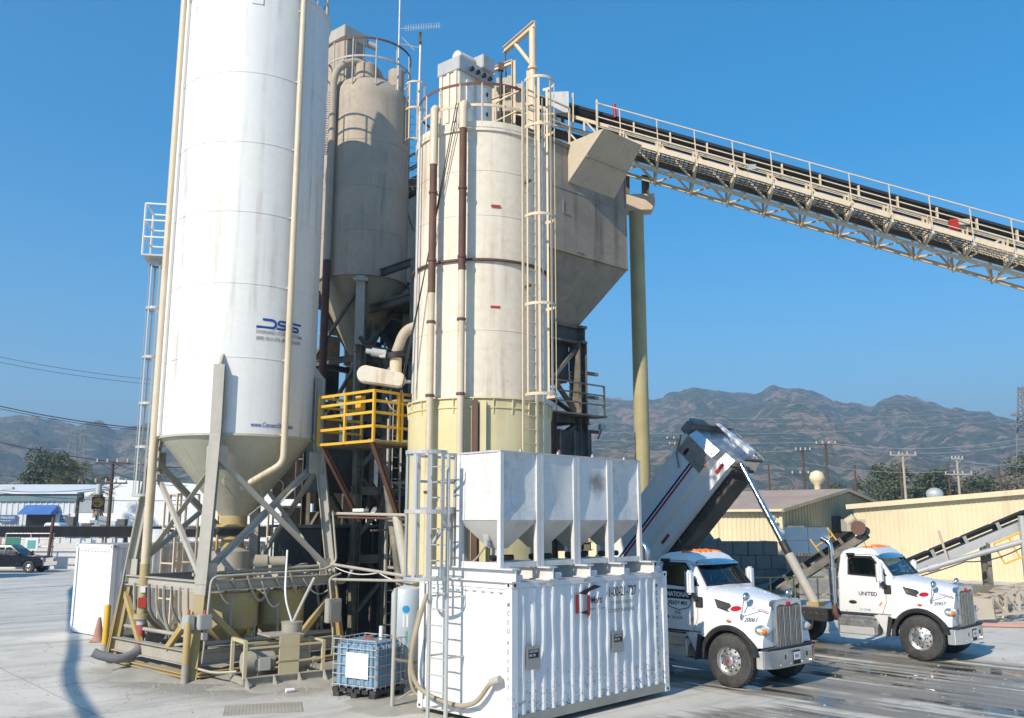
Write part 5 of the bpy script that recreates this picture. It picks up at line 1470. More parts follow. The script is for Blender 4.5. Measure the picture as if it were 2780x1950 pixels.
# container side paint: chips and black splash low down, red scrapes at mid height
def cont_side():
    m, nt, b = _nt('container_side')
    co = nt.nodes.new('ShaderNodeTexCoord').outputs['Object']
    sep = nt.nodes.new('ShaderNodeSeparateXYZ'); nt.links.new(co, sep.inputs[0])
    n1 = _noise(nt, 1.2, 5, .6, co=co); n2 = _noise(nt, 26, 5, .7, co=co); n3 = _noise(nt, 7, 6, .7, co=co)
    st = _noise(nt, 6, 4, .6, stretch=(1, 1, .06), co=co)
    c = _mix(nt, _ramp(nt, n1, .3, .7), (0.69, 0.70, 0.71), (0.77, 0.78, 0.78))
    c = _mix(nt, _math(nt, 'MULTIPLY', _ramp(nt, st, .55, .75), .35), c, (0.4, 0.36, 0.33))
    low = _ramp(nt, _math(nt, 'ADD', sep.outputs[2], _math(nt, 'MULTIPLY', n1, 1.1)), .75, 1.75, 1, 0)
    sp = _math(nt, 'MULTIPLY', low, _ramp(nt, _math(nt, 'ADD', _math(nt, 'MULTIPLY', n2, .55), _math(nt, 'MULTIPLY', n3, .45)), .52, .58))
    c = _mix(nt, _math(nt, 'MULTIPLY', sp, .8), c, (0.1, 0.1, 0.1))
    chip = _ramp(nt, n3, .70, .73)
    c = _mix(nt, _math(nt, 'MULTIPLY', chip, .8), c, (0.06, 0.045, 0.04))
    band = _math(nt, 'MULTIPLY', _ramp(nt, sep.outputs[2], 1.15, 1.3), _ramp(nt, sep.outputs[2], 1.75, 1.55))
    sr = _math(nt, 'MULTIPLY', band, _ramp(nt, _noise(nt, 5, 4, .6, stretch=(1, 1, .12), co=co), .66, .7))
    c = _mix(nt, _math(nt, 'MULTIPLY', sr, .7), c, (0.26, 0.1, 0.08))
    nt.links.new(c, b.inputs['Base Color']); b.inputs['Roughness'].default_value = .5
    _bump(nt, b, n3, .12, .01)
    MATS['container_side'] = m
cont_side()
cont = make_container('shipping_container', 'white corrugated shipping container carrying four square bins', KC, CL, CYAW)
FS = lambda x0, z0: (lambda a, b: V((x0 + a, -0.02, z0 + b)))
FE = lambda y0, z0: (lambda a, b: V((-0.006, y0 - a, z0 + b)))
for i, ch_ in enumerate('MCSU421217'):
    z = 2.08 - i * 0.155 - (0.05 if i > 3 else 0)
    text(cont, ch_, 0.115, FE(0.12, z), 'ink_grey', 0.01, 0.8)
    text(cont, ch_, 0.12, FS(CL - .45, z + .12), 'ink_black', 0.015, 0.8)
text(cont, '1-00-21-727', 0.27, FS(2.8, 2.1), 'ink_black', 0.012, 0.72)
text(cont, 'Marti', 0.2, FS(2.25, 2.0), 'ink_black', 0.012, 0.85)
text(cont, 'www.     .com', 0.1, FS(2.2, 1.87), 'ink_grey', 0.01, 0.9)
text(cont, 'BY AND ORIGIN', 0.1, FS(2.9, 1.94), 'ink_grey', 0.01, 1.0)
text(cont, 'CONTAINERS', 0.11, FS(2.8, 1.78), 'ink_grey', 0.01, 1.3)
P2 = lambda pts, m_: poly2(cont, 'logo_shape', pts, FS(1.75, 1.82), m_)
P2([(0.02, .02), (.12, .02), (.12, .38), (.02, .38)], 'ink_red'); P2([(.38, -.1), (.47, -.02), (.47, .35), (.38, .35)], 'ink_red')
P2([(.1, .4), (.35, .36), (.45, .42), (.85, .5), (.6, .54), (.38, .48)], 'ink_black'); P2([(.14, .03), (.4, -.02), (.38, .06)], 'ink_black')
text(cont, 'No510', 0.07, FS(0.72, 2.43), 'ink_grey', 0.01)
text(cont, 'M513', 0.07, FS(2.05, 2.43), 'ink_grey', 0.01)
for x, z in ((0.55, 1.15), (3.1, 1.2)):
    o = MB().box((x, -0.018, z), (0.36, 0.006, 0.42)).build('notice_plate', 'label_grey', cont, fix=False)
    MB().box((x, -0.023, z + .07), (0.27, 0.004, 0.15)).build('notice_band', 'ink_black', o, fix=False)
    text(o, 'CAUTION', 0.065, (lambda a, b, x=x, z=z: V((x - .12 + a, -.0265, z + .09 + b))), 'label_white', 0.01, .8)
    text(o, 'PER TER', 0.06, (lambda a, b, x=x, z=z: V((x - .12 + a, -.0265, z + .02 + b))), 'label_white', 0.01, .8)
for x in (0.0, 1.1, 2.2, 3.3, 4.4):
    box(cont, 'lifting_block', (x + .25, 0.12, CH + 0.05), (0.2, 0.14, 0.13), 'container_white', 0.01)
# hose across the end and its bracket
hs = thing('suction_hose', 'tan hose hanging down the container end and out across it', 'hose', KC, CYAW)
pipe(hs, 'hose', bend([(-0.1, 2.25, 2.2), (-0.25, 2.35, 1.6), (-.3, 2.5, 0.9), (-.22, 2.4, 0.45), (-0.18, 1.9, 0.28), (-0.16, 1.2, 0.22), (-.14, .75, 0.35), (-.12, .45, 0.72), (-.1, .35, 0.78)], 0.3), 0.045, 'hose_tan', 10)
MB().cyl((-.12, .42, .74), (-.1, .2, .82), 0.07, n=12).build('nozzle', 'frame_grey', hs, smooth=40)
# bins
bz0, bz1, bz2 = 2.86, 3.74, 5.03
BINL, BINW = 1.1, 1.22
bn = ['dented white steel bin at the container end beside the ladder', 'white steel bin second along from the ladder, dull grey smudge', 'white steel bin third along from the ladder with a black soot patch', 'white steel bin at the far container end by the olive column']
def soot_mat():
    m, nt, b = _nt('bin_soot')
    co = nt.nodes.new('ShaderNodeTexCoord').outputs['Object']
    n1 = _noise(nt, 1.6, 5, .6, co=co); n2 = _noise(nt, 5, 5, .65, co=co)
    c = _mix(nt, _ramp(nt, n1, .3, .7), (0.7, 0.71, 0.71), (0.76, 0.765, 0.76))
    d = nt.nodes.new('ShaderNodeVectorMath'); d.operation = 'DISTANCE'; nt.links.new(co, d.inputs[0]); d.inputs[1].default_value = (0.72, 0, 4.5)
    f = _ramp(nt, _math(nt, 'ADD', d.outputs['Value'], _math(nt, 'MULTIPLY', n2, .35)), .22, .55, 1, 0)
    c = _mix(nt, _math(nt, 'MULTIPLY', f, .85), c, (0.13, 0.12, 0.11))
    nt.links.new(c, b.inputs['Base Color']); b.inputs['Roughness'].default_value = .5
    MATS['bin_soot'] = m
soot_mat()
paint('bin_smudge', (0.7, 0.71, 0.71), 0.5, dust=0.8, dustc=(0.36, 0.35, 0.33), streak=0.2, scale=1.1, var=.05)
for i in range(4):
    x0 = -0.05 + i * (BINL + 0.015)
    t = thing('storage_bin', bn[i], 'bin', V((KC.x, KC.y, 0)) + K1 * x0 + K2 * 0.25, CYAW, 'square bins on the container')
    pm = ['bin_smudge', 'bin_white', 'bin_soot', 'bin_smudge'][i]
    # side sheets dish inward: a faceted bulge
    def sheet(nm, f, mat):
        rows = []
        for j in range(7):
            row = []
            for k in range(7):
                a, b_ = k / 6, j / 6
                e = min(a, 1 - a, b_, 1 - b_)
                bul = 0.085 * min(1, e * 3.2) * (1 if i in (0, 3) else .55) * (0.7 + .5 * mnoise.noise(V((a * 2.2 + i * 3, b_ * 2.2, 2))))
                if i in (0, 3) and b_ > 0.35 and abs(a - .5) < (b_ - .35) * .75: bul *= 1.25
                row.append(f(a, b_, bul))
            rows.append(row)
        MB().grid(rows).build(nm, mat, t, smooth=14 if i in (0, 3) else 40)
    H = bz2 - bz1
    sheet('side_sheet', lambda a, b_, d: (a * BINL, 0.02 + d, bz1 + b_ * H), pm)
    sheet('side_sheet', lambda a, b_, d: (0.02 + d * .4, BINW - a * BINW, bz1 + b_ * H), 'bin_white')
    sheet('side_sheet', lambda a, b_, d: (BINL - 0.02 - d * .4, a * BINW, bz1 + b_ * H), 'bin_white')
    sheet('side_sheet', lambda a, b_, d: (BINL - a * BINL, BINW - .02 - d, bz1 + b_ * H), 'bin_white')
    box(t, 'lid', (BINL / 2, BINW / 2, bz2), (BINL, BINW, 0.03), 'bin_hopper')
    MB().cyl((BINL * .4, BINW * .5, bz2 + .01), (BINL * .4, BINW * .5, bz2 + .05), 0.22, n=18).build('hatch', 'galv', t, smooth=40)
    o = MB().arc((0, 0), .07, 0, 0, pi, .02, .03, 8).build('hatch_handle', 'galv', t, fix=False); o.location = (BINL * .7, .2, bz2 + .015); o.rotation_euler = (R(90), 0, .5)
    # hopper
    c0 = 0.13
    hp_ = MB(); zt, zb = bz1, 3.2
    q = [(0.03, 0.03), (BINL - .03, .03), (BINL - .03, BINW - .03), (.03, BINW - .03)]
    r_ = [(BINL / 2 - c0, BINW / 2 - c0), (BINL / 2 + c0, BINW / 2 - c0), (BINL / 2 + c0, BINW / 2 + c0), (BINL / 2 - c0, BINW / 2 + c0)]
    hp_._add([(*p, zt) for p in q] + [(*p, zb) for p in r_], [(0, 1, 5, 4), (1, 2, 6, 5), (2, 3, 7, 6), (3, 0, 4, 7)])
    hp_.build('hopper', 'bin_hopper', t)
    MB().cyl((BINL / 2, BINW / 2, 2.95), (BINL / 2, BINW / 2, 3.22), 0.12, n=14).build('outlet', 'galv', t, smooth=40)
    MB().cyl((BINL / 2 - .2, BINW / 2, 3.02), (BINL / 2 + .3, BINW / 2 - .1, 3.02), 0.06, n=10).build('gate_actuator', 'black', t, smooth=40)
    for (x, y) in ((0.045, 0.045), (BINL - .045, .045), (BINL - .045, BINW - .045), (.045, BINW - .045)):
        MB().bar((x, y, bz0), (x, y, bz2), 0.09, 0.09).build('leg', 'bin_white', t, fix=False)
    bar(t, 'base_rail', (.09, .045, bz0 + .05), (BINL - .09, .045, bz0 + .05), 0.07, 'bin_white', 0.1)
    bar(t, 'base_rail', (.045, .09, bz0 + .05), (.045, BINW - .09, bz0 + .05), 0.07, 'bin_white', 0.1)
    if i == 0:
        MB().box((0.28, 0.62, 3.42), (0.12, 0.16, 0.16)).box((0.24, 0.6, 3.3), (.1, .1, .14)).build('vibrator', 'galv', t, bevel=0.01)
        pipe(t, 'drain_hose', bend([(0.2, 0.6, 3.25), (0.1, 0.75, 3.0), (0.05, 0.95, 2.88), (.25, 1.05, 2.9)], .1), 0.02, 'hose_tan', 6)
for k, x in enumerate((0.05, 1.08, 2.2, 3.31, 4.38)):
    o = ibeam(None, 'cross_beam', (x, -0.06, 2.735), (x, 2.35, 2.735), 0.22, 0.25, 'bin_white', 0.025)
    o.location = (KC.x, KC.y, 0); o.rotation_euler = (0, 0, CYAW)
    tag(o, ['white cross beam carrying the bin beside the ladder', 'white cross beam between first and second bin from the ladder', 'white cross beam under the joint of the two middle bins', 'white cross beam between third and fourth bin from the ladder', 'white cross beam carrying the outer end of the fourth bin'][k], 'beam', 'cross beams on the container roof')
for k in range(3):
    o = MB().box((1.1 + k * 1.1, 1.2, 2.66), (0.8, 0.5, 0.1)).build('timber_pack', 'brick_red')
    o.location = (KC.x, KC.y, 0); o.rotation_euler = (0, 0, CYAW)
    tag(o, 'reddish timber packing on the container roof under the bins', 'timber', 'timber packing under the bins')
# access ladder with cage and platform beside the bins
lc = thing('caged_ladder', 'galvanised caged ladder up the container end to a railed landing', 'ladder', (KC.x, KC.y, 0), CYAW)
ladder(lc, (-0.42, 1.55), (0, 1), 0.02, 5.0, 0.5, 'galv', 0.3, rail=(0.07, 0.04))
cage(lc, (-0.42, 1.55), (-1, 0.1), [2.66, 3.9, 5.02], 0.42, 'galv', 6, w=0.07, d=0.36)
for z in (0.25, 1.2, 2.3):
    for y in (1.3, 1.8):
        bar(lc, 'standoff', (-.42, y, z), (0.02, y, z), 0.05, 'galv', 0.03)
box(lc, 'landing', (0.35, 1.95, 3.96), (1.3, 0.8, 0.05), 'galv')
MB().bar((-.3, 1.55, 3.93), (-.3, 2.35, 3.93), 0.04, 0.12).build('landing_edge', 'galv', lc, fix=False)
MB().bar((-.3, 1.55, 3.93), (1.0, 1.55, 3.93), 0.04, 0.12).build('landing_edge', 'galv', lc, fix=False)
rail_path(lc, [(-.3, 2.35, 3.98), (1.0, 2.35, 3.98), (1.0, 1.6, 3.98)], 1.04, 'galv', 2, 0.06, 0.05, spacing=1.4)
rail_path(lc, [(-.3, 1.6, 3.98), (0.0, 1.55, 3.98)], 1.04, 'galv', 2, 0.06, 0.05, spacing=1.4)
bar(lc, 'landing_post', (0.02, 1.6, 2.86), (0.02, 1.6, 3.95), 0.11, 'galv')
bar(lc, 'landing_post', (0.95, 2.3, 2.6), (0.95, 2.3, 3.95), 0.11, 'galv')
bar(lc, 'knee', (0.0, 2.3, 3.2), (0.02, 1.65, 3.85), 0.06, 'galv')
bar(lc, 'knee', (-.28, 1.62, 3.9), (0.02, 1.62, 3.3), 0.06, 'galv')

# ============================================================ pallet tank, blue tank
ib = thing('pallet_tank', 'blue plastic pallet tank in a steel cage with a white sheet', 'tank', (-3.12, 20.4, 0), R(59))
lx, ly, tz0, tz1 = 1.0, 1.15, 0.2, 1.14
MB().box((0, 0, (tz0 + tz1) / 2), (lx - .06, ly - .06, tz1 - tz0)).build('bottle', 'plastic_blue', ib, bevel=0.07, smooth=40)
for k in range(5):
    x = -lx / 2 + .12 + k * (lx - .24) / 4; y = -ly / 2 + .13 + k * (ly - .26) / 4
    for sg in (-1, 1):
        MB().cyl((x, sg * (ly / 2 - .045), tz0 + .05), (x, sg * (ly / 2 - .045), tz1 - .06), 0.055, n=10).build('bottle_rib', 'plastic_blue', ib, smooth=40)
        MB().cyl((sg * (lx / 2 - .045), y, tz0 + .05), (sg * (lx / 2 - .045), y, tz1 - .06), 0.055, n=10).build('bottle_rib', 'plastic_blue', ib, smooth=40)
for z in (tz0 + .06, tz0 + .28, tz0 + .48, tz0 + .68, tz1 - .12, tz1 + .06):
    cs_ = [(-lx/2 - .02, -ly/2 - .02, z), (lx/2 + .02, -ly/2 - .02, z), (lx/2 + .02, ly/2 + .02, z), (-lx/2 - .02, ly/2 + .02, z)]
    for a, b in zip(cs_, cs_[1:] + cs_[:1]): rod(ib, 'cage_bar', a, b, 0.011, 'galv', 6)
for k in range(7):
    x = -lx / 2 + lx * k / 6; y = -ly / 2 + ly * k / 6
    for sg in (-1, 1):
        rod(ib, 'cage_bar', (x, sg * (ly / 2 + .02), tz0), (x, sg * (ly / 2 + .02), tz1 + .06), 0.010, 'galv', 6)
        rod(ib, 'cage_bar', (sg * (lx / 2 + .02), y, tz0), (sg * (lx / 2 + .02), y, tz1 + .06), 0.010, 'galv', 6)
for y in (-.2, .2): rod(ib, 'cage_bar', (-lx/2, y, tz1 + .06), (lx/2, y, tz1 + .06), 0.012, 'galv', 6)
MB().cyl((0.1, 0.1, tz1 - .02), (0.1, .1, tz1 + .06), 0.1, n=16).build('filler_cap', 'hose_red', ib, smooth=40)
MB().cyl((0.25, -.1, tz1), (0.25, -.1, tz1 + .28), 0.045, n=12).build('spout', 'label_white', ib, smooth=40)
box(ib, 'paper_sheet', (-lx/2 - .035, -0.1, tz0 + .48), (0.006, 0.62, 0.52), 'label_white')
for x in (-.42, 0, .42):
    for y in (-.5, 0, .5): box(ib, 'pallet_foot', (x, y, 0.055), (0.16, 0.16, 0.11), 'pallet_black')
for k in range(6): box(ib, 'pallet_board', (0, -.52 + k * .208, 0.15), (1.02, 0.16, 0.08), 'pallet_black')
bt_ = thing('dosing_tank', 'pale blue upright cylinder tank with cone bottom behind the container end', 'tank', (-2.46, 21.55, 0), R(-20))
MB().lathe([(0.06, 0.12), (0.36, 0.5), (0.36, 2.05), (0.3, 2.16), (0.12, 2.22), (0, 2.22)], 36).build('shell', 'tank_paleblue', bt_, smooth=40)
for a in (R(30), R(150), R(270)):
    bar(bt_, 'leg', (0.36 * cos(a), .36 * sin(a), 0), (0.36 * cos(a), .36 * sin(a), .75), 0.05, 'galv')
tc = lambda a0, z0: (lambda a, b: V((0.364 * cos(a0 + a / .36), .364 * sin(a0 + a / .36), z0 + b)))
af = atan2(-21.55, 2.46) + R(20)
ring = lambda r, n=14: [(r * cos(2*pi*i/n), r * sin(2*pi*i/n)) for i in range(n)]
def fan(t, nm, pts, fn, mat):
    m = MB(); m._add([fn(0, 0)] + [fn(a, b) for a, b in pts], [(0, i + 1, (i + 1) % len(pts) + 1) for i in range(len(pts))])
    return m.build(nm, mat, t, fix=False)
fan(bt_, 'round_label', ring(.085), tc(af - .05, 1.72), 'label_cyan')
poly2(bt_, 'paper_label', [(-.07, -.18), (.06, -.18), (.06, .1), (-.07, .1)], tc(af - .05, 1.5), 'label_white')
fan(bt_, 'hazard_diamond', [(-.15, 0), (0, -.15), (.15, 0), (0, .15)], tc(af + .02, 1.1), 'label_teal')
pp = thing('drain_post', 'rusty standing pipe post with slanted stay beside the pallet tank', 'post', (-2.42, 18.95, 0))
rod(pp, 'post', (0, 0, 0), (0.02, 0.02, 2.35), 0.04, 'frame_grey', 8)
bar(pp, 'stay', (0.02, 0, 0.1), (0.55, 0.35, 0.4), 0.04, 'frame_grey')
bar(pp, 'stay', (0.02, 0, 0.95), (0.45, 0.25, .85), 0.05, 'hose_tan')
pipe(pp, 'hose', bend([(0.5, .2, 1.9), (.38, .1, 1.3), (.32, .05, .7), (.42, .05, .3), (.6, -.05, .22)], .3), 0.04, 'hose_tan', 8)

# ============================================================ pump skid in front of the white silo
ps = thing('pump_skid', 'dusty pump and motor skid in a pale yellow tube frame', 'pump', (-6.05, 21.1, 0), R(36))
SL, SW = 1.9, 0.85
for y in (0, SW): MB().ibeam((0, y, .12), (SL, y, .12), 0.14, 0.22, 0.02).build('skid_beam', 'dusty', ps, fix=False)
for x in (0.02, .65, 1.3, SL): box(ps, 'cross_member', (x, SW / 2, .13), (0.08, SW, 0.14), 'dusty')
for x, sp_ in ((0.0, 0), (.65, 0), (1.25, 0), (1.88, 0)):
    MB().hexa([(x, -.3, 0), (x + .04, -.3, 0), (x + .04, -.07, 0), (x, -.07, 0), (x, -.1, .22), (x + .04, -.1, .22), (x + .04, -.07, .24), (x, -.07, .24)]).build('gusset', 'dusty', ps, fix=False)
fy = 'pale_yellow'
paint('frame_buff', (0.58, 0.5, 0.3), 0.6, dust=.6, dustc=(.48, .43, .32))
for x in (0, SL):
    for y in (0, SW): bar(ps, 'frame_post', (x, y, .2), (x, y, 1.02 if x == 0 else .92), 0.075, 'frame_buff')
bar(ps, 'frame_rail', (0, 0, 1.0), (0, SW, 1.0), .075, 'frame_buff')
for y in (0, SW):
    bar(ps, 'frame_rail', (0, y, .86), (SL, y, .86), .045, 'frame_buff')
    bar(ps, 'frame_rail', (SL * .4, y, .5), (SL, y, .5), .04, 'frame_buff')
bar(ps, 'frame_rail', (SL, 0, .9), (SL, SW, .9), .045, 'frame_buff')
MB().box((1.05, 0.0, .62), (0.5, 0.04, .92)).build('front_cover', 'frame_buff', ps, bevel=.008)
MB().box((.98, .4, 1.08), (.85, .8, .03)).build('cover_lid', 'dusty', ps, fix=False)
MB().cyl((.1, .38, .5), (.34, .38, .5), .25, n=22).build('fan_cowl', 'dusty', ps, smooth=40)
MB().cyl((.34, .38, .5), (.8, .38, .5), .215, n=22).build('motor', 'dusty', ps, smooth=40)
MB().box((.48, .1, .48), (.3, .16, .3)).build('terminal_box', 'frame_grey', ps, bevel=.02)
MB().cyl((1.3, .3, .5), (1.55, .3, .5), .2, n=18).cyl((1.4, .3, .5), (1.4, .3, .8), .1, n=12).build('pump', 'dusty', ps, smooth=40)
MB().lathe([(.24, .98), (.25, 1.3), (.26, 1.3), (.26, 1.33), (0, 1.34)], 24, c=(1.32, .55)).build('filter_drum', 'dusty', ps, smooth=40)
box(ps, 'small_valve', (1.72, .05, .42), (.08, .08, .25), 'dusty')
pipe(ps, 'hose', bend([(1.3, .5, 1.3), (1.1, .55, 1.9), (1.25, .9, 2.6), (1.3, 1.0, 3.0)], .5), .025, 'label_white', 6)
pipe(ps, 'hose', bend([(1.32, .5, 1.32), (1.6, .6, 1.8), (2.0, .9, 2.3)], .2), .04, 'frame_grey', 8)
pipe(ps, 'hose', bend([(0.0, .5, .3), (-.4, .9, .25), (-.6, 1.4, .3)], .3), .03, 'frame_grey', 6)

# bollards, cone, litter
for i, (x, y, h, lb) in enumerate(((-11.05, 25.2, 1.45, 'yellow steel bollard beside the grey hose mouth'), (-7.62, 21.75, 1.35, 'yellow steel bollard in front of the silo leg with switch boxes'))):
    t = thing('bollard', lb, 'bollard', (x, y, 0), 0, 'yellow bollards round the silo skid')
    MB().lathe([(.085, 0), (.085, .42), (.086, .42)], 20).build('base', 'dusty', t, smooth=40)
    MB().lathe([(.084, .42), (.084, h - .03), (.07, h), (0, h + .01)], 20).build('tube', 'safety_yellow' if i == 0 else 'dusty_yellow', t, smooth=40)
tcn = thing('traffic_cone', 'faded dusty orange traffic cone in front of the white box container', 'traffic cone', (-12.9, 28.9, 0), .3)
MB().lathe([(.19, .03), (.17, .06), (.05, .72), (.04, .74), (0, .74)], 24).build('body', 'cone_orange', tcn, smooth=40)
MB().box((0, 0, .02), (.46, .46, .04)).build('base', 'cone_orange', tcn, bevel=.01)
tag(MB().cyl((-4.98, 20.62, .04), (-4.82, 20.72, .045), .05, .04, n=12).build('paper_cup', 'label_white', smooth=40), 'crushed white paper cup lying on the concrete by the pump skid', 'cup')

# second white container, behind the silo
c2 = make_container('shipping_container', 'plain white container end standing behind the white silo legs', (-13.0, 29.7, 0), 6.0, YAW); c2.scale = (1, 1, 1.17)
# round white tank beside it
rt_ = thing('water_tank', 'white plastic water tank behind the plain white container', 'tank', (-13.2, 33.6, 0))
MB().lathe([(.9, 0), (.9, 2.9), (.75, 3.2), (.25, 3.4), (0, 3.4)], 32).build('shell', 'label_white', rt_, smooth=40)

# steel clutter behind the white silo: racks and yellow ladders
for i, (x, y, h) in enumerate(((-11.3, 30.5, 4.6), (-9.6, 31.0, 5.2), (-8.0, 31.5, 4.2))):
    t = thing('access_frame', ['cream access frame with rungs behind the silo, by the white container', 'yellow topped access frame directly behind the silo cone', 'cream access frame behind the silo, by the black enclosure'][i], 'frame', (x, y, 0), YAW, 'access frames behind the white silo')
    m_ = ['conv_cream', 'safety_yellow', 'conv_cream'][i]
    for a, b in ((0, 0), (.8, 0), (.8, .8), (0, .8)): bar(t, 'post', (a, b, 0), (a, b, h), .06, m_)
    for z in [h * f for f in (.25, .5, .75, 1)]:
        for p, q in (((0, 0), (.8, 0)), ((.8, 0), (.8, .8)), ((.8, .8), (0, .8)), ((0, .8), (0, 0))): bar(t, 'rail', (*p, z), (*q, z), .05, m_)
    bar(t, 'brace', (0, 0, 0.1), (.8, 0, h * .5), .04, m_)
    ladder(t, (.4, .8), (1, 0), .1, h, .4, m_, .3)
wt = thing('mixing_vat', 'round grey mixing vat behind the white silo legs', 'vat', (-9.2, 28.9, 0))
MB().lathe([(1.1, .3), (1.15, .35), (1.15, 1.7), (1.2, 1.7), (1.2, 1.78), (.4, 2.2), (0, 2.2)], 40).build('shell', 'silo_grey', wt, smooth=40)
for k in range(4):
    a = R(45 + 90 * k); bar(wt, 'leg', (1.05 * cos(a), 1.05 * sin(a), 0), (1.05 * cos(a), 1.05 * sin(a), .5), .14, 'dusty')
mt = thing('drain_grate', 'woven wire mesh mat lying on the concrete', 'mesh mat', (-5.0, 18.9, 0.008), R(15))
m = MB()
for k in range(23): m.box((-.75 + k * .068, 0, 0.004), (0.012, .95, 0.008))
for k in range(15): m.box((0, -.47 + k * .067, 0.009), (1.5, 0.012, 0.008))
o = m.build('mesh', 'dusty', mt, fix=False); o['kind'] = 'stuff'

# unseen pipe added out of frame, bent so its shadow crosses the concrete
oh = thing('shadow_pipe', 'unseen pipe on posts, added to cast the bent shadow on the yard', 'pipe', (0, 0, 0))
L_ = 8.0 / tan(R(SUN_EL))
sh = [(-7.0, 16.2), (-8.35, 18.5), (-10.05, 21.34), (-11.3, 23.8), (-12.3, 26.1), (-14.3, 30.3), (-16.0, 33.7), (-20.9, 43.8), (-23.6, 49.2), (-25.3, 53.4)]
pts = [(x + SUN_FROM.x * L_, y + SUN_FROM.y * L_, 8.0) for x, y in sh]
pipe(oh, 'pipe', bend(pts, 1.0, 6), 0.12, 'frame_grey', 10)
for k in (0, len(pts) - 1):
    bar(oh, 'post', (pts[k][0], pts[k][1], 0), pts[k], 0.2, 'frame_grey')

# unseen building added past the frame to throw shade on the gate apron
so = thing('shadow_block', 'unseen low building added to shade the gate apron', 'building', (-62, 57.0, 0))
box(so, 'wall', (13.4, 1.75, 1.5), (26.8, 3.5, 3.0), 'wall_white')
box(so, 'roof', (13.4, 1.75, 3.08), (27.2, 3.9, .16), 'roof_white')
for k in range(6):
    w_ = box(so, 'window', (3 + k * 4.2, -.02, 1.7), (1.4, .06, 1.0), 'glass_dark')
# ============================================================ tractor trucks
def smooth01(t): t = max(0, min(1, t)); return t * t * (3 - 2 * t)
def lerp(a, b, t): return a + (b - a) * t
def wheel(t, x, y, r, w, out, front=True, hub_red=False):
    """out: -1 / +1 side the rim faces"""
    o = bpy.data.objects.new('wheel', None); col.objects.link(o); o.parent = t; o.location = (x, y, r)
    pr = [(r * .545, -w / 2 * .9), (r * .62, -w / 2), (r * .9, -w / 2 * .98), (r * .975, -w / 2 * .82), (r, -w / 2 * .6), (r, w / 2 * .6), (r * .975, w / 2 * .82), (r * .9, w / 2 * .98), (r * .62, w / 2), (r * .545, w / 2 * .9)]
    m = MB().lathe(pr, 44, cap=False)
    ty = m.build('tyre', 'rubber', o, smooth=35); ty.rotation_euler = (R(90), 0, 0)
    m = MB()
    for k in range(40):
        a = 2 * pi * k / 40
        for zc, da in ((-w * .2, 0), (w * .2, pi / 40), (0, pi / 80)):
            c = V((r * cos(a + da), r * sin(a + da), zc)); tn = V((-sin(a + da), cos(a + da), 0)); n_ = V((cos(a + da), sin(a + da), 0))
            m.hexa([c + tn * sx * .018 * 2 + V((0, 0, sy * w * .085)) + n_ * sz * .009 for sx, sy, sz in ((-1,-1,-1),(1,-1,-1),(1,1,-1),(-1,1,-1),(-1,-1,1),(1,-1,1),(1,1,1),(-1,1,1))])
    td = m.build('tread', 'rubber', o, fix=False); td.rotation_euler = (R(90), 0, 0); td['kind'] = 'stuff'
    # rim: dished disc facing out
    s = w / 2
    if front: prof = [(r * .56, s * .9), (r * .53, s * .78), (r * .5, s * .55), (r * .46, s * .48), (r * .33, s * .62), (r * .22, s * .7), (r * .2, s * .95), (r * .12, s * 1.05), (0, s * 1.07)]
    else: prof = [(r * .56, s * .9), (r * .53, s * .5), (r * .48, -s * .1), (r * .3, -s * .3), (r * .2, -s * .2), (r * .18, s * .5), (0, s * .52)]
    rm = MB().lathe(prof, 36, cap=False).build('rim', 'alu', o, smooth=35); rm.rotation_euler = (R(-90 * out), 0, 0)
    for k in range(10):
        a = 2 * pi * k / 10
        n_ = MB().cyl((r * .285 * cos(a), r * .285 * sin(a), s * .62), (r * .285 * cos(a), r * .285 * sin(a), s * .8), .017, n=6).build('lug_nut', 'chrome', o, fix=False); n_.rotation_euler = (R(-90 * out), 0, 0)
        a += pi / 10
        n_ = MB().cyl((r * .4 * cos(a), r * .4 * sin(a), s * .5), (r * .4 * cos(a), r * .4 * sin(a), s * .575), .028, n=8).build('rim_hole', 'ink_black', o, fix=False); n_.rotation_euler = (R(-90 * out), 0, 0)
    hc = MB().cyl((0, 0, s * 1.05), (0, 0, s * 1.1), r * .065, n=14).build('hub_cap', 'emblem_red' if hub_red else 'chrome', o, smooth=40); hc.rotation_euler = (R(-90 * out), 0, 0)
    return o
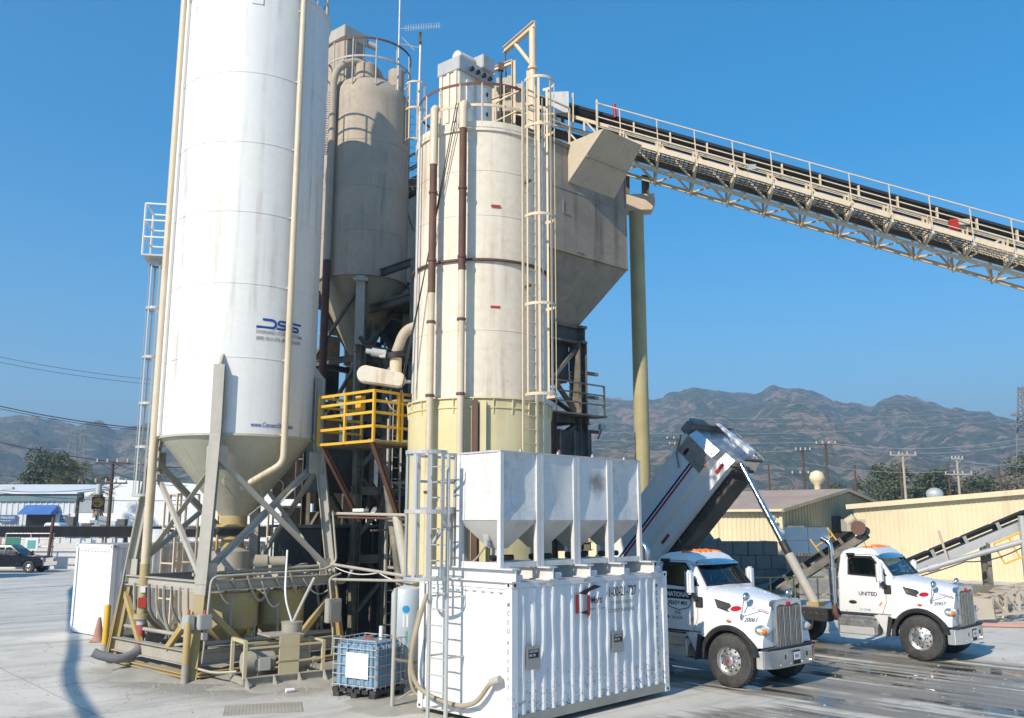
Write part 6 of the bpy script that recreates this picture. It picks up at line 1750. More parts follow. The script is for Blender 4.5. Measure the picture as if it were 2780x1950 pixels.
def tractor(label, loc, head, num, door_texts, stack_y=-0.98, hub_red=True):
    t = thing('tractor_truck', label, 'truck', loc, atan2(head[1], head[0]), 'white day cab tractors')
    WR = 0.59
    # ---- hood shell
    XC, XF = -0.78, 0.78
    def yb_(x): return lerp(1.14, 1.2, smooth01((x + .8) / .5)) if x < .55 else lerp(1.2, .9, smooth01((x - .55) / .4))
    def zb_(x):
        rr = .74
        arch = .60 + sqrt(max(0, rr * rr - x * x)) if abs(x) < rr else .0
        return max(arch, .92 if x > 0 else 1.05)
    def ys_(x): return lerp(1.0, .6, smooth01((x - XC) / (XF - XC)))
    def zt_(x): return lerp(2.16, 1.86, ((x - XC) / (XF - XC)) ** 1.25)
    rows = []
    NX, NT = 30, 13
    for i in range(NX + 1):
        x = lerp(XC, XF, i / NX)
        half = []
        for k in range(NT + 1):
            s = k / NT
            if s < .62:
                q = s / .62
                y = lerp(yb_(x), ys_(x), smooth01(q) * .55 + q * .45)
                z = lerp(zb_(x), zt_(x) - .09, q ** .8)
            else:
                q = (s - .62) / .38
                y = lerp(ys_(x), 0, q)
                z = zt_(x) - .09 + .13 * sin(q * pi / 2) ** .6
            half.append((y, z))
        row = [(x, -y, z) for y, z in half] + [(x, y, z) for y, z in reversed(half[:-1])]
        rows.append(row)
    hood = MB().grid(rows).build('hood', 'truck_white', t, smooth=50)
    # front cap round the grille
    MB()._add(rows[-1], [tuple(range(len(rows[-1])))]).build('front_cap', 'truck_white', hood, fix=True)
    for sd in (-1, 1):
        # wheel arch lip
        pr_ = []
        for j in range(23):
            a = R(10 + 172 * j / 22)
            pr_.append([(cos(a) * rr, sd * y, .6 + sin(a) * rr) for rr, y in ((.66, 1.0), (.66, 1.23), (.74, 1.25), (.775, 1.2), (.775, 1.1))])
        MB().grid(pr_).build('fender_lip', 'black', t, smooth=60)
        MB().hexa([(-.92, sd * .95, .55), (-.86, sd * 1.2, .55), (-.72, sd * 1.2, 1.05), (-.8, sd * .95, 1.05), (-.98, sd * .95, .5), (-.95, sd * 1.2, .5), (-.84, sd * 1.2, 1.1), (-.9, sd * .95, 1.1)]).build('mud_flap', 'black', t)
        # skirt panel behind the wheel
        MB().hexa([(-1.02, sd * 1.02, .62), (-.9, sd * 1.13, .62), (-.9, sd * 1.0, .62), (-1.02, sd * .95, .62), (-1.32, sd * 1.04, 1.12), (-.78, sd * 1.15, 1.12), (-.78, sd * 1.0, 1.12), (-1.32, sd * .95, 1.12)]).build('skirt_panel', 'truck_white', t)
        wheel(t, 0, sd * 1.02, WR, .40, sd, True, hub_red)
        # headlight
        hl = MB().ellip((.72, sd * .84, 1.27), (.15, .2, .12), 18, 12).build('headlight', 'lens_clear', t, smooth=60)
        MB().ellip((.66, sd * .85, 1.27), (.17, .215, .14), 18, 10).build('housing', 'alu', hl, smooth=60)
        MB().ellip((.77, sd * .93, 1.27), (.09, .1, .075), 12, 8).build('turn_lamp', 'lens_orange', hl, smooth=60)
        MB().ellip((.04, sd * 1.215, 1.475), (.07, .02, .028), 12, 6).build('side_marker', 'lens_orange', t, smooth=60)
        # hood vent and emblem
        def side(a, b, sd=sd):
            # point on the hood flank at local x=a, height z=b
            x = a; zb, zt = zb_(x), zt_(x) - .09
            q = max(0, min(1, (b - zb) / (zt - zb))) ** 1.25
            y = lerp(yb_(x), ys_(x), smooth01(q) * .55 + q * .45)
            return V((x, sd * (y + .012), b))
        def patch(nm, pts, mat, par=t, off=0):
            c = (sum(p[0] for p in pts) / len(pts), sum(p[1] for p in pts) / len(pts))
            m = MB(); P = [side(*p) + V((0, sd * off, 0)) for p in pts]; C = side(*c) + V((0, sd * (off + .006), 0))
            m._add([C] + P, [(0, i + 1, (i + 1) % len(P) + 1) for i in range(len(P))])
            return m.build(nm, mat, par, fix=False)
        patch('hood_vent', [(-.48, 1.92), (-.1, 1.83), (-.03, 1.76), (-.1, 1.70), (-.02, 1.64), (-.36, 1.72)], 'black')
        el = [(.08 + .115 * cos(2*pi*i/16), 1.725 + .058 * sin(2*pi*i/16)) for i in range(16)]
        e_ = patch('emblem', [(.08 + .14 * cos(2*pi*i/16), 1.725 + .075 * sin(2*pi*i/16)) for i in range(16)], 'label_white', off=.004)
        patch('oval', el, 'emblem_red', e_, .01)
        for k, (nm, mm, dz) in enumerate((('pin_stripe', 'stripe_red', 0), ('pin_stripe', 'stripe_blue', -.03))):
            patch(nm, [(.36, 1.79 + dz), (.76, 1.68 + dz), (.76, 1.665 + dz), (.36, 1.785 + dz)], mm, off=.004)
        sx_ = 1 if sd < 0 else -1
        x0_ = .37 if sd < 0 else .77
        text(t, num, .12, (lambda a, b, side=side, sx_=sx_, x0_=x0_: side(x0_ + sx_ * a, 1.47 + b) + V((0, sd * .006, 0))), 'ink_black', .004, .8)
        # hood mirror on arm
        mr = MB().ellip((.34, sd * .9, 1.99), (.07, .11, .11), 16, 12).build('hood_mirror', 'chrome', t, smooth=60)
        rod(mr, 'arm', (.3, sd * 1.06, 1.6), (.32, sd * .98, 1.93), .013, 'alu', 6)
        rod(mr, 'arm', (.3, sd * 1.06, 1.6), (.6, sd * .82, 1.76), .011, 'alu', 6)
        MB().box((.3, sd * 1.07, 1.55), (.06, .03, .14)).build('foot', 'alu', mr, fix=False)
    # ---- grille
    g = MB().prism([(-.56, .78), (.56, .78), (.6, 1.0), (.58, 1.86), (.52, 1.93), (-.52, 1.93), (-.58, 1.86), (-.6, 1.0)], .70, .86, 'x').build('grille_surround', 'chrome', t, bevel=.025, smooth=30)
    MB().prism([(-.48, .9), (.48, .9), (.5, 1.0), (.49, 1.78), (.36, 1.84), (.08, 1.8), (0, 1.76), (-.08, 1.8), (-.36, 1.84), (-.49, 1.78), (-.5, 1.0)], .85, .872, 'x').build('grille_mesh', 'tower_steel', g, fix=True)
    for k in range(15):
        y = -.44 + k * .88 / 14
        wide = k in (3, 7, 11)
        box(g, 'grille_bar', (.878, y, 1.33), (.018, .03 if wide else .012, .9), 'chrome' if wide else 'alu')
    MB().cyl((.86, 0, 1.83), (.89, 0, 1.83), .055, n=18).build('badge', 'emblem_red', g, smooth=40)
    rod(t, 'hood_ornament', (.66, -.02, 1.98), (.74, .12, 2.0), .02, 'chrome', 8)
    # ---- bumper
    bp = [(-1.14, .68), (-1.08, .84), (-.72, .98), (.72, .98), (1.08, .84), (1.14, .68), (1.04, .66), (-1.04, .66)]
    m = MB(); zb, zt = .47, .86
    m.prism([(b, a) for a, b in bp], zb, zt, 'z')
    bu = m.build('bumper', 'chrome', t, bevel=.02, smooth=30)
    o = MB().box((.985, 0.05, .66), (.012, .3, .3)).build('plate_recess', 'ink_black', bu, fix=False)
    MB().box((.994, .05, .69), (.008, .27, .17)).build('licence_plate', 'label_white', bu, fix=False)
    text(bu, num[:5], .09, lambda a, b: V((1.0, -.06 + a, .66 + b)), 'ink_blue', .01, .8)
    for y in (-.42, .5): MB().box((.982, y, .7), (.012, .04, .1)).build('tow_slot', 'ink_black', bu, fix=False)
    for y in (-.62, -.2, .3, .68): MB().cyl((.98, y, .54), (.995, y, .54), .017, n=8).build('bolt', 'alu', bu, fix=False)
    MB().box((.72, 0, .88), (.38, 2.0, .05)).build('bumper_gap', 'black', t, fix=False)
    # ---- cab, rounded levels
    def level(z, x0, x1, hw, r, n=6):
        out = []
        for cx_, cy_, a0 in ((x1 - r, hw - r, 0), (x0 + r, hw - r, 90), (x0 + r, -hw + r, 180), (x1 - r, -hw + r, 270)):
            for k in range(n + 1):
                a = R(a0 + 90 * k / n); out.append((cx_ + r * cos(a), cy_ + r * sin(a), z))
        return out
    lv = [level(1.08, -2.3, -.7, 1.03, .05), level(1.2, -2.32, -.7, 1.06, .06), level(2.18, -2.32, -.72, 1.05, .12), level(2.72, -2.28, -1.14, .95, .16), level(2.84, -2.22, -1.22, .9, .2), level(2.93, -2.05, -1.34, .78, .25), level(2.96, -1.9, -1.5, .5, .2)]
    n_ = len(lv[0]); m = MB()
    m._add([p for l in lv for p in l], [(j*n_ + i, j*n_ + (i+1) % n_, (j+1)*n_ + (i+1) % n_, (j+1)*n_ + i) for j in range(len(lv) - 1) for i in range(n_) if not (j == 2 and i in (6, 20, 27))] + [tuple(range(n_ - 1, -1, -1)), tuple(range((len(lv)-1)*n_, len(lv)*n_))])
    cab = m.build('cab', 'truck_white', t, smooth=45)
    # windscreen: curved pane set proud, with black gasket
    def ws(y, s, off):
        z = lerp(2.2, 2.7, s); x = lerp(-.735, -1.125, s) - .03 * (abs(y) / .95) ** 4 + off
        return (x, y, z)
    for nm, ex, off, mat in (('windscreen', 0, .022, 'windscreen_glass'),):
        rows = []
        for j in range(5):
            s = -ex * 1.6 + (1 + ex * 2.2) * j / 4
            hw = lerp(.9, .79, s) + ex
            rows.append([ws(-hw + 2 * hw * i / 10, s, off) for i in range(11)])
        MB().grid(rows).build(nm, mat, cab, smooth=60)
    wf = [ws(-.9, 0, .024), ws(.9, 0, .024), ws(.79, 1, .024), ws(-.79, 1, .024)]
    for a, b in zip(wf, wf[1:] + wf[:1]): MB().bar(a, b, .03, .05).build('windscreen_seal', 'ink_black', cab, fix=False)
    # cab interior
    MB().box((-.98, 0, 2.08), (.45, 1.9, .16)).build('dashboard', 'cab_trim', cab, bevel=.03)
    MB().box((-2.26, 0, 2.3), (.04, 1.9, .8)).build('rear_trim', 'cab_trim', cab, fix=False)
    MB().box((-1.5, 0, 1.7), (1.5, 1.9, .1)).build('cab_floor', 'cab_trim', cab, fix=False)
    for y_ in (-.5, .5):
        st_ = MB().box((-1.8, y_, 1.95), (.5, .5, .16)).build('seat', 'seat_grey', cab, bevel=.04)
        MB().box((-2.02, y_, 2.3), (.14, .48, .62)).build('backrest', 'seat_red' if y_ < 0 and num == '20061' else 'seat_grey', st_, bevel=.04)
    sw_ = MB().lathe([(.2, -.015), (.225, 0), (.2, .015), (.185, 0), (.2, -.015)], 20, cap=False).build('steering_wheel', 'ink_black', cab); sw_.location = (-1.3, .5, 2.24); sw_.rotation_euler = (0, R(-60), 0)
    for y0 in (-.15, -.7):
        rod(cab, 'wiper', (-.72, y0 + .05, 2.2), (-.85, y0 + .5, 2.33), .012, 'ink_black', 6)
    # visor
    m = MB(); rows = []
    for j in range(4):
        s = j / 3
        rows.append([(lerp(-1.2, -.93, s) - .16 * (abs(y) / .95) ** 2.4, y * lerp(.98, 1.04, s), lerp(2.8, 2.66, s ** 1.4)) for y in [(-.92 + 1.84 * i / 12) for i in range(13)]])
    MB().grid(rows).build('sun_visor', 'chrome', cab, smooth=60)
    for y in (-.62, -.22, 0, .22, .62):
        MB().prism([(-1.62, 2.945), (-1.36, 2.93), (-1.42, 3.0), (-1.58, 3.02)], y - .05, y + .05, 'y').build('roof_lamp', 'lens_orange', cab, fix=True) if abs(y) < .5 else MB().prism([(-1.7, 2.9), (-1.35, 2.88), (-1.42, 2.97), (-1.62, 2.99)], y - .05, y + .05, 'y').build('roof_lamp', 'lens_orange', cab, fix=True)
    for sd in (-1, 1):
        def cs_(x, z, off=.0):
            hw = 1.056 if z < 1.3 else (lerp(1.06, 1.05, (z - 1.2) / .98) if z < 2.18 else lerp(1.05, .95, (z - 2.18) / .54))
            return (x, sd * (hw + off), z)
        # door outline, side glass with gasket
        win = [(-1.95, 2.2), (-1.0, 2.16), (-1.04, 2.32), (-1.24, 2.62), (-1.36, 2.68), (-1.9, 2.68), (-1.98, 2.6)]
        cxw = (-1.5, 2.42)
        MB().hexa([cs_(-2.25, 2.18, .0), cs_(-2.0, 2.18, .0), cs_(-2.0, 2.18, -.03), cs_(-2.25, 2.18, -.03), cs_(-2.2, 2.72, .0), cs_(-2.0, 2.72, .0), cs_(-2.0, 2.72, -.03), cs_(-2.2, 2.72, -.03)]).build('quarter_panel', 'truck_white', cab)
        fr_ = [cs_(a, b, .004) for a, b in win]
        for a, b in zip(fr_, fr_[1:] + fr_[:1]): MB().bar(a, b, .02, .045).build('window_seal', 'ink_black', cab, fix=False)
        for nm, k, off, mat in (('side_window', 1.0, .002, 'tinted_glass'),):
            P = [cs_(cxw[0] + (a - cxw[0]) * k, cxw[1] + (b - cxw[1]) * k, off) for a, b in win]
            mm = MB(); mm._add([cs_(*cxw, off)] + P, [(0, i + 1, (i + 1) % len(P) + 1) for i in range(len(P))]); mm.build(nm, mat, cab, fix=True)
        dl = [(-2.08, 1.14), (-2.08, 2.66), (-1.95, 2.76), (-1.28, 2.76), (-.9, 2.2), (-.92, 1.45), (-1.05, 1.14)]
        for a, b in zip(dl, dl[1:]):
            MB().bar(cs_(*a, .001), cs_(*b, .001), .008, .014).build('door_seam', 'ink_grey', cab, fix=False)
        MB().bar(cs_(-2.3, 1.12, .004), cs_(-.72, 1.12, .004), .012, .035).build('sill_seal', 'ink_black', cab, fix=False)
        hd = MB().ellip(cs_(-1.88, 1.42, .01), (.12, .015, .05), 14, 8).build('door_handle', 'ink_black', cab, smooth=60)
        MB().bar(cs_(-1.98, 1.43, .03), cs_(-1.8, 1.43, .03), .02, .035).build('grip', 'chrome', hd, fix=False)
        MB().bar(cs_(-1.12, 1.36, .006), cs_(-1.04, 1.46, .006), .01, .035).build('door_lamp', 'lens_orange', cab, fix=False)
        # mirror
        mr = MB().box((-.96, sd * 1.27, 2.28), (.15, .2, .56)).build('door_mirror', 'truck_white', t, bevel=.045, smooth=40)
        MB().box((-1.045, sd * 1.27, 2.28), (.01, .17, .5)).build('glass', 'chrome', mr, fix=False)
        MB().bar((-.95, sd * 1.25, 2.02), (-.88, sd * 1.09, 1.88), .07, .09).build('arm', 'black', mr, fix=False)
        MB().box((-.86, sd * 1.075, 1.82), (.2, .04, .24)).build('base', 'black', mr, bevel=.01)
        MB().box((-1.9, sd * .99, 2.76), (.22, .14, .07)).build('top_lamp', 'ink_black', cab, bevel=.015)
        # steps and tank box
        st = MB().box((-1.75, sd * .98, .75), (1.15, .42, .42)).build('step_box', 'alu', t, bevel=.03)
        MB().box((-1.75, sd * .95, 1.01), (.98, .36, .1)).build('upper_step', 'alu', st, bevel=.02)
        MB().box((-1.75, sd * 1.196, .8), (1.1, .012, .02)).build('tread_strip', 'tower_steel', st, fix=False)
        MB().box((-1.75, sd * 1.196, .66), (1.0, .010, .2)).build('tread_plate', 'galv', st, fix=False)
    # ---- chassis
    for y in (-.42, .42):
        MB().box((-3.1, y, .95), (7.0, .1, .3)).build('frame_rail', 'black', t, fix=False)
    box(t, 'deck_plate', (-3.2, 0, 1.12), (1.5, .82, .03), 'alu')
    box(t, 'battery_box', (-3.2, -.68, .95), (.9, .4, .35), 'black', .02)
    for k in range(4): MB().cyl((-3.5 + k * .2, -.885, 1.0), (-3.5 + k * .2, -.89, 1.0), .018, n=8).build('bolt', 'alu', t, fix=False)
    box(t, 'front_axle', (0, 0, .52), (.16, 1.7, .14), 'black')
    box(t, 'oil_pan', (.35, 0, .62), (.9, .6, .3), 'undercoat')
    box(t, 'fifth_wheel', (-4.9, 0, 1.2), (.9, .85, .1), 'black', .03)
    for x in (-4.3, -5.6):
        for sd in (-1, 1):
            wheel(t, x, sd * .95, .54, .52, sd, False)
    # exhaust stack
    sk = MB().pipe(bend([(-2.48, stack_y, 1.0), (-2.48, stack_y, 3.05), (-2.75, stack_y, 3.2)], .16, 8), .075, 14).build('exhaust_stack', 'chrome', t, smooth=50)
    MB().cyl((-2.48, stack_y, 1.35), (-2.48, stack_y, 2.35), .115, n=18).build('heat_shield', 'chrome', sk, smooth=40)
    MB().pipe(bend([(-2.48, stack_y, 1.3), (-2.45, stack_y, .95), (-2.2, stack_y * .8, .85)], .15), .085, 12).build('exhaust_elbow', 'rust_brown', sk, smooth=50)
    rod(cab, 'aerial', (-1.5, -.75, 2.9), (-1.62, -.8, 3.35), .008, 'ink_black', 5)
    # inside: seat back and wheel seen through nothing but as silhouettes above the dash
    fs = lambda x0, z0: (lambda a, b: V((x0 + a, -(1.066 if z0 < 2 else 1.05), z0 + b)))
    for body, size, x0, z0, mat, bold, xs in door_texts:
        text(cab, body, size, fs(x0, z0), mat, bold, xs)
    return t, fs, cab
h1 = (0.67, -0.742)
t1c = V((5.82, 21.98, 0))
t1, fs1, cab1 = tractor('white day cab tractor with shield sign on its door, beside the container', t1c, h1, '20061',
    [('READY-MIX', .13, -1.78, 1.72, 'ink_black', .012, .85), ('(818)', .11, -1.6, 1.5, 'ink_grey', .01, .8), ('243-4243', .11, -1.7, 1.38, 'ink_grey', .01, .8)])
o = poly2(cab1, 'shield_band', [(-1.85, 1.86), (-1.1, 1.86), (-1.08, 2.08), (-1.87, 2.08)], lambda a, b: V((a, -1.064, b)), 'ink_black')
text(cab1, 'NATIONAL', .16, lambda a, b: V((-1.82 + a, -1.068, 1.91 + b)), 'label_white', .02, .82)
sh_ = [(-1.85, 1.86), (-1.85, 1.75), (-1.75, 1.66), (-1.47, 1.6), (-1.2, 1.66), (-1.1, 1.75), (-1.1, 1.86)]
for a, b in zip(sh_, sh_[1:]):
    MB().bar((a[0], -1.065, a[1]), (b[0], -1.065, b[1]), .006, .016).build('shield_line', 'ink_black', cab1, fix=False)
h2 = (0.715, -0.70)
t2c = V((11.9, 25.95, 0))
t2, fs2, cab2 = tractor('white day cab tractor with United lettering, pulling the raised tipper trailer', t2c, h2, '20457',
    [('UNITED', .15, -1.7, 1.62, 'ink_purple', .025, 1.0), ('CA 20386', .08, -1.7, 1.2, 'ink_grey', .008, 1.0)], hub_red=False)

# ============================================================ raised tipper trailer
HD = V((0.715, -0.70, 0)).normalized(); SDR = V((-HD.y, HD.x, 0))      # SDR = left of travel (away from camera)
TB = V((4.75, 34.0, 0.85)); ANG = R(46); TLEN = 6.6
tr = thing('tipper_trailer', 'tipper trailer body raised on its ram, white with blue and red stripes', 'trailer', TB)
AXI = HD * cos(ANG) + V((0, 0, sin(ANG))); UPV = -HD * sin(ANG) + V((0, 0, cos(ANG)))
def TP(a, b, c): return AXI * a + SDR * b + UPV * c       # along, left, up
# body cross-section (b, c): near side is b<0
HW, HH = 1.25, 1.75
sec_ = [(-.62, 0.0), (-.95, .0), (-1.0, .42), (-HW, .55), (-HW, HH), (-HW - .06, HH), (-HW - .06, HH + .1), (-HW + .04, HH + .1)]
MB().grid([[TP(a, b, c) for b, c in sec_] for a in (0, TLEN * .33, TLEN * .66, TLEN - .25)]).build('side_wall', 'trailer_grey', tr, smooth=25)
MB().grid([[TP(a, -b, c) for b, c in sec_] for a in (0, TLEN - .25)]).build('side_wall', 'trailer_grey', tr, smooth=25)
MB().grid([[TP(a, b, 0.0) for b in (-.62, .62)] for a in (0, TLEN - .25)]).build('floor', 'undercoat', tr)
MB().hexa([TP(0, -.5, -.28), TP(TLEN - .5, -.5, -.28), TP(TLEN - .5, .5, -.28), TP(0, .5, -.28), TP(0, -.5, -.01), TP(TLEN - .5, -.5, -.01), TP(TLEN - .5, .5, -.01), TP(0, .5, -.01)]).build('underframe', 'undercoat', tr)
for k in range(14):
    a = .4 + k * .5
    MB().bar(TP(a, -.6, -.1), TP(a, .6, -.1), .08, .1, up=UPV).build('cross_member', 'undercoat', tr, fix=False)
MB().bar(TP(0.1, -.93, .1), TP(TLEN - .3, -.93, .1), .05, .2, up=UPV).build('lower_rail', 'trailer_grey', tr, fix=False)
# stripes on the flat side
for c0, mm in ((1.02, 'stripe_blue'), (.9, 'stripe_red')):
    MB().quad(*[TP(a, -HW - .004, c) for a, c in ((.8, c0), (TLEN - .95, c0), (TLEN - .95, c0 + .075), (.8, c0 + .075))]).build('stripe', mm, tr, fix=False)
# front bulkhead, bright bare metal, sloped
fr = [(-HW, .55), (-HW, HH), (HW, HH), (HW, .55), (1.0, .42), (.95, 0), (-.95, 0), (-1.0, .42)]
A_ = [TP(TLEN - .25, b, c) for b, c in fr]
B_ = [TP(TLEN + .12 - .1 * (c / HH), b * .86, c * .97 + .02) for b, c in fr]
m = MB(); m._add(A_ + B_, [(i, (i + 1) % 8, 8 + (i + 1) % 8, 8 + i) for i in range(8)] + [tuple(range(8, 16))])
m.build('front_bulkhead', 'alu', tr, smooth=20)
MB().grid([[TP(TLEN - .95, -HW - .005, c) for c in (.56, 1.2, HH)], [TP(TLEN - .25, -HW - .005, c) for c in (.56, 1.2, HH)]]).build('front_side_plate', 'alu', tr)
for k in range(6):
    MB().cyl(TP(TLEN - .5 + .0, -HW - .006, .7 + k * .14), TP(TLEN - .5, -HW - .02, .7 + k * .14), .02, n=8).build('rivet', 'galv', tr, fix=False)
# tarp roller and wind deflector across the front top
MB().hexa([TP(TLEN - .35, -1.3, HH + .05), TP(TLEN + .15, -1.3, HH + .12), TP(TLEN + .15, 1.3, HH + .12), TP(TLEN - .35, 1.3, HH + .05), TP(TLEN - .3, -1.3, HH + .4), TP(TLEN + .1, -1.3, HH + .36), TP(TLEN + .1, 1.3, HH + .36), TP(TLEN - .3, 1.3, HH + .4)]).build('tarp_housing', 'hose_grey', tr, bevel=.03)
MB().bar(TP(TLEN + .2, -1.3, HH + .2), TP(TLEN + .2, 1.3, HH + .2), .06, .28, up=UPV).build('wind_deflector', 'hose_grey', tr, fix=False)
pipe(tr, 'tarp_arm', [TP(TLEN - .4, -1.34, HH + .2), TP(TLEN - 1.0, -1.36, HH - .1), TP(TLEN - 1.3, -1.36, HH - .5)], .03, 'hose_grey', 6)
# bright spill plate and ladder at the front
MB().hexa([TP(TLEN + .3, .05, .2), TP(TLEN + .45, .05, .25), TP(TLEN + .45, .5, .25), TP(TLEN + .3, .5, .2), TP(TLEN + .25, .1, 1.9), TP(TLEN + .3, .1, 1.9), TP(TLEN + .3, .35, 1.95), TP(TLEN + .25, .35, 1.95)]).build('spill_guard', 'truck_white', tr, bevel=.02)
for b in (.7, 1.15):
    MB().bar(TP(TLEN + .22, b, .1), TP(TLEN + .22, b, 1.6), .04, .04).build('ladder_rail', 'alu', tr, fix=False)
for k in range(5):
    MB().bar(TP(TLEN + .22, .7, .25 + k * .3), TP(TLEN + .22, 1.15, .25 + k * .3), .03, .03).build('rung', 'alu', tr, fix=False)
for a in (2.7, TLEN - .6):
    MB().bar(TP(a, -1.005, .2), TP(a + .42, -1.005, .2), .02, .1, up=UPV).build('marker_lamp', 'lens_red', tr, fix=False)
MB().ellip(TP(TLEN - .6, -1.3, .55), (.05, .05, .05), 10, 6).build('amber_lamp', 'lens_orange', tr, smooth=60)
el = [TP(TLEN - .75 + .16 * cos(2*pi*i/14), -HW - .008, 1.45 + .07 * sin(2*pi*i/14)) for i in range(14)]
m = MB(); m._add(el, [tuple(range(14))]); m.build('maker_oval', 'ink_black', tr, fix=False)
# triangle emblem near the tail
def tri(r): return [TP(.75 + r * cos(R(a) - .45), -HW - .008, .98 + r * sin(R(a) - .45)) for a in (90, 210, 330)]
for nm, r, mm, of in (('emblem', .36, 'stripe_blue', 0), ('emblem_field', .29, 'label_white', .004)):
    m = MB(); m._add([p - SDR * of for p in tri(r)], [(0, 1, 2)]); m.build(nm, mm, tr, fix=False)
for i, (da, dc) in enumerate(((-.06, .07), (.06, .05), (-.04, -.05), (.07, -.07))):
    c = TP(.75 + da, -HW - .016, .98 + dc)
    m = MB(); m._add([c + AXI * .035 * cos(2*pi*k/8) + UPV * .035 * sin(2*pi*k/8) for k in range(8)], [tuple(range(8))]); m.build('emblem_dot', 'stripe_red', tr, fix=False)
for c0, mm in ((.82, 'stripe_blue'), (.72, 'stripe_red')):
    MB().quad(*[TP(a, -HW - .006, c) for a, c in ((.1, c0), (.5, c0), (.5, c0 + .07), (.1, c0 + .07))]).build('stripe', mm, tr, fix=False)
MB().grid([[TP(-.02, b, c) for b, c in ((-1.1, .2), (-1.24, HH))], [TP(-.02, b, c) for b, c in ((1.1, .2), (1.24, HH))]]).build('tailgate', 'trailer_grey', tr)
# rear bogie on the ground
for a, nm in ((1.0, 0), (2.3, 0)):
    for sd in (-1, 1):
        p = HD * a + SDR * sd * .95
        w_ = wheel(tr, p.x, p.y, .52, .52, sd, False); w_.location = (p.x, p.y, .52 - TB.z); w_.rotation_euler = (0, 0, atan2(HD.y, HD.x))
MB().hexa([HD * a + SDR * b + V((0, 0, c - TB.z)) for a, b, c in ((-.3, -.5, .9), (3.0, -.5, .9), (3.0, .5, .9), (-.3, .5, .9), (-.3, -.5, 1.15), (3.0, -.5, 1.15), (3.0, .5, 1.15), (-.3, .5, 1.15))]).build('subframe', 'undercoat', tr)
# telescopic ram from the tractor frame to the front of the body
R0 = V((9.42, 28.55, 1.15)) - TB; R1 = TP(TLEN + .05, -.35, .1)
d_ = R1 - R0
rm_ = MB().cyl(R0, R0 + d_ * .33, .15, n=18).build('ram', 'frame_grey', tr, smooth=40)
MB().cyl(R0 + d_ * .33, R0 + d_ * .42, .125, n=18).build('ram_stage', 'black', rm_, smooth=40)
MB().cyl(R0 + d_ * .4, R0 + d_ * .7, .10, n=18).build('ram_stage', 'chrome', rm_, smooth=40)
MB().cyl(R0 + d_ * .7, R1, .085, n=18).build('ram_stage', 'chrome', rm_, smooth=40)
MB().box(R0 + V((0, 0, -.05)), (.4, .5, .3), atan2(HD.y, HD.x)).build('ram_cradle', 'dusty_yellow', tr, bevel=.02)
# ============================================================ cream sheds on the far side of the yard
def corr_wall(t, nm, p, q, z0, ztop, mat, pitch=0.32, d=0.045, nrm=None):
    """ribbed metal siding between plan points p and q; ztop(f) gives the height along it"""
    p, q = V((*p, 0)), V((*q, 0)); L = (q - p).length; dr = (q - p) / L
    n = V(nrm) if nrm else V((dr.y, -dr.x, 0))
    n_ = int(L / pitch)
    xs_ = []
    for k in range(n_):
        b = k * pitch
        xs_ += [(b, 0), (b + pitch * .55, 0), (b + pitch * .65, d), (b + pitch * .88, d), (b + pitch * .98, 0)]
    xs_.append((L, 0))
    lo = [p + dr * a + n * o + V((0, 0, z0)) for a, o in xs_]
    hi = [p + dr * a + n * o + V((0, 0, ztop(a / L))) for a, o in xs_]
    return MB().grid([lo, hi]).build(nm, mat, t)
s1 = thing('metal_shed', 'cream metal shed with low brown gable roof and ribbed shaded end', 'shed', (17.2, 58.0, 0), YAW)
GW, GL_, EZ, RZ = 22.6, 42.0, 4.35, 5.85
corr_wall(s1, 'wall', (0, 0), (0, GL_), 0, lambda f: EZ, 'shed_cream', nrm=(-1, 0, 0))
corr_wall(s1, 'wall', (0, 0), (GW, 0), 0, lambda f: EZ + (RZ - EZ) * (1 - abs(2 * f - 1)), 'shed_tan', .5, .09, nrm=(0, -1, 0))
corr_wall(s1, 'wall', (GW, 0), (GW, GL_), 0, lambda f: EZ, 'shed_cream', nrm=(1, 0, 0))
for a, b in (((-.5, EZ - .05), (GW / 2, RZ + .02)), ((GW + .5, EZ - .05), (GW / 2, RZ + .02))):
    MB().hexa([(a[0], -.4, a[1]), (b[0], -.4, b[1]), (b[0], GL_ + .4, b[1]), (a[0], GL_ + .4, a[1]), (a[0], -.4, a[1] + .12), (b[0], -.4, b[1] + .12), (b[0], GL_ + .4, b[1] + .12), (a[0], GL_ + .4, a[1] + .12)]).build('roof', 'shed_roof', s1)
    MB().bar((a[0], -.44, a[1] + .02), (b[0], -.44, b[1] + .02), .05, .22).build('barge_board', 'shed_tan', s1, fix=False)
bar(s1, 'gutter', (-.55, -.4, EZ - .02), (-.55, GL_, EZ - .02), .14, 'shed_cream', .16)
bar(s1, 'corner_trim', (-.03, -.05, 0), (-.03, -.05, EZ), .2, 'shed_cream')
bar(s1, 'pipe', (-.08, 1.0, 2.1), (-.08, 18, 2.3), .05, 'brick_red')
box(s1, 'meter_box', (-.15, 1.2, 2.2), (.2, .35, .45), 'brick_red')
MB().pipe(bend([(-.6, .2, 3.9), (-1.0, .2, 3.5), (-.9, -.5, 2.9), (.6, -.7, 2.7)], .4), .16, 10).build('duct', 'galv', s1, smooth=50)
box(s1, 'window', (9.4, -.1, 3.4), (1.6, .1, 1.2), 'tower_dark')
hood_ = box(s1, 'canopy', (2.6, -.6, 3.3), (4.0, 1.3, .12), 'tower_steel'); box(s1, 'canopy_panel', (2.6, -.35, 2.8), (3.6, .3, .9), 'tower_steel')
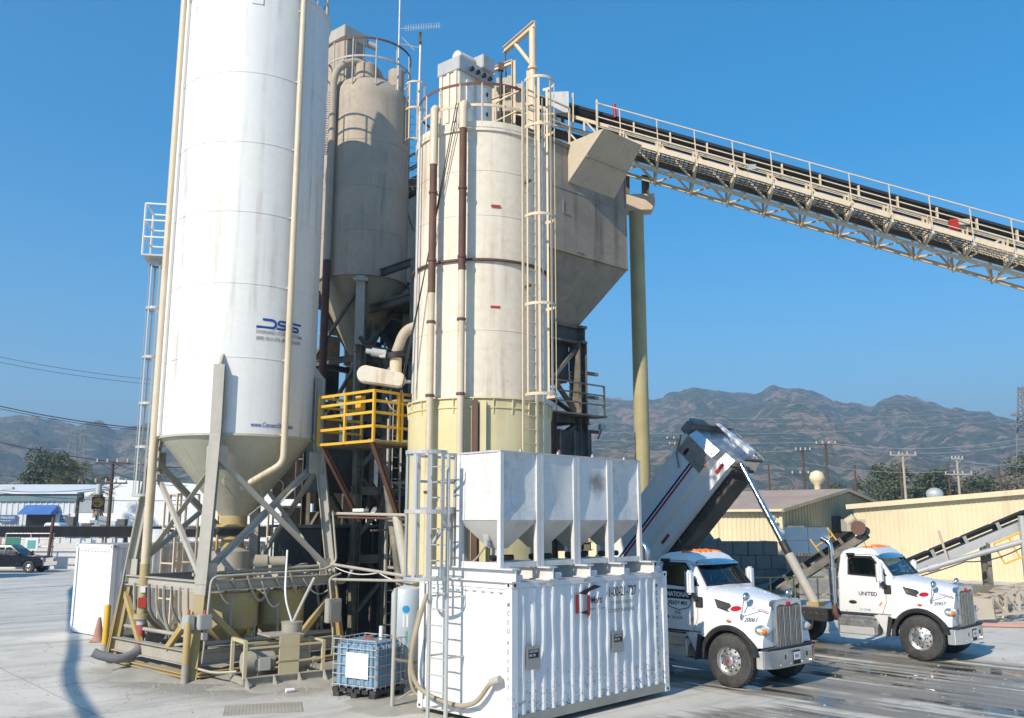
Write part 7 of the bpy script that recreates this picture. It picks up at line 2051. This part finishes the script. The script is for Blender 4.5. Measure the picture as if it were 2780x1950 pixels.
for x, y, s_, lb in ((11.0, 14.0, 1.0, 'a'), (11.6, 2.0, .8, 'b')):
    v_ = MB().lathe([(.3 * s_, 0), (.3 * s_, .45), (.62 * s_, .7), (.72 * s_, 1.0), (.55 * s_, 1.35), (.2 * s_, 1.5), (0, 1.52)], 24, c=(x, y)).build('roof_vent', 'shed_cream', s1, smooth=50)
    v_.location = (0, 0, RZ + .05)
s2 = thing('metal_shed', 'long bright cream metal shed with white roof edge behind the rising conveyor', 'shed', (23.4, 62.0, 0), YAW)
W2 = 34.0
top2 = lambda f: 4.55 + 1.25 * min(1, f * W2 / 17.0) - 1.25 * max(0, (f * W2 - 17.0) / 17.0)
corr_wall(s2, 'wall', (0, 0), (0, -W2), 0, top2, 'shed_cream', .3, .03, nrm=(-1, 0, 0))
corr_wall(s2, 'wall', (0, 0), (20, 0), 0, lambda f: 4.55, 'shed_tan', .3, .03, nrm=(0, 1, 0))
for y0, y1, z0, z1 in ((.35, -17, 4.52, 5.82), (-17, -W2 - .3, 5.82, 4.52)):
    MB().hexa([(-.35, y0, z0), (20, y0, z0), (20, y1, z1), (-.35, y1, z1), (-.35, y0, z0 + .2), (20, y0, z0 + .2), (20, y1, z1 + .2), (-.35, y1, z1 + .2)]).build('roof', 'roof_white', s2)
    bar(s2, 'fascia', (-.4, y0, z0 + .08), (-.4, y1, z1 + .08), .06, 'shed_cream', .32)
for y in (-4.5, -13.0):
    v_ = MB().ellip((3.0, y, 5.2 + abs(y) * .06), (.55, .55, .42), 18, 10).build('roof_vent', 'galv', s2, smooth=60)

# concrete block bay with gravel
bw = thing('block_wall', 'stacked dark concrete block wall of a gravel bay', 'block wall', (8.2, 47.0, 0), R(2))
bmesh_ = None
rb = random.Random(4)
for r_ in range(4):
    for c_ in range(8):
        x = c_ * .78 + (.39 if r_ % 2 else 0)
        if r_ == 3 and c_ in (7,): continue
        o = bpy.data.objects.new('block', bmesh_) if bmesh_ else None
        if o is None:
            o = MB().box((0, 0, 0), (.765, .76, .69)).build('block', 'block_concrete', bw, bevel=.025); bmesh_ = o.data
        else:
            col.objects.link(o); o.parent = bw
        o.location = (x + rb.uniform(-.01, .01), rb.uniform(-.03, .03), .2 + r_ * .7); o.rotation_euler = (0, 0, rb.uniform(-.015, .015))
heap('gravel_pile', (9.5, 49.5, 0), 4.5, 2.6, 3.35, 'gravel_grey', 3.3, 'grey gravel heaped behind the block wall')
heap('gravel_pile', (15.2, 46.0, 0), 3.4, 2.2, 1.5, 'gravel_grey', 7.3, 'grey sand heap under the short conveyor')
wp = thing('white_panel_wall', 'white painted panel wall with brick courses beside the shed', 'wall', (14.9, 50.5, 0), R(3))
for i in range(2):
    for j in range(2): box(wp, 'panel', (.9 + i * 1.25, 0, 2.25 + j * .72), (1.23, .2, .7), 'wall_white', .01)
for i in range(12):
    for j in range(5): box(wp, 'brick', (.28 + i * .2 + (.05 if j % 2 else 0), -.02, 1.0 + j * .17), (.19, .2, .16), 'brick_red')
box(wp, 'base', (1.4, 0.02, .45), (2.5, .2, .9), 'shed_cream')

# short conveyor behind the far tractor
def small_conv(label, p, q, w, n, parts):
    p, q = V(p), V(q); t = thing('belt_conveyor', label, 'conveyor', p)
    d = q - p; dn = d.normalized(); lat = dn.cross(V((0, 0, 1))).normalized(); up = lat.cross(dn)
    def F(s, l, h): return d * s + lat * l + up * h
    MB().grid([[F(i / 12, l, h) for l, h in ((-w * .6, .14), (-w * .4, 0), (w * .4, 0), (w * .6, .14))] for i in range(13)]).build('belt', 'belt', t, smooth=60)
    for sg in (-1, 1):
        MB().bar(F(0, sg * w * .5, -.3), F(1, sg * w * .5, -.3), .09, parts.get('h', .26), up=up).build('stringer', parts['mat'], t, fix=False)
    for k in range(n + 1):
        s = k / n
        for sg in (-1, 1):
            MB().bar(F(s, sg * w * .5, -.2), F(s, sg * w * .62, .16), .05, .14, up=dn).build('idler_stand', parts['mat'], t, fix=False)
        MB().cyl(F(s, -w * .45, -.08), F(s, w * .45, -.08), .06, n=8).build('idler_roller', 'black', t, fix=False)
        if k < n:
            MB().cyl(F(s + .5 / n, -w * .45, -.42), F(s + .5 / n, w * .45, -.42), .05, n=8).build('return_roller', 'tan_steel', t, fix=False)
    MB().cyl(F(1, -w * .55, -.12), F(1, w * .55, -.12), .2, n=18).build('head_pulley', 'black', t, smooth=40)
    return t, F
c1, F1 = small_conv('short dark belt conveyor rising behind the chassis of the far tractor', (10.9, 41.5, .15), (15.1, 39.2, 3.35), 1.0, 6, {'mat': 'tower_steel', 'h': .3})
MB().cyl(F1(1.0, .75, .05), F1(1.0, .85, .05), .3, n=24).build('drive_guard', 'rust_brown', c1, smooth=40)
MB().box(F1(.97, .2, .3), (.8, .7, .5)).cyl(F1(.95, .5, .5), F1(1.02, .5, .5), .2, n=12).build('drive_motor', 'tan_steel', c1, smooth=40)
for s in (.35, .7):
    for l in (-.5, .5):
        q = F1(s, l, -.3); bar(c1, 'leg', q, (q.x, q.y, -.15), .12, 'tower_steel')
for k in range(3):
    bar(c1, 'ladder_rung', F1(.62, -.75, -.2 + k * .35), F1(.78, -.75, -.2 + k * .35), .05, 'safety_yellow')
for s in (.62, .78): bar(c1, 'ladder_rail', F1(s, -.75, -.9), F1(s, -.75, .9), .06, 'safety_yellow')
# long rising conveyor at the yard edge
c3, F3 = small_conv('long grey channel conveyor rising past the bright cream shed', (13.6, 38.4, .75), (25.6, 35.2, 6.2), .9, 10, {'mat': 'galv', 'h': .34})
bar(c3, 'rusty_stringer', F3(.66, .47, -.3), F3(.8, .47, -.3), .03, 'rust_brown', .33)
for s in (.16, .45, .74, .93):
    for l in (-.42, .42):
        q = F3(s, l, -.4); bar(c3, 'leg', q, (q.x, q.y, -.75), .16, 'tower_steel')
# hanging yellow catwalk rail
for s in [.46 + k * .045 for k in range(8)]:
    bar(c3, 'rail_post', F3(s, .75, -.5), F3(s, .75, -1.35), .05, 'safety_yellow')
for h in (-.5, -1.35): bar(c3, 'hand_rail', F3(.46, .75, h), F3(.78, .75, h), .06, 'safety_yellow')
for s in [.8 + k * .05 for k in range(4)]: bar(c3, 'rail_post', F3(s, .75, -.6), F3(s, .75, -1.9), .06, 'safety_yellow')
pl = thing('water_line', 'grey pipe line rising to a standing pipe by the scrap frames', 'pipe', (0, 0, 0))
rod(pl, 'pipe', (15.1, 36.8, 1.35), (20.3, 35.9, 2.95), .11, 'galv', 12)
rod(pl, 'collar', (16.6, 36.54, 1.81), (17.0, 36.47, 1.93), .15, 'galv', 12)
rod(pl, 'standpipe', (20.2, 35.9, 0), (20.2, 35.9, 3.9), .14, 'galv', 12)
rod(pl, 'brace_pipe', (17.4, 36.4, 2.0), (17.1, 36.4, 3.3), .05, 'tan_steel', 8)
pipe(pl, 'cable', sag((15.1, 36.75, 1.2), (18.0, 36.3, 2.1), .05) + sag((18.0, 36.3, 2.1), (20.3, 35.85, 2.8), .2)[1:], .025, 'black', 6)
pipe(pl, 'hose', bend([(20.3, 35.7, 3.1), (20.9, 35.5, 2.8), (21.0, 35.4, 2.0), (21.6, 35.3, 1.8)], .3), .1, 'frame_grey', 10)
box(pl, 'junction_box', (20.75, 35.5, 1.95), (.55, .2, .5), 'label_white', .02)
box(pl, 'extinguisher', (20.65, 35.4, 1.2), (.2, .2, .5), 'lens_red', .05)
# scrap frames beside it
sf = thing('scrap_truss', 'tan steel truss frame lying with scrap plates by the standpipe', 'scrap frame', (16.9, 33.9, 0), R(14))
def tb(p, q, w=.08, m_='tan_steel', nm='truss_bar'): bar(sf, nm, p, q, w, m_)
for y in (0, .9):
    tb((.2, y, .9), (4.2, y, 1.45)); tb((.2, y, .2), (4.4, y, .5))
    for k in range(7):
        x = .3 + k * .6
        tb((x, y, .22 + k * .045), (x + .03, y, .92 + k * .083)); 
        if k < 6: tb((x, y, .92 + k * .083), (x + .6, y, .26 + k * .045), .06)
for k in range(7): tb((.3 + k * .6, 0, .92 + k * .083), (.3 + k * .6, .9, .92 + k * .083), .06)
pts_ = [((-.6, .3, 1.35), (1.5, .6, 1.3), (1.7, .9, .75), (-.2, .5, .6)), ((-.2, -.2, .15), (.75, -.25, .15), (.8, -.1, .85), (-.25, .0, .95)), ((1.4, .4, 1.25), (1.75, .4, 1.2), (2.3, .6, .3), (2.0, .6, .3))]
for a, b, c, d in pts_:
    a, b, c, d = map(V, (a, b, c, d)); nn = (b - a).cross(d - a).normalized() * .03
    MB().hexa([a, b, c, d, a + nn, b + nn, c + nn, d + nn]).build('scrap_plate', 'tan_steel', sf)
for k in range(5):
    tb((1.6 + k * .5, .3 + .2 * (k % 2), .1), (2.0 + k * .55, .5, 1.0 + .3 * (k % 3)), .07, 'frame_grey' if k % 2 else 'tan_steel', 'loose_bar')
for i in range(4):
    y0 = 33.2 - i * .18
    o = pipe(None, 'water_hose', bend([(14.6 + i * .3, y0, .05), (15.6, y0 - .25, .05), (16.6, y0 + .15, .06), (17.8, y0 - .2, .05), (19.0 + i * .4, y0 + .2, .05), (19.8, y0 - .1, .05)], .5), .045, 'hose_pink' if i != 2 else 'frame_grey', 8)
    tag(o, 'pink rubber hose trailing on the ground by the scrap frames' if i != 2 else 'grey rubber hose among the pink hoses by the scrap frames', 'hose', 'hoses on the ground')
hl_ = pipe(None, 'water_hose', [V((16.3, 34.2, .8)) + V((.28 * cos(a), .05 * cos(a), .45 * sin(a))) for a in [R(12 * k) for k in range(16)]], .05, 'hose_pink', 8)
tag(hl_, 'pink hose looped over the tan scrap plate', 'hose', 'hoses on the ground')
# yellow handrail behind the trucks
hr = thing('handrail', 'thin yellow handrail behind the tractor chassis', 'handrail', (0, 0, 0))
hp0, hp1 = V((8.6, 37.2, 0)), V((13.0, 36.2, 0))
for k in range(6):
    q = hp0.lerp(hp1, k / 5); bar(hr, 'rail_post', q, q + V((0, 0, 1.45)), .05, 'dusty_yellow')
for z in (.75, 1.42): bar(hr, 'rail', hp0 + V((0, 0, z)), hp1 + V((0, 0, z + .1)), .045, 'dusty_yellow')

# ============================================================ utility poles and wires
PX = lambda u, y: (u - 1148) / 2000.0 * y
def util_pole(u, y, h, label, arms=(), mat='wood_dark', cans=(), group='utility poles beyond the sheds'):
    t = thing('utility_pole', label, 'utility pole', (PX(u, y), y, 0), 0, group)
    MB().cyl((0, 0, -.2), (0, 0, h), .2, .13, n=10).build('pole', mat, t, smooth=60, fix=False)
    for z, w in arms:
        a = MB().bar((-w / 2, -.15, z), (w / 2, -.15, z), .12, .14).build('cross_arm', mat, t, fix=False)
        for k in range(4):
            x = -w / 2 + .12 + k * (w - .24) / 3
            MB().lathe([(.05, z + .07), (.11, z + .16), (.05, z + .25), (.1, z + .34), (.04, z + .42)], 8, c=(x, -.15)).build('insulator', 'insulator', a, fix=False)
        for sg in (-1, 1): bar(t, 'arm_brace', (sg * w * .32, -.15, z - .04), (0, -.12, z - .7), .05, mat)
    for z, x in cans:
        MB().cyl((x, -.25, z), (x, -.25, z + .9), .26, n=14).build('transformer', 'insulator', t, smooth=40)
    return t
util_pole(1798, 112, 12.4, 'dark pole with three insulator arms behind the brown shed roof', ((12.2, 2.0), (9.3, 3.2), (5.6, 1.8)))
util_pole(1850, 112, 13.3, 'tallest reddish pole with one broad top arm behind the brown roof', ((13.0, 2.6), (6.5, 1.6)))
util_pole(1720, 140, 12.2, 'bare thin pole behind the raised ram')
util_pole(1912, 130, 11.6, 'bare thin pole between the two shed roofs')
util_pole(2021, 108, 11.7, 'pale wooden pole with wide arm and transformer over the white roof', ((11.4, 3.2), (5.0, 2.0)), 'wood_light', ((4.0, .45),))
util_pole(2013, 132, 12.0, 'bare thin pole just behind the pale transformer pole')
util_pole(2141, 118, 11.8, 'pale pole with twin short arms and a long low insulator arm', ((11.6, 1.6), (9.6, 3.6), (3.8, 3.6)), 'wood_light', ((2.2, -.5), (2.2, .6)))
util_pole(2120, 140, 12.3, 'bare thin pole beside the twin armed pole')
util_pole(2233, 135, 12.2, 'bare thin pole among the grey brown trees')
util_pole(1518, 125, 15.0, 'dark pole whose arm shows beside the raised trailer', ((14.8, 3.0), (14.0, 2.4)))
util_pole(258, 82, 9.0, 'dark wooden street pole with twin arms and transformer by the shell sign', ((8.8, 3.0), (7.0, 3.0)), 'wood_dark', ((6.0, -1.0),), 'street poles')
def wire(p, q, d, r, mat, label, group):
    o = pipe(None, 'overhead_wire', sag(p, q, d, 14), r, mat, 5)
    tag(o, label, 'wire', group)
G1, G2 = 'thin power wires over the hills', 'dark street wires beside the white silo'
def PZ(u, v, y): return V((PX(u, y) * (0.984 + .177 * el_of(v)), y, 3.75 + y * el_of(v)))
for (u0, v0, u1, v1, y0, y1, s_) in [(1300, 985, 1850, 992, 112, 112, .3), (1850, 992, 2420, 955, 112, 105, 1.6), (1850, 995, 2420, 965, 112, 105, 1.9), (1300, 1003, 1798, 1010, 112, 112, .5), (1798, 1036, 2420, 1000, 112, 110, 2.2),
        (1500, 935, 2420, 905, 190, 190, 1.5), (1500, 948, 2420, 915, 190, 190, 1.5), (1300, 968, 2420, 925, 180, 180, 2.0), (1700, 905, 2420, 850, 240, 240, 2), (1850, 900, 2420, 885, 240, 240, 1), (2141, 1030, 2420, 1045, 118, 118, .6), (2021, 1020, 2420, 1040, 108, 112, .6)]:
    wire(PZ(u0, v0, y0), PZ(u1, v1, y1), s_, .022 if y0 < 150 else .03, 'wire_light', 'thin pale power wire strung across the scrubby hills', G1)
for (u0, v0, u1, v1, s_, r) in [(-60, 788, 420, 858, .4, .022), (-60, 800, 420, 868, .4, .022), (-60, 897, 420, 968, .5, .05), (-60, 903, 420, 972, .5, .03), (-60, 978, 420, 1050, .5, .045), (-60, 1057, 258, 1062, .5, .03), (-60, 1093, 258, 1090, .5, .03), (-60, 1098, 420, 1122, .4, .03), (258, 1040, 420, 1075, .3, .03), (258, 1062, 420, 1090, .3, .03)]:
    wire(PZ(u0, v0, 82), PZ(u1, v1, 82), s_, r, 'wire_dark', 'dark sagging street wire running behind the white silo ladder', G2)
def lattice(u, y, h, w, label, arms):
    t = thing('transmission_tower', label, 'tower', (PX(u, y), y, 0), .3, 'steel lattice transmission towers')
    def c(k, z): s_ = w / 2 * (1 - z / h * .82); return V(((s_, s_), (-s_, s_), (-s_, -s_), (s_, -s_))[k % 4] + (z,))
    for k in range(4): bar(t, 'leg', c(k, 0), c(k, h), .2, 'pylon_grey')
    m = MB(); z = 0
    while z < h - 1:
        dz = max(1.6, 3.6 * (1 - z / h))
        for k in range(4):
            m.bar(c(k, z), c(k + 1, min(h, z + dz)), .08); m.bar(c(k + 1, z), c(k, min(h, z + dz)), .08); m.bar(c(k, z), c(k + 1, z), .1)
        z += dz
    o = m.build('lacing', 'pylon_grey', t, fix=False); o['kind'] = 'stuff'
    for z, ww in arms:
        for sg in (-1, 1): MB().bar((0, 0, z), (sg * ww, 0, z), .3, .3).bar((0, 0, z + 1.1), (sg * ww, 0, z), .14).build('cross_arm', 'pylon_grey', t, fix=False)
lattice(165, 300, 33, 7, 'steel lattice pylon in front of the hill, bigger of the pair', ((22, 5), (27, 6), (32, 4.5)))
lattice(187, 340, 36, 6, 'steel lattice pylon just behind the bigger pylon', ((25, 4.5), (30, 5), (35, 4)))
lattice(2303, 150, 26, 4.5, 'tall pale lattice mast at the edge of the hills', ((15, 2.4), (19.5, 3), (21, 3)))

# ============================================================ street side beyond the yard
yw = thing('block_yard_wall', 'white painted block wall along the street', 'wall', (-80, 71.0, 0))
bm0 = None
for r_ in range(6):
    for c_ in range(150):
        if r_ == 5 and c_ % 2: continue
        x = 34.5 + c_ * .41 + (.2 if r_ % 2 else 0)
        if x > 62: break
        if bm0 is None:
            o = MB().box((0, 0, 0), (.402, .2, .375)).build('block', 'wall_white', yw); bm0 = o.data
        else:
            o = bpy.data.objects.new('block', bm0); col.objects.link(o); o.parent = yw
        o.location = (x, 0, .19 + r_ * .385)
box(yw, 'wall_run', (18, 0.02, 1.15), (33, .18, 2.3), 'wall_white')
pf_ = thing('picket_fence', 'black steel picket fence on top of the white block wall', 'fence', (-60, 71.0, 2.3))
m = MB()
for k in range(330): m.box((k * .125, 0, .52), (.035, .03, 1.05))
o = m.build('pickets', 'black', pf_, fix=False); o['kind'] = 'stuff'
for z in (.12, .9): box(pf_, 'rail', (20.6, .02, z), (41.4, .04, .06), 'black')
paint('fence_screen', (0.025, 0.026, 0.03), .9, dust=.2, dustc=(.05, .05, .055))
box(pf_, 'privacy_screen', (20.6, .06, .5), (41.4, .01, .8), 'fence_screen')
fb = thing('office_building', 'pale ribbed street building with white roof, teal fascia and blue awning', 'building', (-71, 95.0, 0))
corr_wall(fb, 'wall', (0, 0), (25.0, 0), 0, lambda f: 5.7, 'siding_white', .6, .07, nrm=(0, -1, 0))
box(fb, 'fascia', (12.5, -.1, 6.0), (25.6, .3, .75), 'teal_trim')
MB().hexa([(-.4, -.5, 6.4), (25.4, -.5, 6.4), (25.4, 12, 7.7), (-.4, 12, 7.7), (-.4, -.5, 6.55), (25.4, -.5, 6.55), (20.4, 12, 7.85), (-.4, 12, 7.85)]).build('roof', 'roof_white', fb)
box(fb, 'roof_vent', (15.6, 4, 7.15), (1.2, .5, .25), 'galv')
aw = MB().prism([(-.15, 5.25), (-1.6, 4.4), (-1.6, 4.25), (-.1, 4.3)], 20.0, 23.4, 'x').build('awning', 'awning_blue', fb)
box(fb, 'shop_door', (21.6, -.12, 2.1), (2.9, .1, 4.2), 'glass_dark')
box(fb, 'shop_side', (23.9, -.1, 2.2), (1.3, .14, 4.4), 'siding_white')
for x, w, tx in ((18.3, 1.75, 'FERGUSON'), (16.3, .9, 'WILL'), (24.1, .75, 'SHOW')):
    sg_ = box(fb, 'sign_board', (x, -.2, 3.8), (w, .08, .82), 'sign_blue')
    text(sg_, tx, .3 if w > 1 else .2, (lambda a, b, x=x, w=w: V((x - w / 2 + .1 + a, -.25, 3.85 + b))), 'label_white', .01, .95)
    text(sg_, 'PLUMBING SALES' if w > 1 else 'CALL', .15, (lambda a, b, x=x, w=w: V((x - w / 2 + .1 + a, -.25, 3.58 + b))), 'label_white', .01, .95)
wb = thing('warehouse', 'large white warehouse with shallow gable beyond the fuel sign', 'building', (-71, 140, 0))
MB().prism([(0, 0), (40, 0), (40, 8.2), (9.0, 9.9), (0, 6.6)], 0, 20, 'y').build('wall', 'roof_white', wb)
box(wb, 'panel', (5.5, -.05, 6.0), (7.5, .1, 2.4), 'grey_panel')
for x, h in ((2.4, 6.9), (9.2, 10.0)): MB().box((x, 1, h), (.8, .8, .7)).build('roof_unit', 'galv', wb, fix=False)
fs_ = thing('fuel_sign', 'square red fuel sign with a yellow scallop shell on a pole', 'sign', (PX(232, 100) * 1.0, 100, 0))
rod(fs_, 'pole', (0, 0.1, 0), (0, .1, 4.9), .08, 'galv', 8)
box(fs_, 'panel', (0, 0, 5.55), (1.4, .2, 1.35), 'shell_red', .03)
shp = [(0.0 + .62 * cos(R(a)) * (1 if 0 < a < 180 else 1), 5.55 + .56 * sin(R(a))) for a in range(-20, 201, 10)] + [(-.25, 5.1), (.25, 5.1)]
poly2(fs_, 'scallop', shp, lambda a, b: V((a, -.105, b)), 'shell_yellow')
for a in (-50, -25, 0, 25, 50):
    bar(fs_, 'scallop_rib', (0, -.108, 5.12), (.5 * sin(R(a)), -.108, 5.5 + .5 * cos(R(a))), .025, 'shell_red', .006)
text(fs_, 'SHELL', .28, lambda a, b: V((-.42 + a, -.118, 5.42 + b)), 'shell_red', .02, .95)
rb = random.Random(9)
for k in range(16):
    x = PX(182 + k * 8.5, 92); h = rb.uniform(.9, 1.6)
    o = MB().box((0, 0, h / 2), (rb.uniform(.9, 1.3), 1.0, h)).box((0, 0, h + .4), (.8, .8, .8 * rb.uniform(.3, 1))).build('goods_stack', ['galv', 'grey_panel', 'wall_white', 'block_concrete'][k % 4])
    o.location = (x, 90 + rb.uniform(-2, 4), 0); o.scale = (1, 1, 1.9)
    tag(o, 'wrapped pallet of goods stacked behind the black fence', 'pallet load', 'pallet loads behind the fence')
# gate, signs
gt = thing('yard_gate', 'rusty post and tube gate with leaning sign boards by the black pickup', 'gate', (0, 0, 0))
def gp(u, v, y): return PZ(u, v, y)
MB().cyl((PX(131, 69), 69, 0), (PX(136, 69), 69, 3.9), .12, n=10).build('post', 'rust_brown', gt, smooth=40)
for z in (1.0, 1.7, 2.3, 2.7): rod(gt, 'gate_bar', (-38.5, 69.2, z), (-34.8, 69.2, z), .045, 'galv', 8)
for x in (-38.5, -36.6, -34.9): rod(gt, 'gate_bar', (x, 69.2, .4), (x, 69.2, 2.7), .05, 'galv', 8)
rod(gt, 'gate_wheel', (-35.6, 69.1, .2), (-35.6, 69.3, .2), .2, 'black', 12)
for x, m_, w in ((-37.8, 'label_green', 1.1), (-36.4, 'label_white', 1.0), (-39.3, 'brick_red', 1.2)):
    box(gt, 'sign_board', (x, 69.0, 1.9), (w, .05, 1.0), m_)
box(gt, 'sign_picture', (-36.4, 68.96, 1.9), (.6, .02, .6), 'label_teal')

# dark pickup and a white van roof behind the fence
def pickup(label, loc, mat, rz=0.0, name='pickup_truck', cat='pickup truck'):
    t = thing(name, label, cat, loc, rz)
    body = [(-2.9, .55), (-2.9, 1.15), (-2.75, 1.22), (-.95, 1.22), (-.75, 1.3), (1.35, 1.22), (2.5, 1.1), (2.75, .95), (2.8, .6), (2.55, .45), (2.3, .45)]
    arch = lambda cx_: [(cx_ + .5 * cos(R(a)), .42 + .5 * sin(R(a))) for a in range(0, 181, 20)]
    poly = body[:-1] + [(2.35, .45)] + arch(1.8) + [(1.2, .42), (-1.3, .42)] + arch(-1.85) + [(-2.5, .45)]
    b = MB().prism(poly, -.98, .98, 'y').build('body', mat, t, bevel=.04, smooth=40)
    lv = [[(x, y, z) for x, y in ((x1, -hw), (x1, hw), (x0, hw), (x0, -hw))] for z, x0, x1, hw in ((1.2, -1.0, 1.3, .93), (1.55, -.95, .8, .86), (1.9, -.85, .3, .74), (1.96, -.75, .1, .6))]
    m = MB(); m._add([p for l in lv for p in l], [(j*4 + i, j*4 + (i+1) % 4, (j+1)*4 + (i+1) % 4, (j+1)*4 + i) for j in range(3) for i in range(4)] + [(12, 13, 14, 15)])
    c = m.build('cab', mat, t, bevel=.05, smooth=40)
    for sd in (-1, 1):
        m = MB(); m._add([(-.8, sd * .905, 1.33), (-.1, sd * .905, 1.33), (-.1, sd * .795, 1.8), (-.72, sd * .795, 1.8)], [(0, 1, 2, 3)]); m.build('side_window', 'glass_dark', c)
        m = MB(); m._add([(.0, sd * .905, 1.33), (.9, sd * .905, 1.33), (.35, sd * .795, 1.8), (.0, sd * .795, 1.8)], [(0, 1, 2, 3)]); m.build('side_window', 'glass_dark', c)
        MB().ellip((2.68, sd * .82, .95), (.12, .16, .12), 12, 8).build('headlight', 'lens_clear', t, smooth=60)
        MB().box((.95, sd * 1.08, 1.4), (.12, .2, .2)).build('mirror', mat, t, bevel=.03)
    m = MB(); m._add([(1.27, -.85, 1.25), (1.27, .85, 1.25), (.36, .72, 1.84), (.36, -.72, 1.84)], [(0, 1, 2, 3)]); m.build('windscreen', 'glass_dark', c)
    MB().box((2.82, 0, .62), (.14, 1.9, .26)).build('bumper', 'chrome', t, bevel=.03)
    MB().box((2.76, 0, .88), (.06, 1.1, .3)).build('grille', 'chrome', t, bevel=.02)
    for x in (1.8, -1.85):
        for sd in (-1, 1): wheel(t, x, sd * .86, .42, .28, sd, True)
    return t
pickup('black pickup truck parked at the yard gate', (-36.3, 66.2, 0), 'pickup_black')
pickup('white tall van whose roof shows above the black picket fence', (PX(150, 80), 80.0, 0), 'truck_white', 0, 'parked_van', 'van').scale = (1.1, 1.1, 1.78)
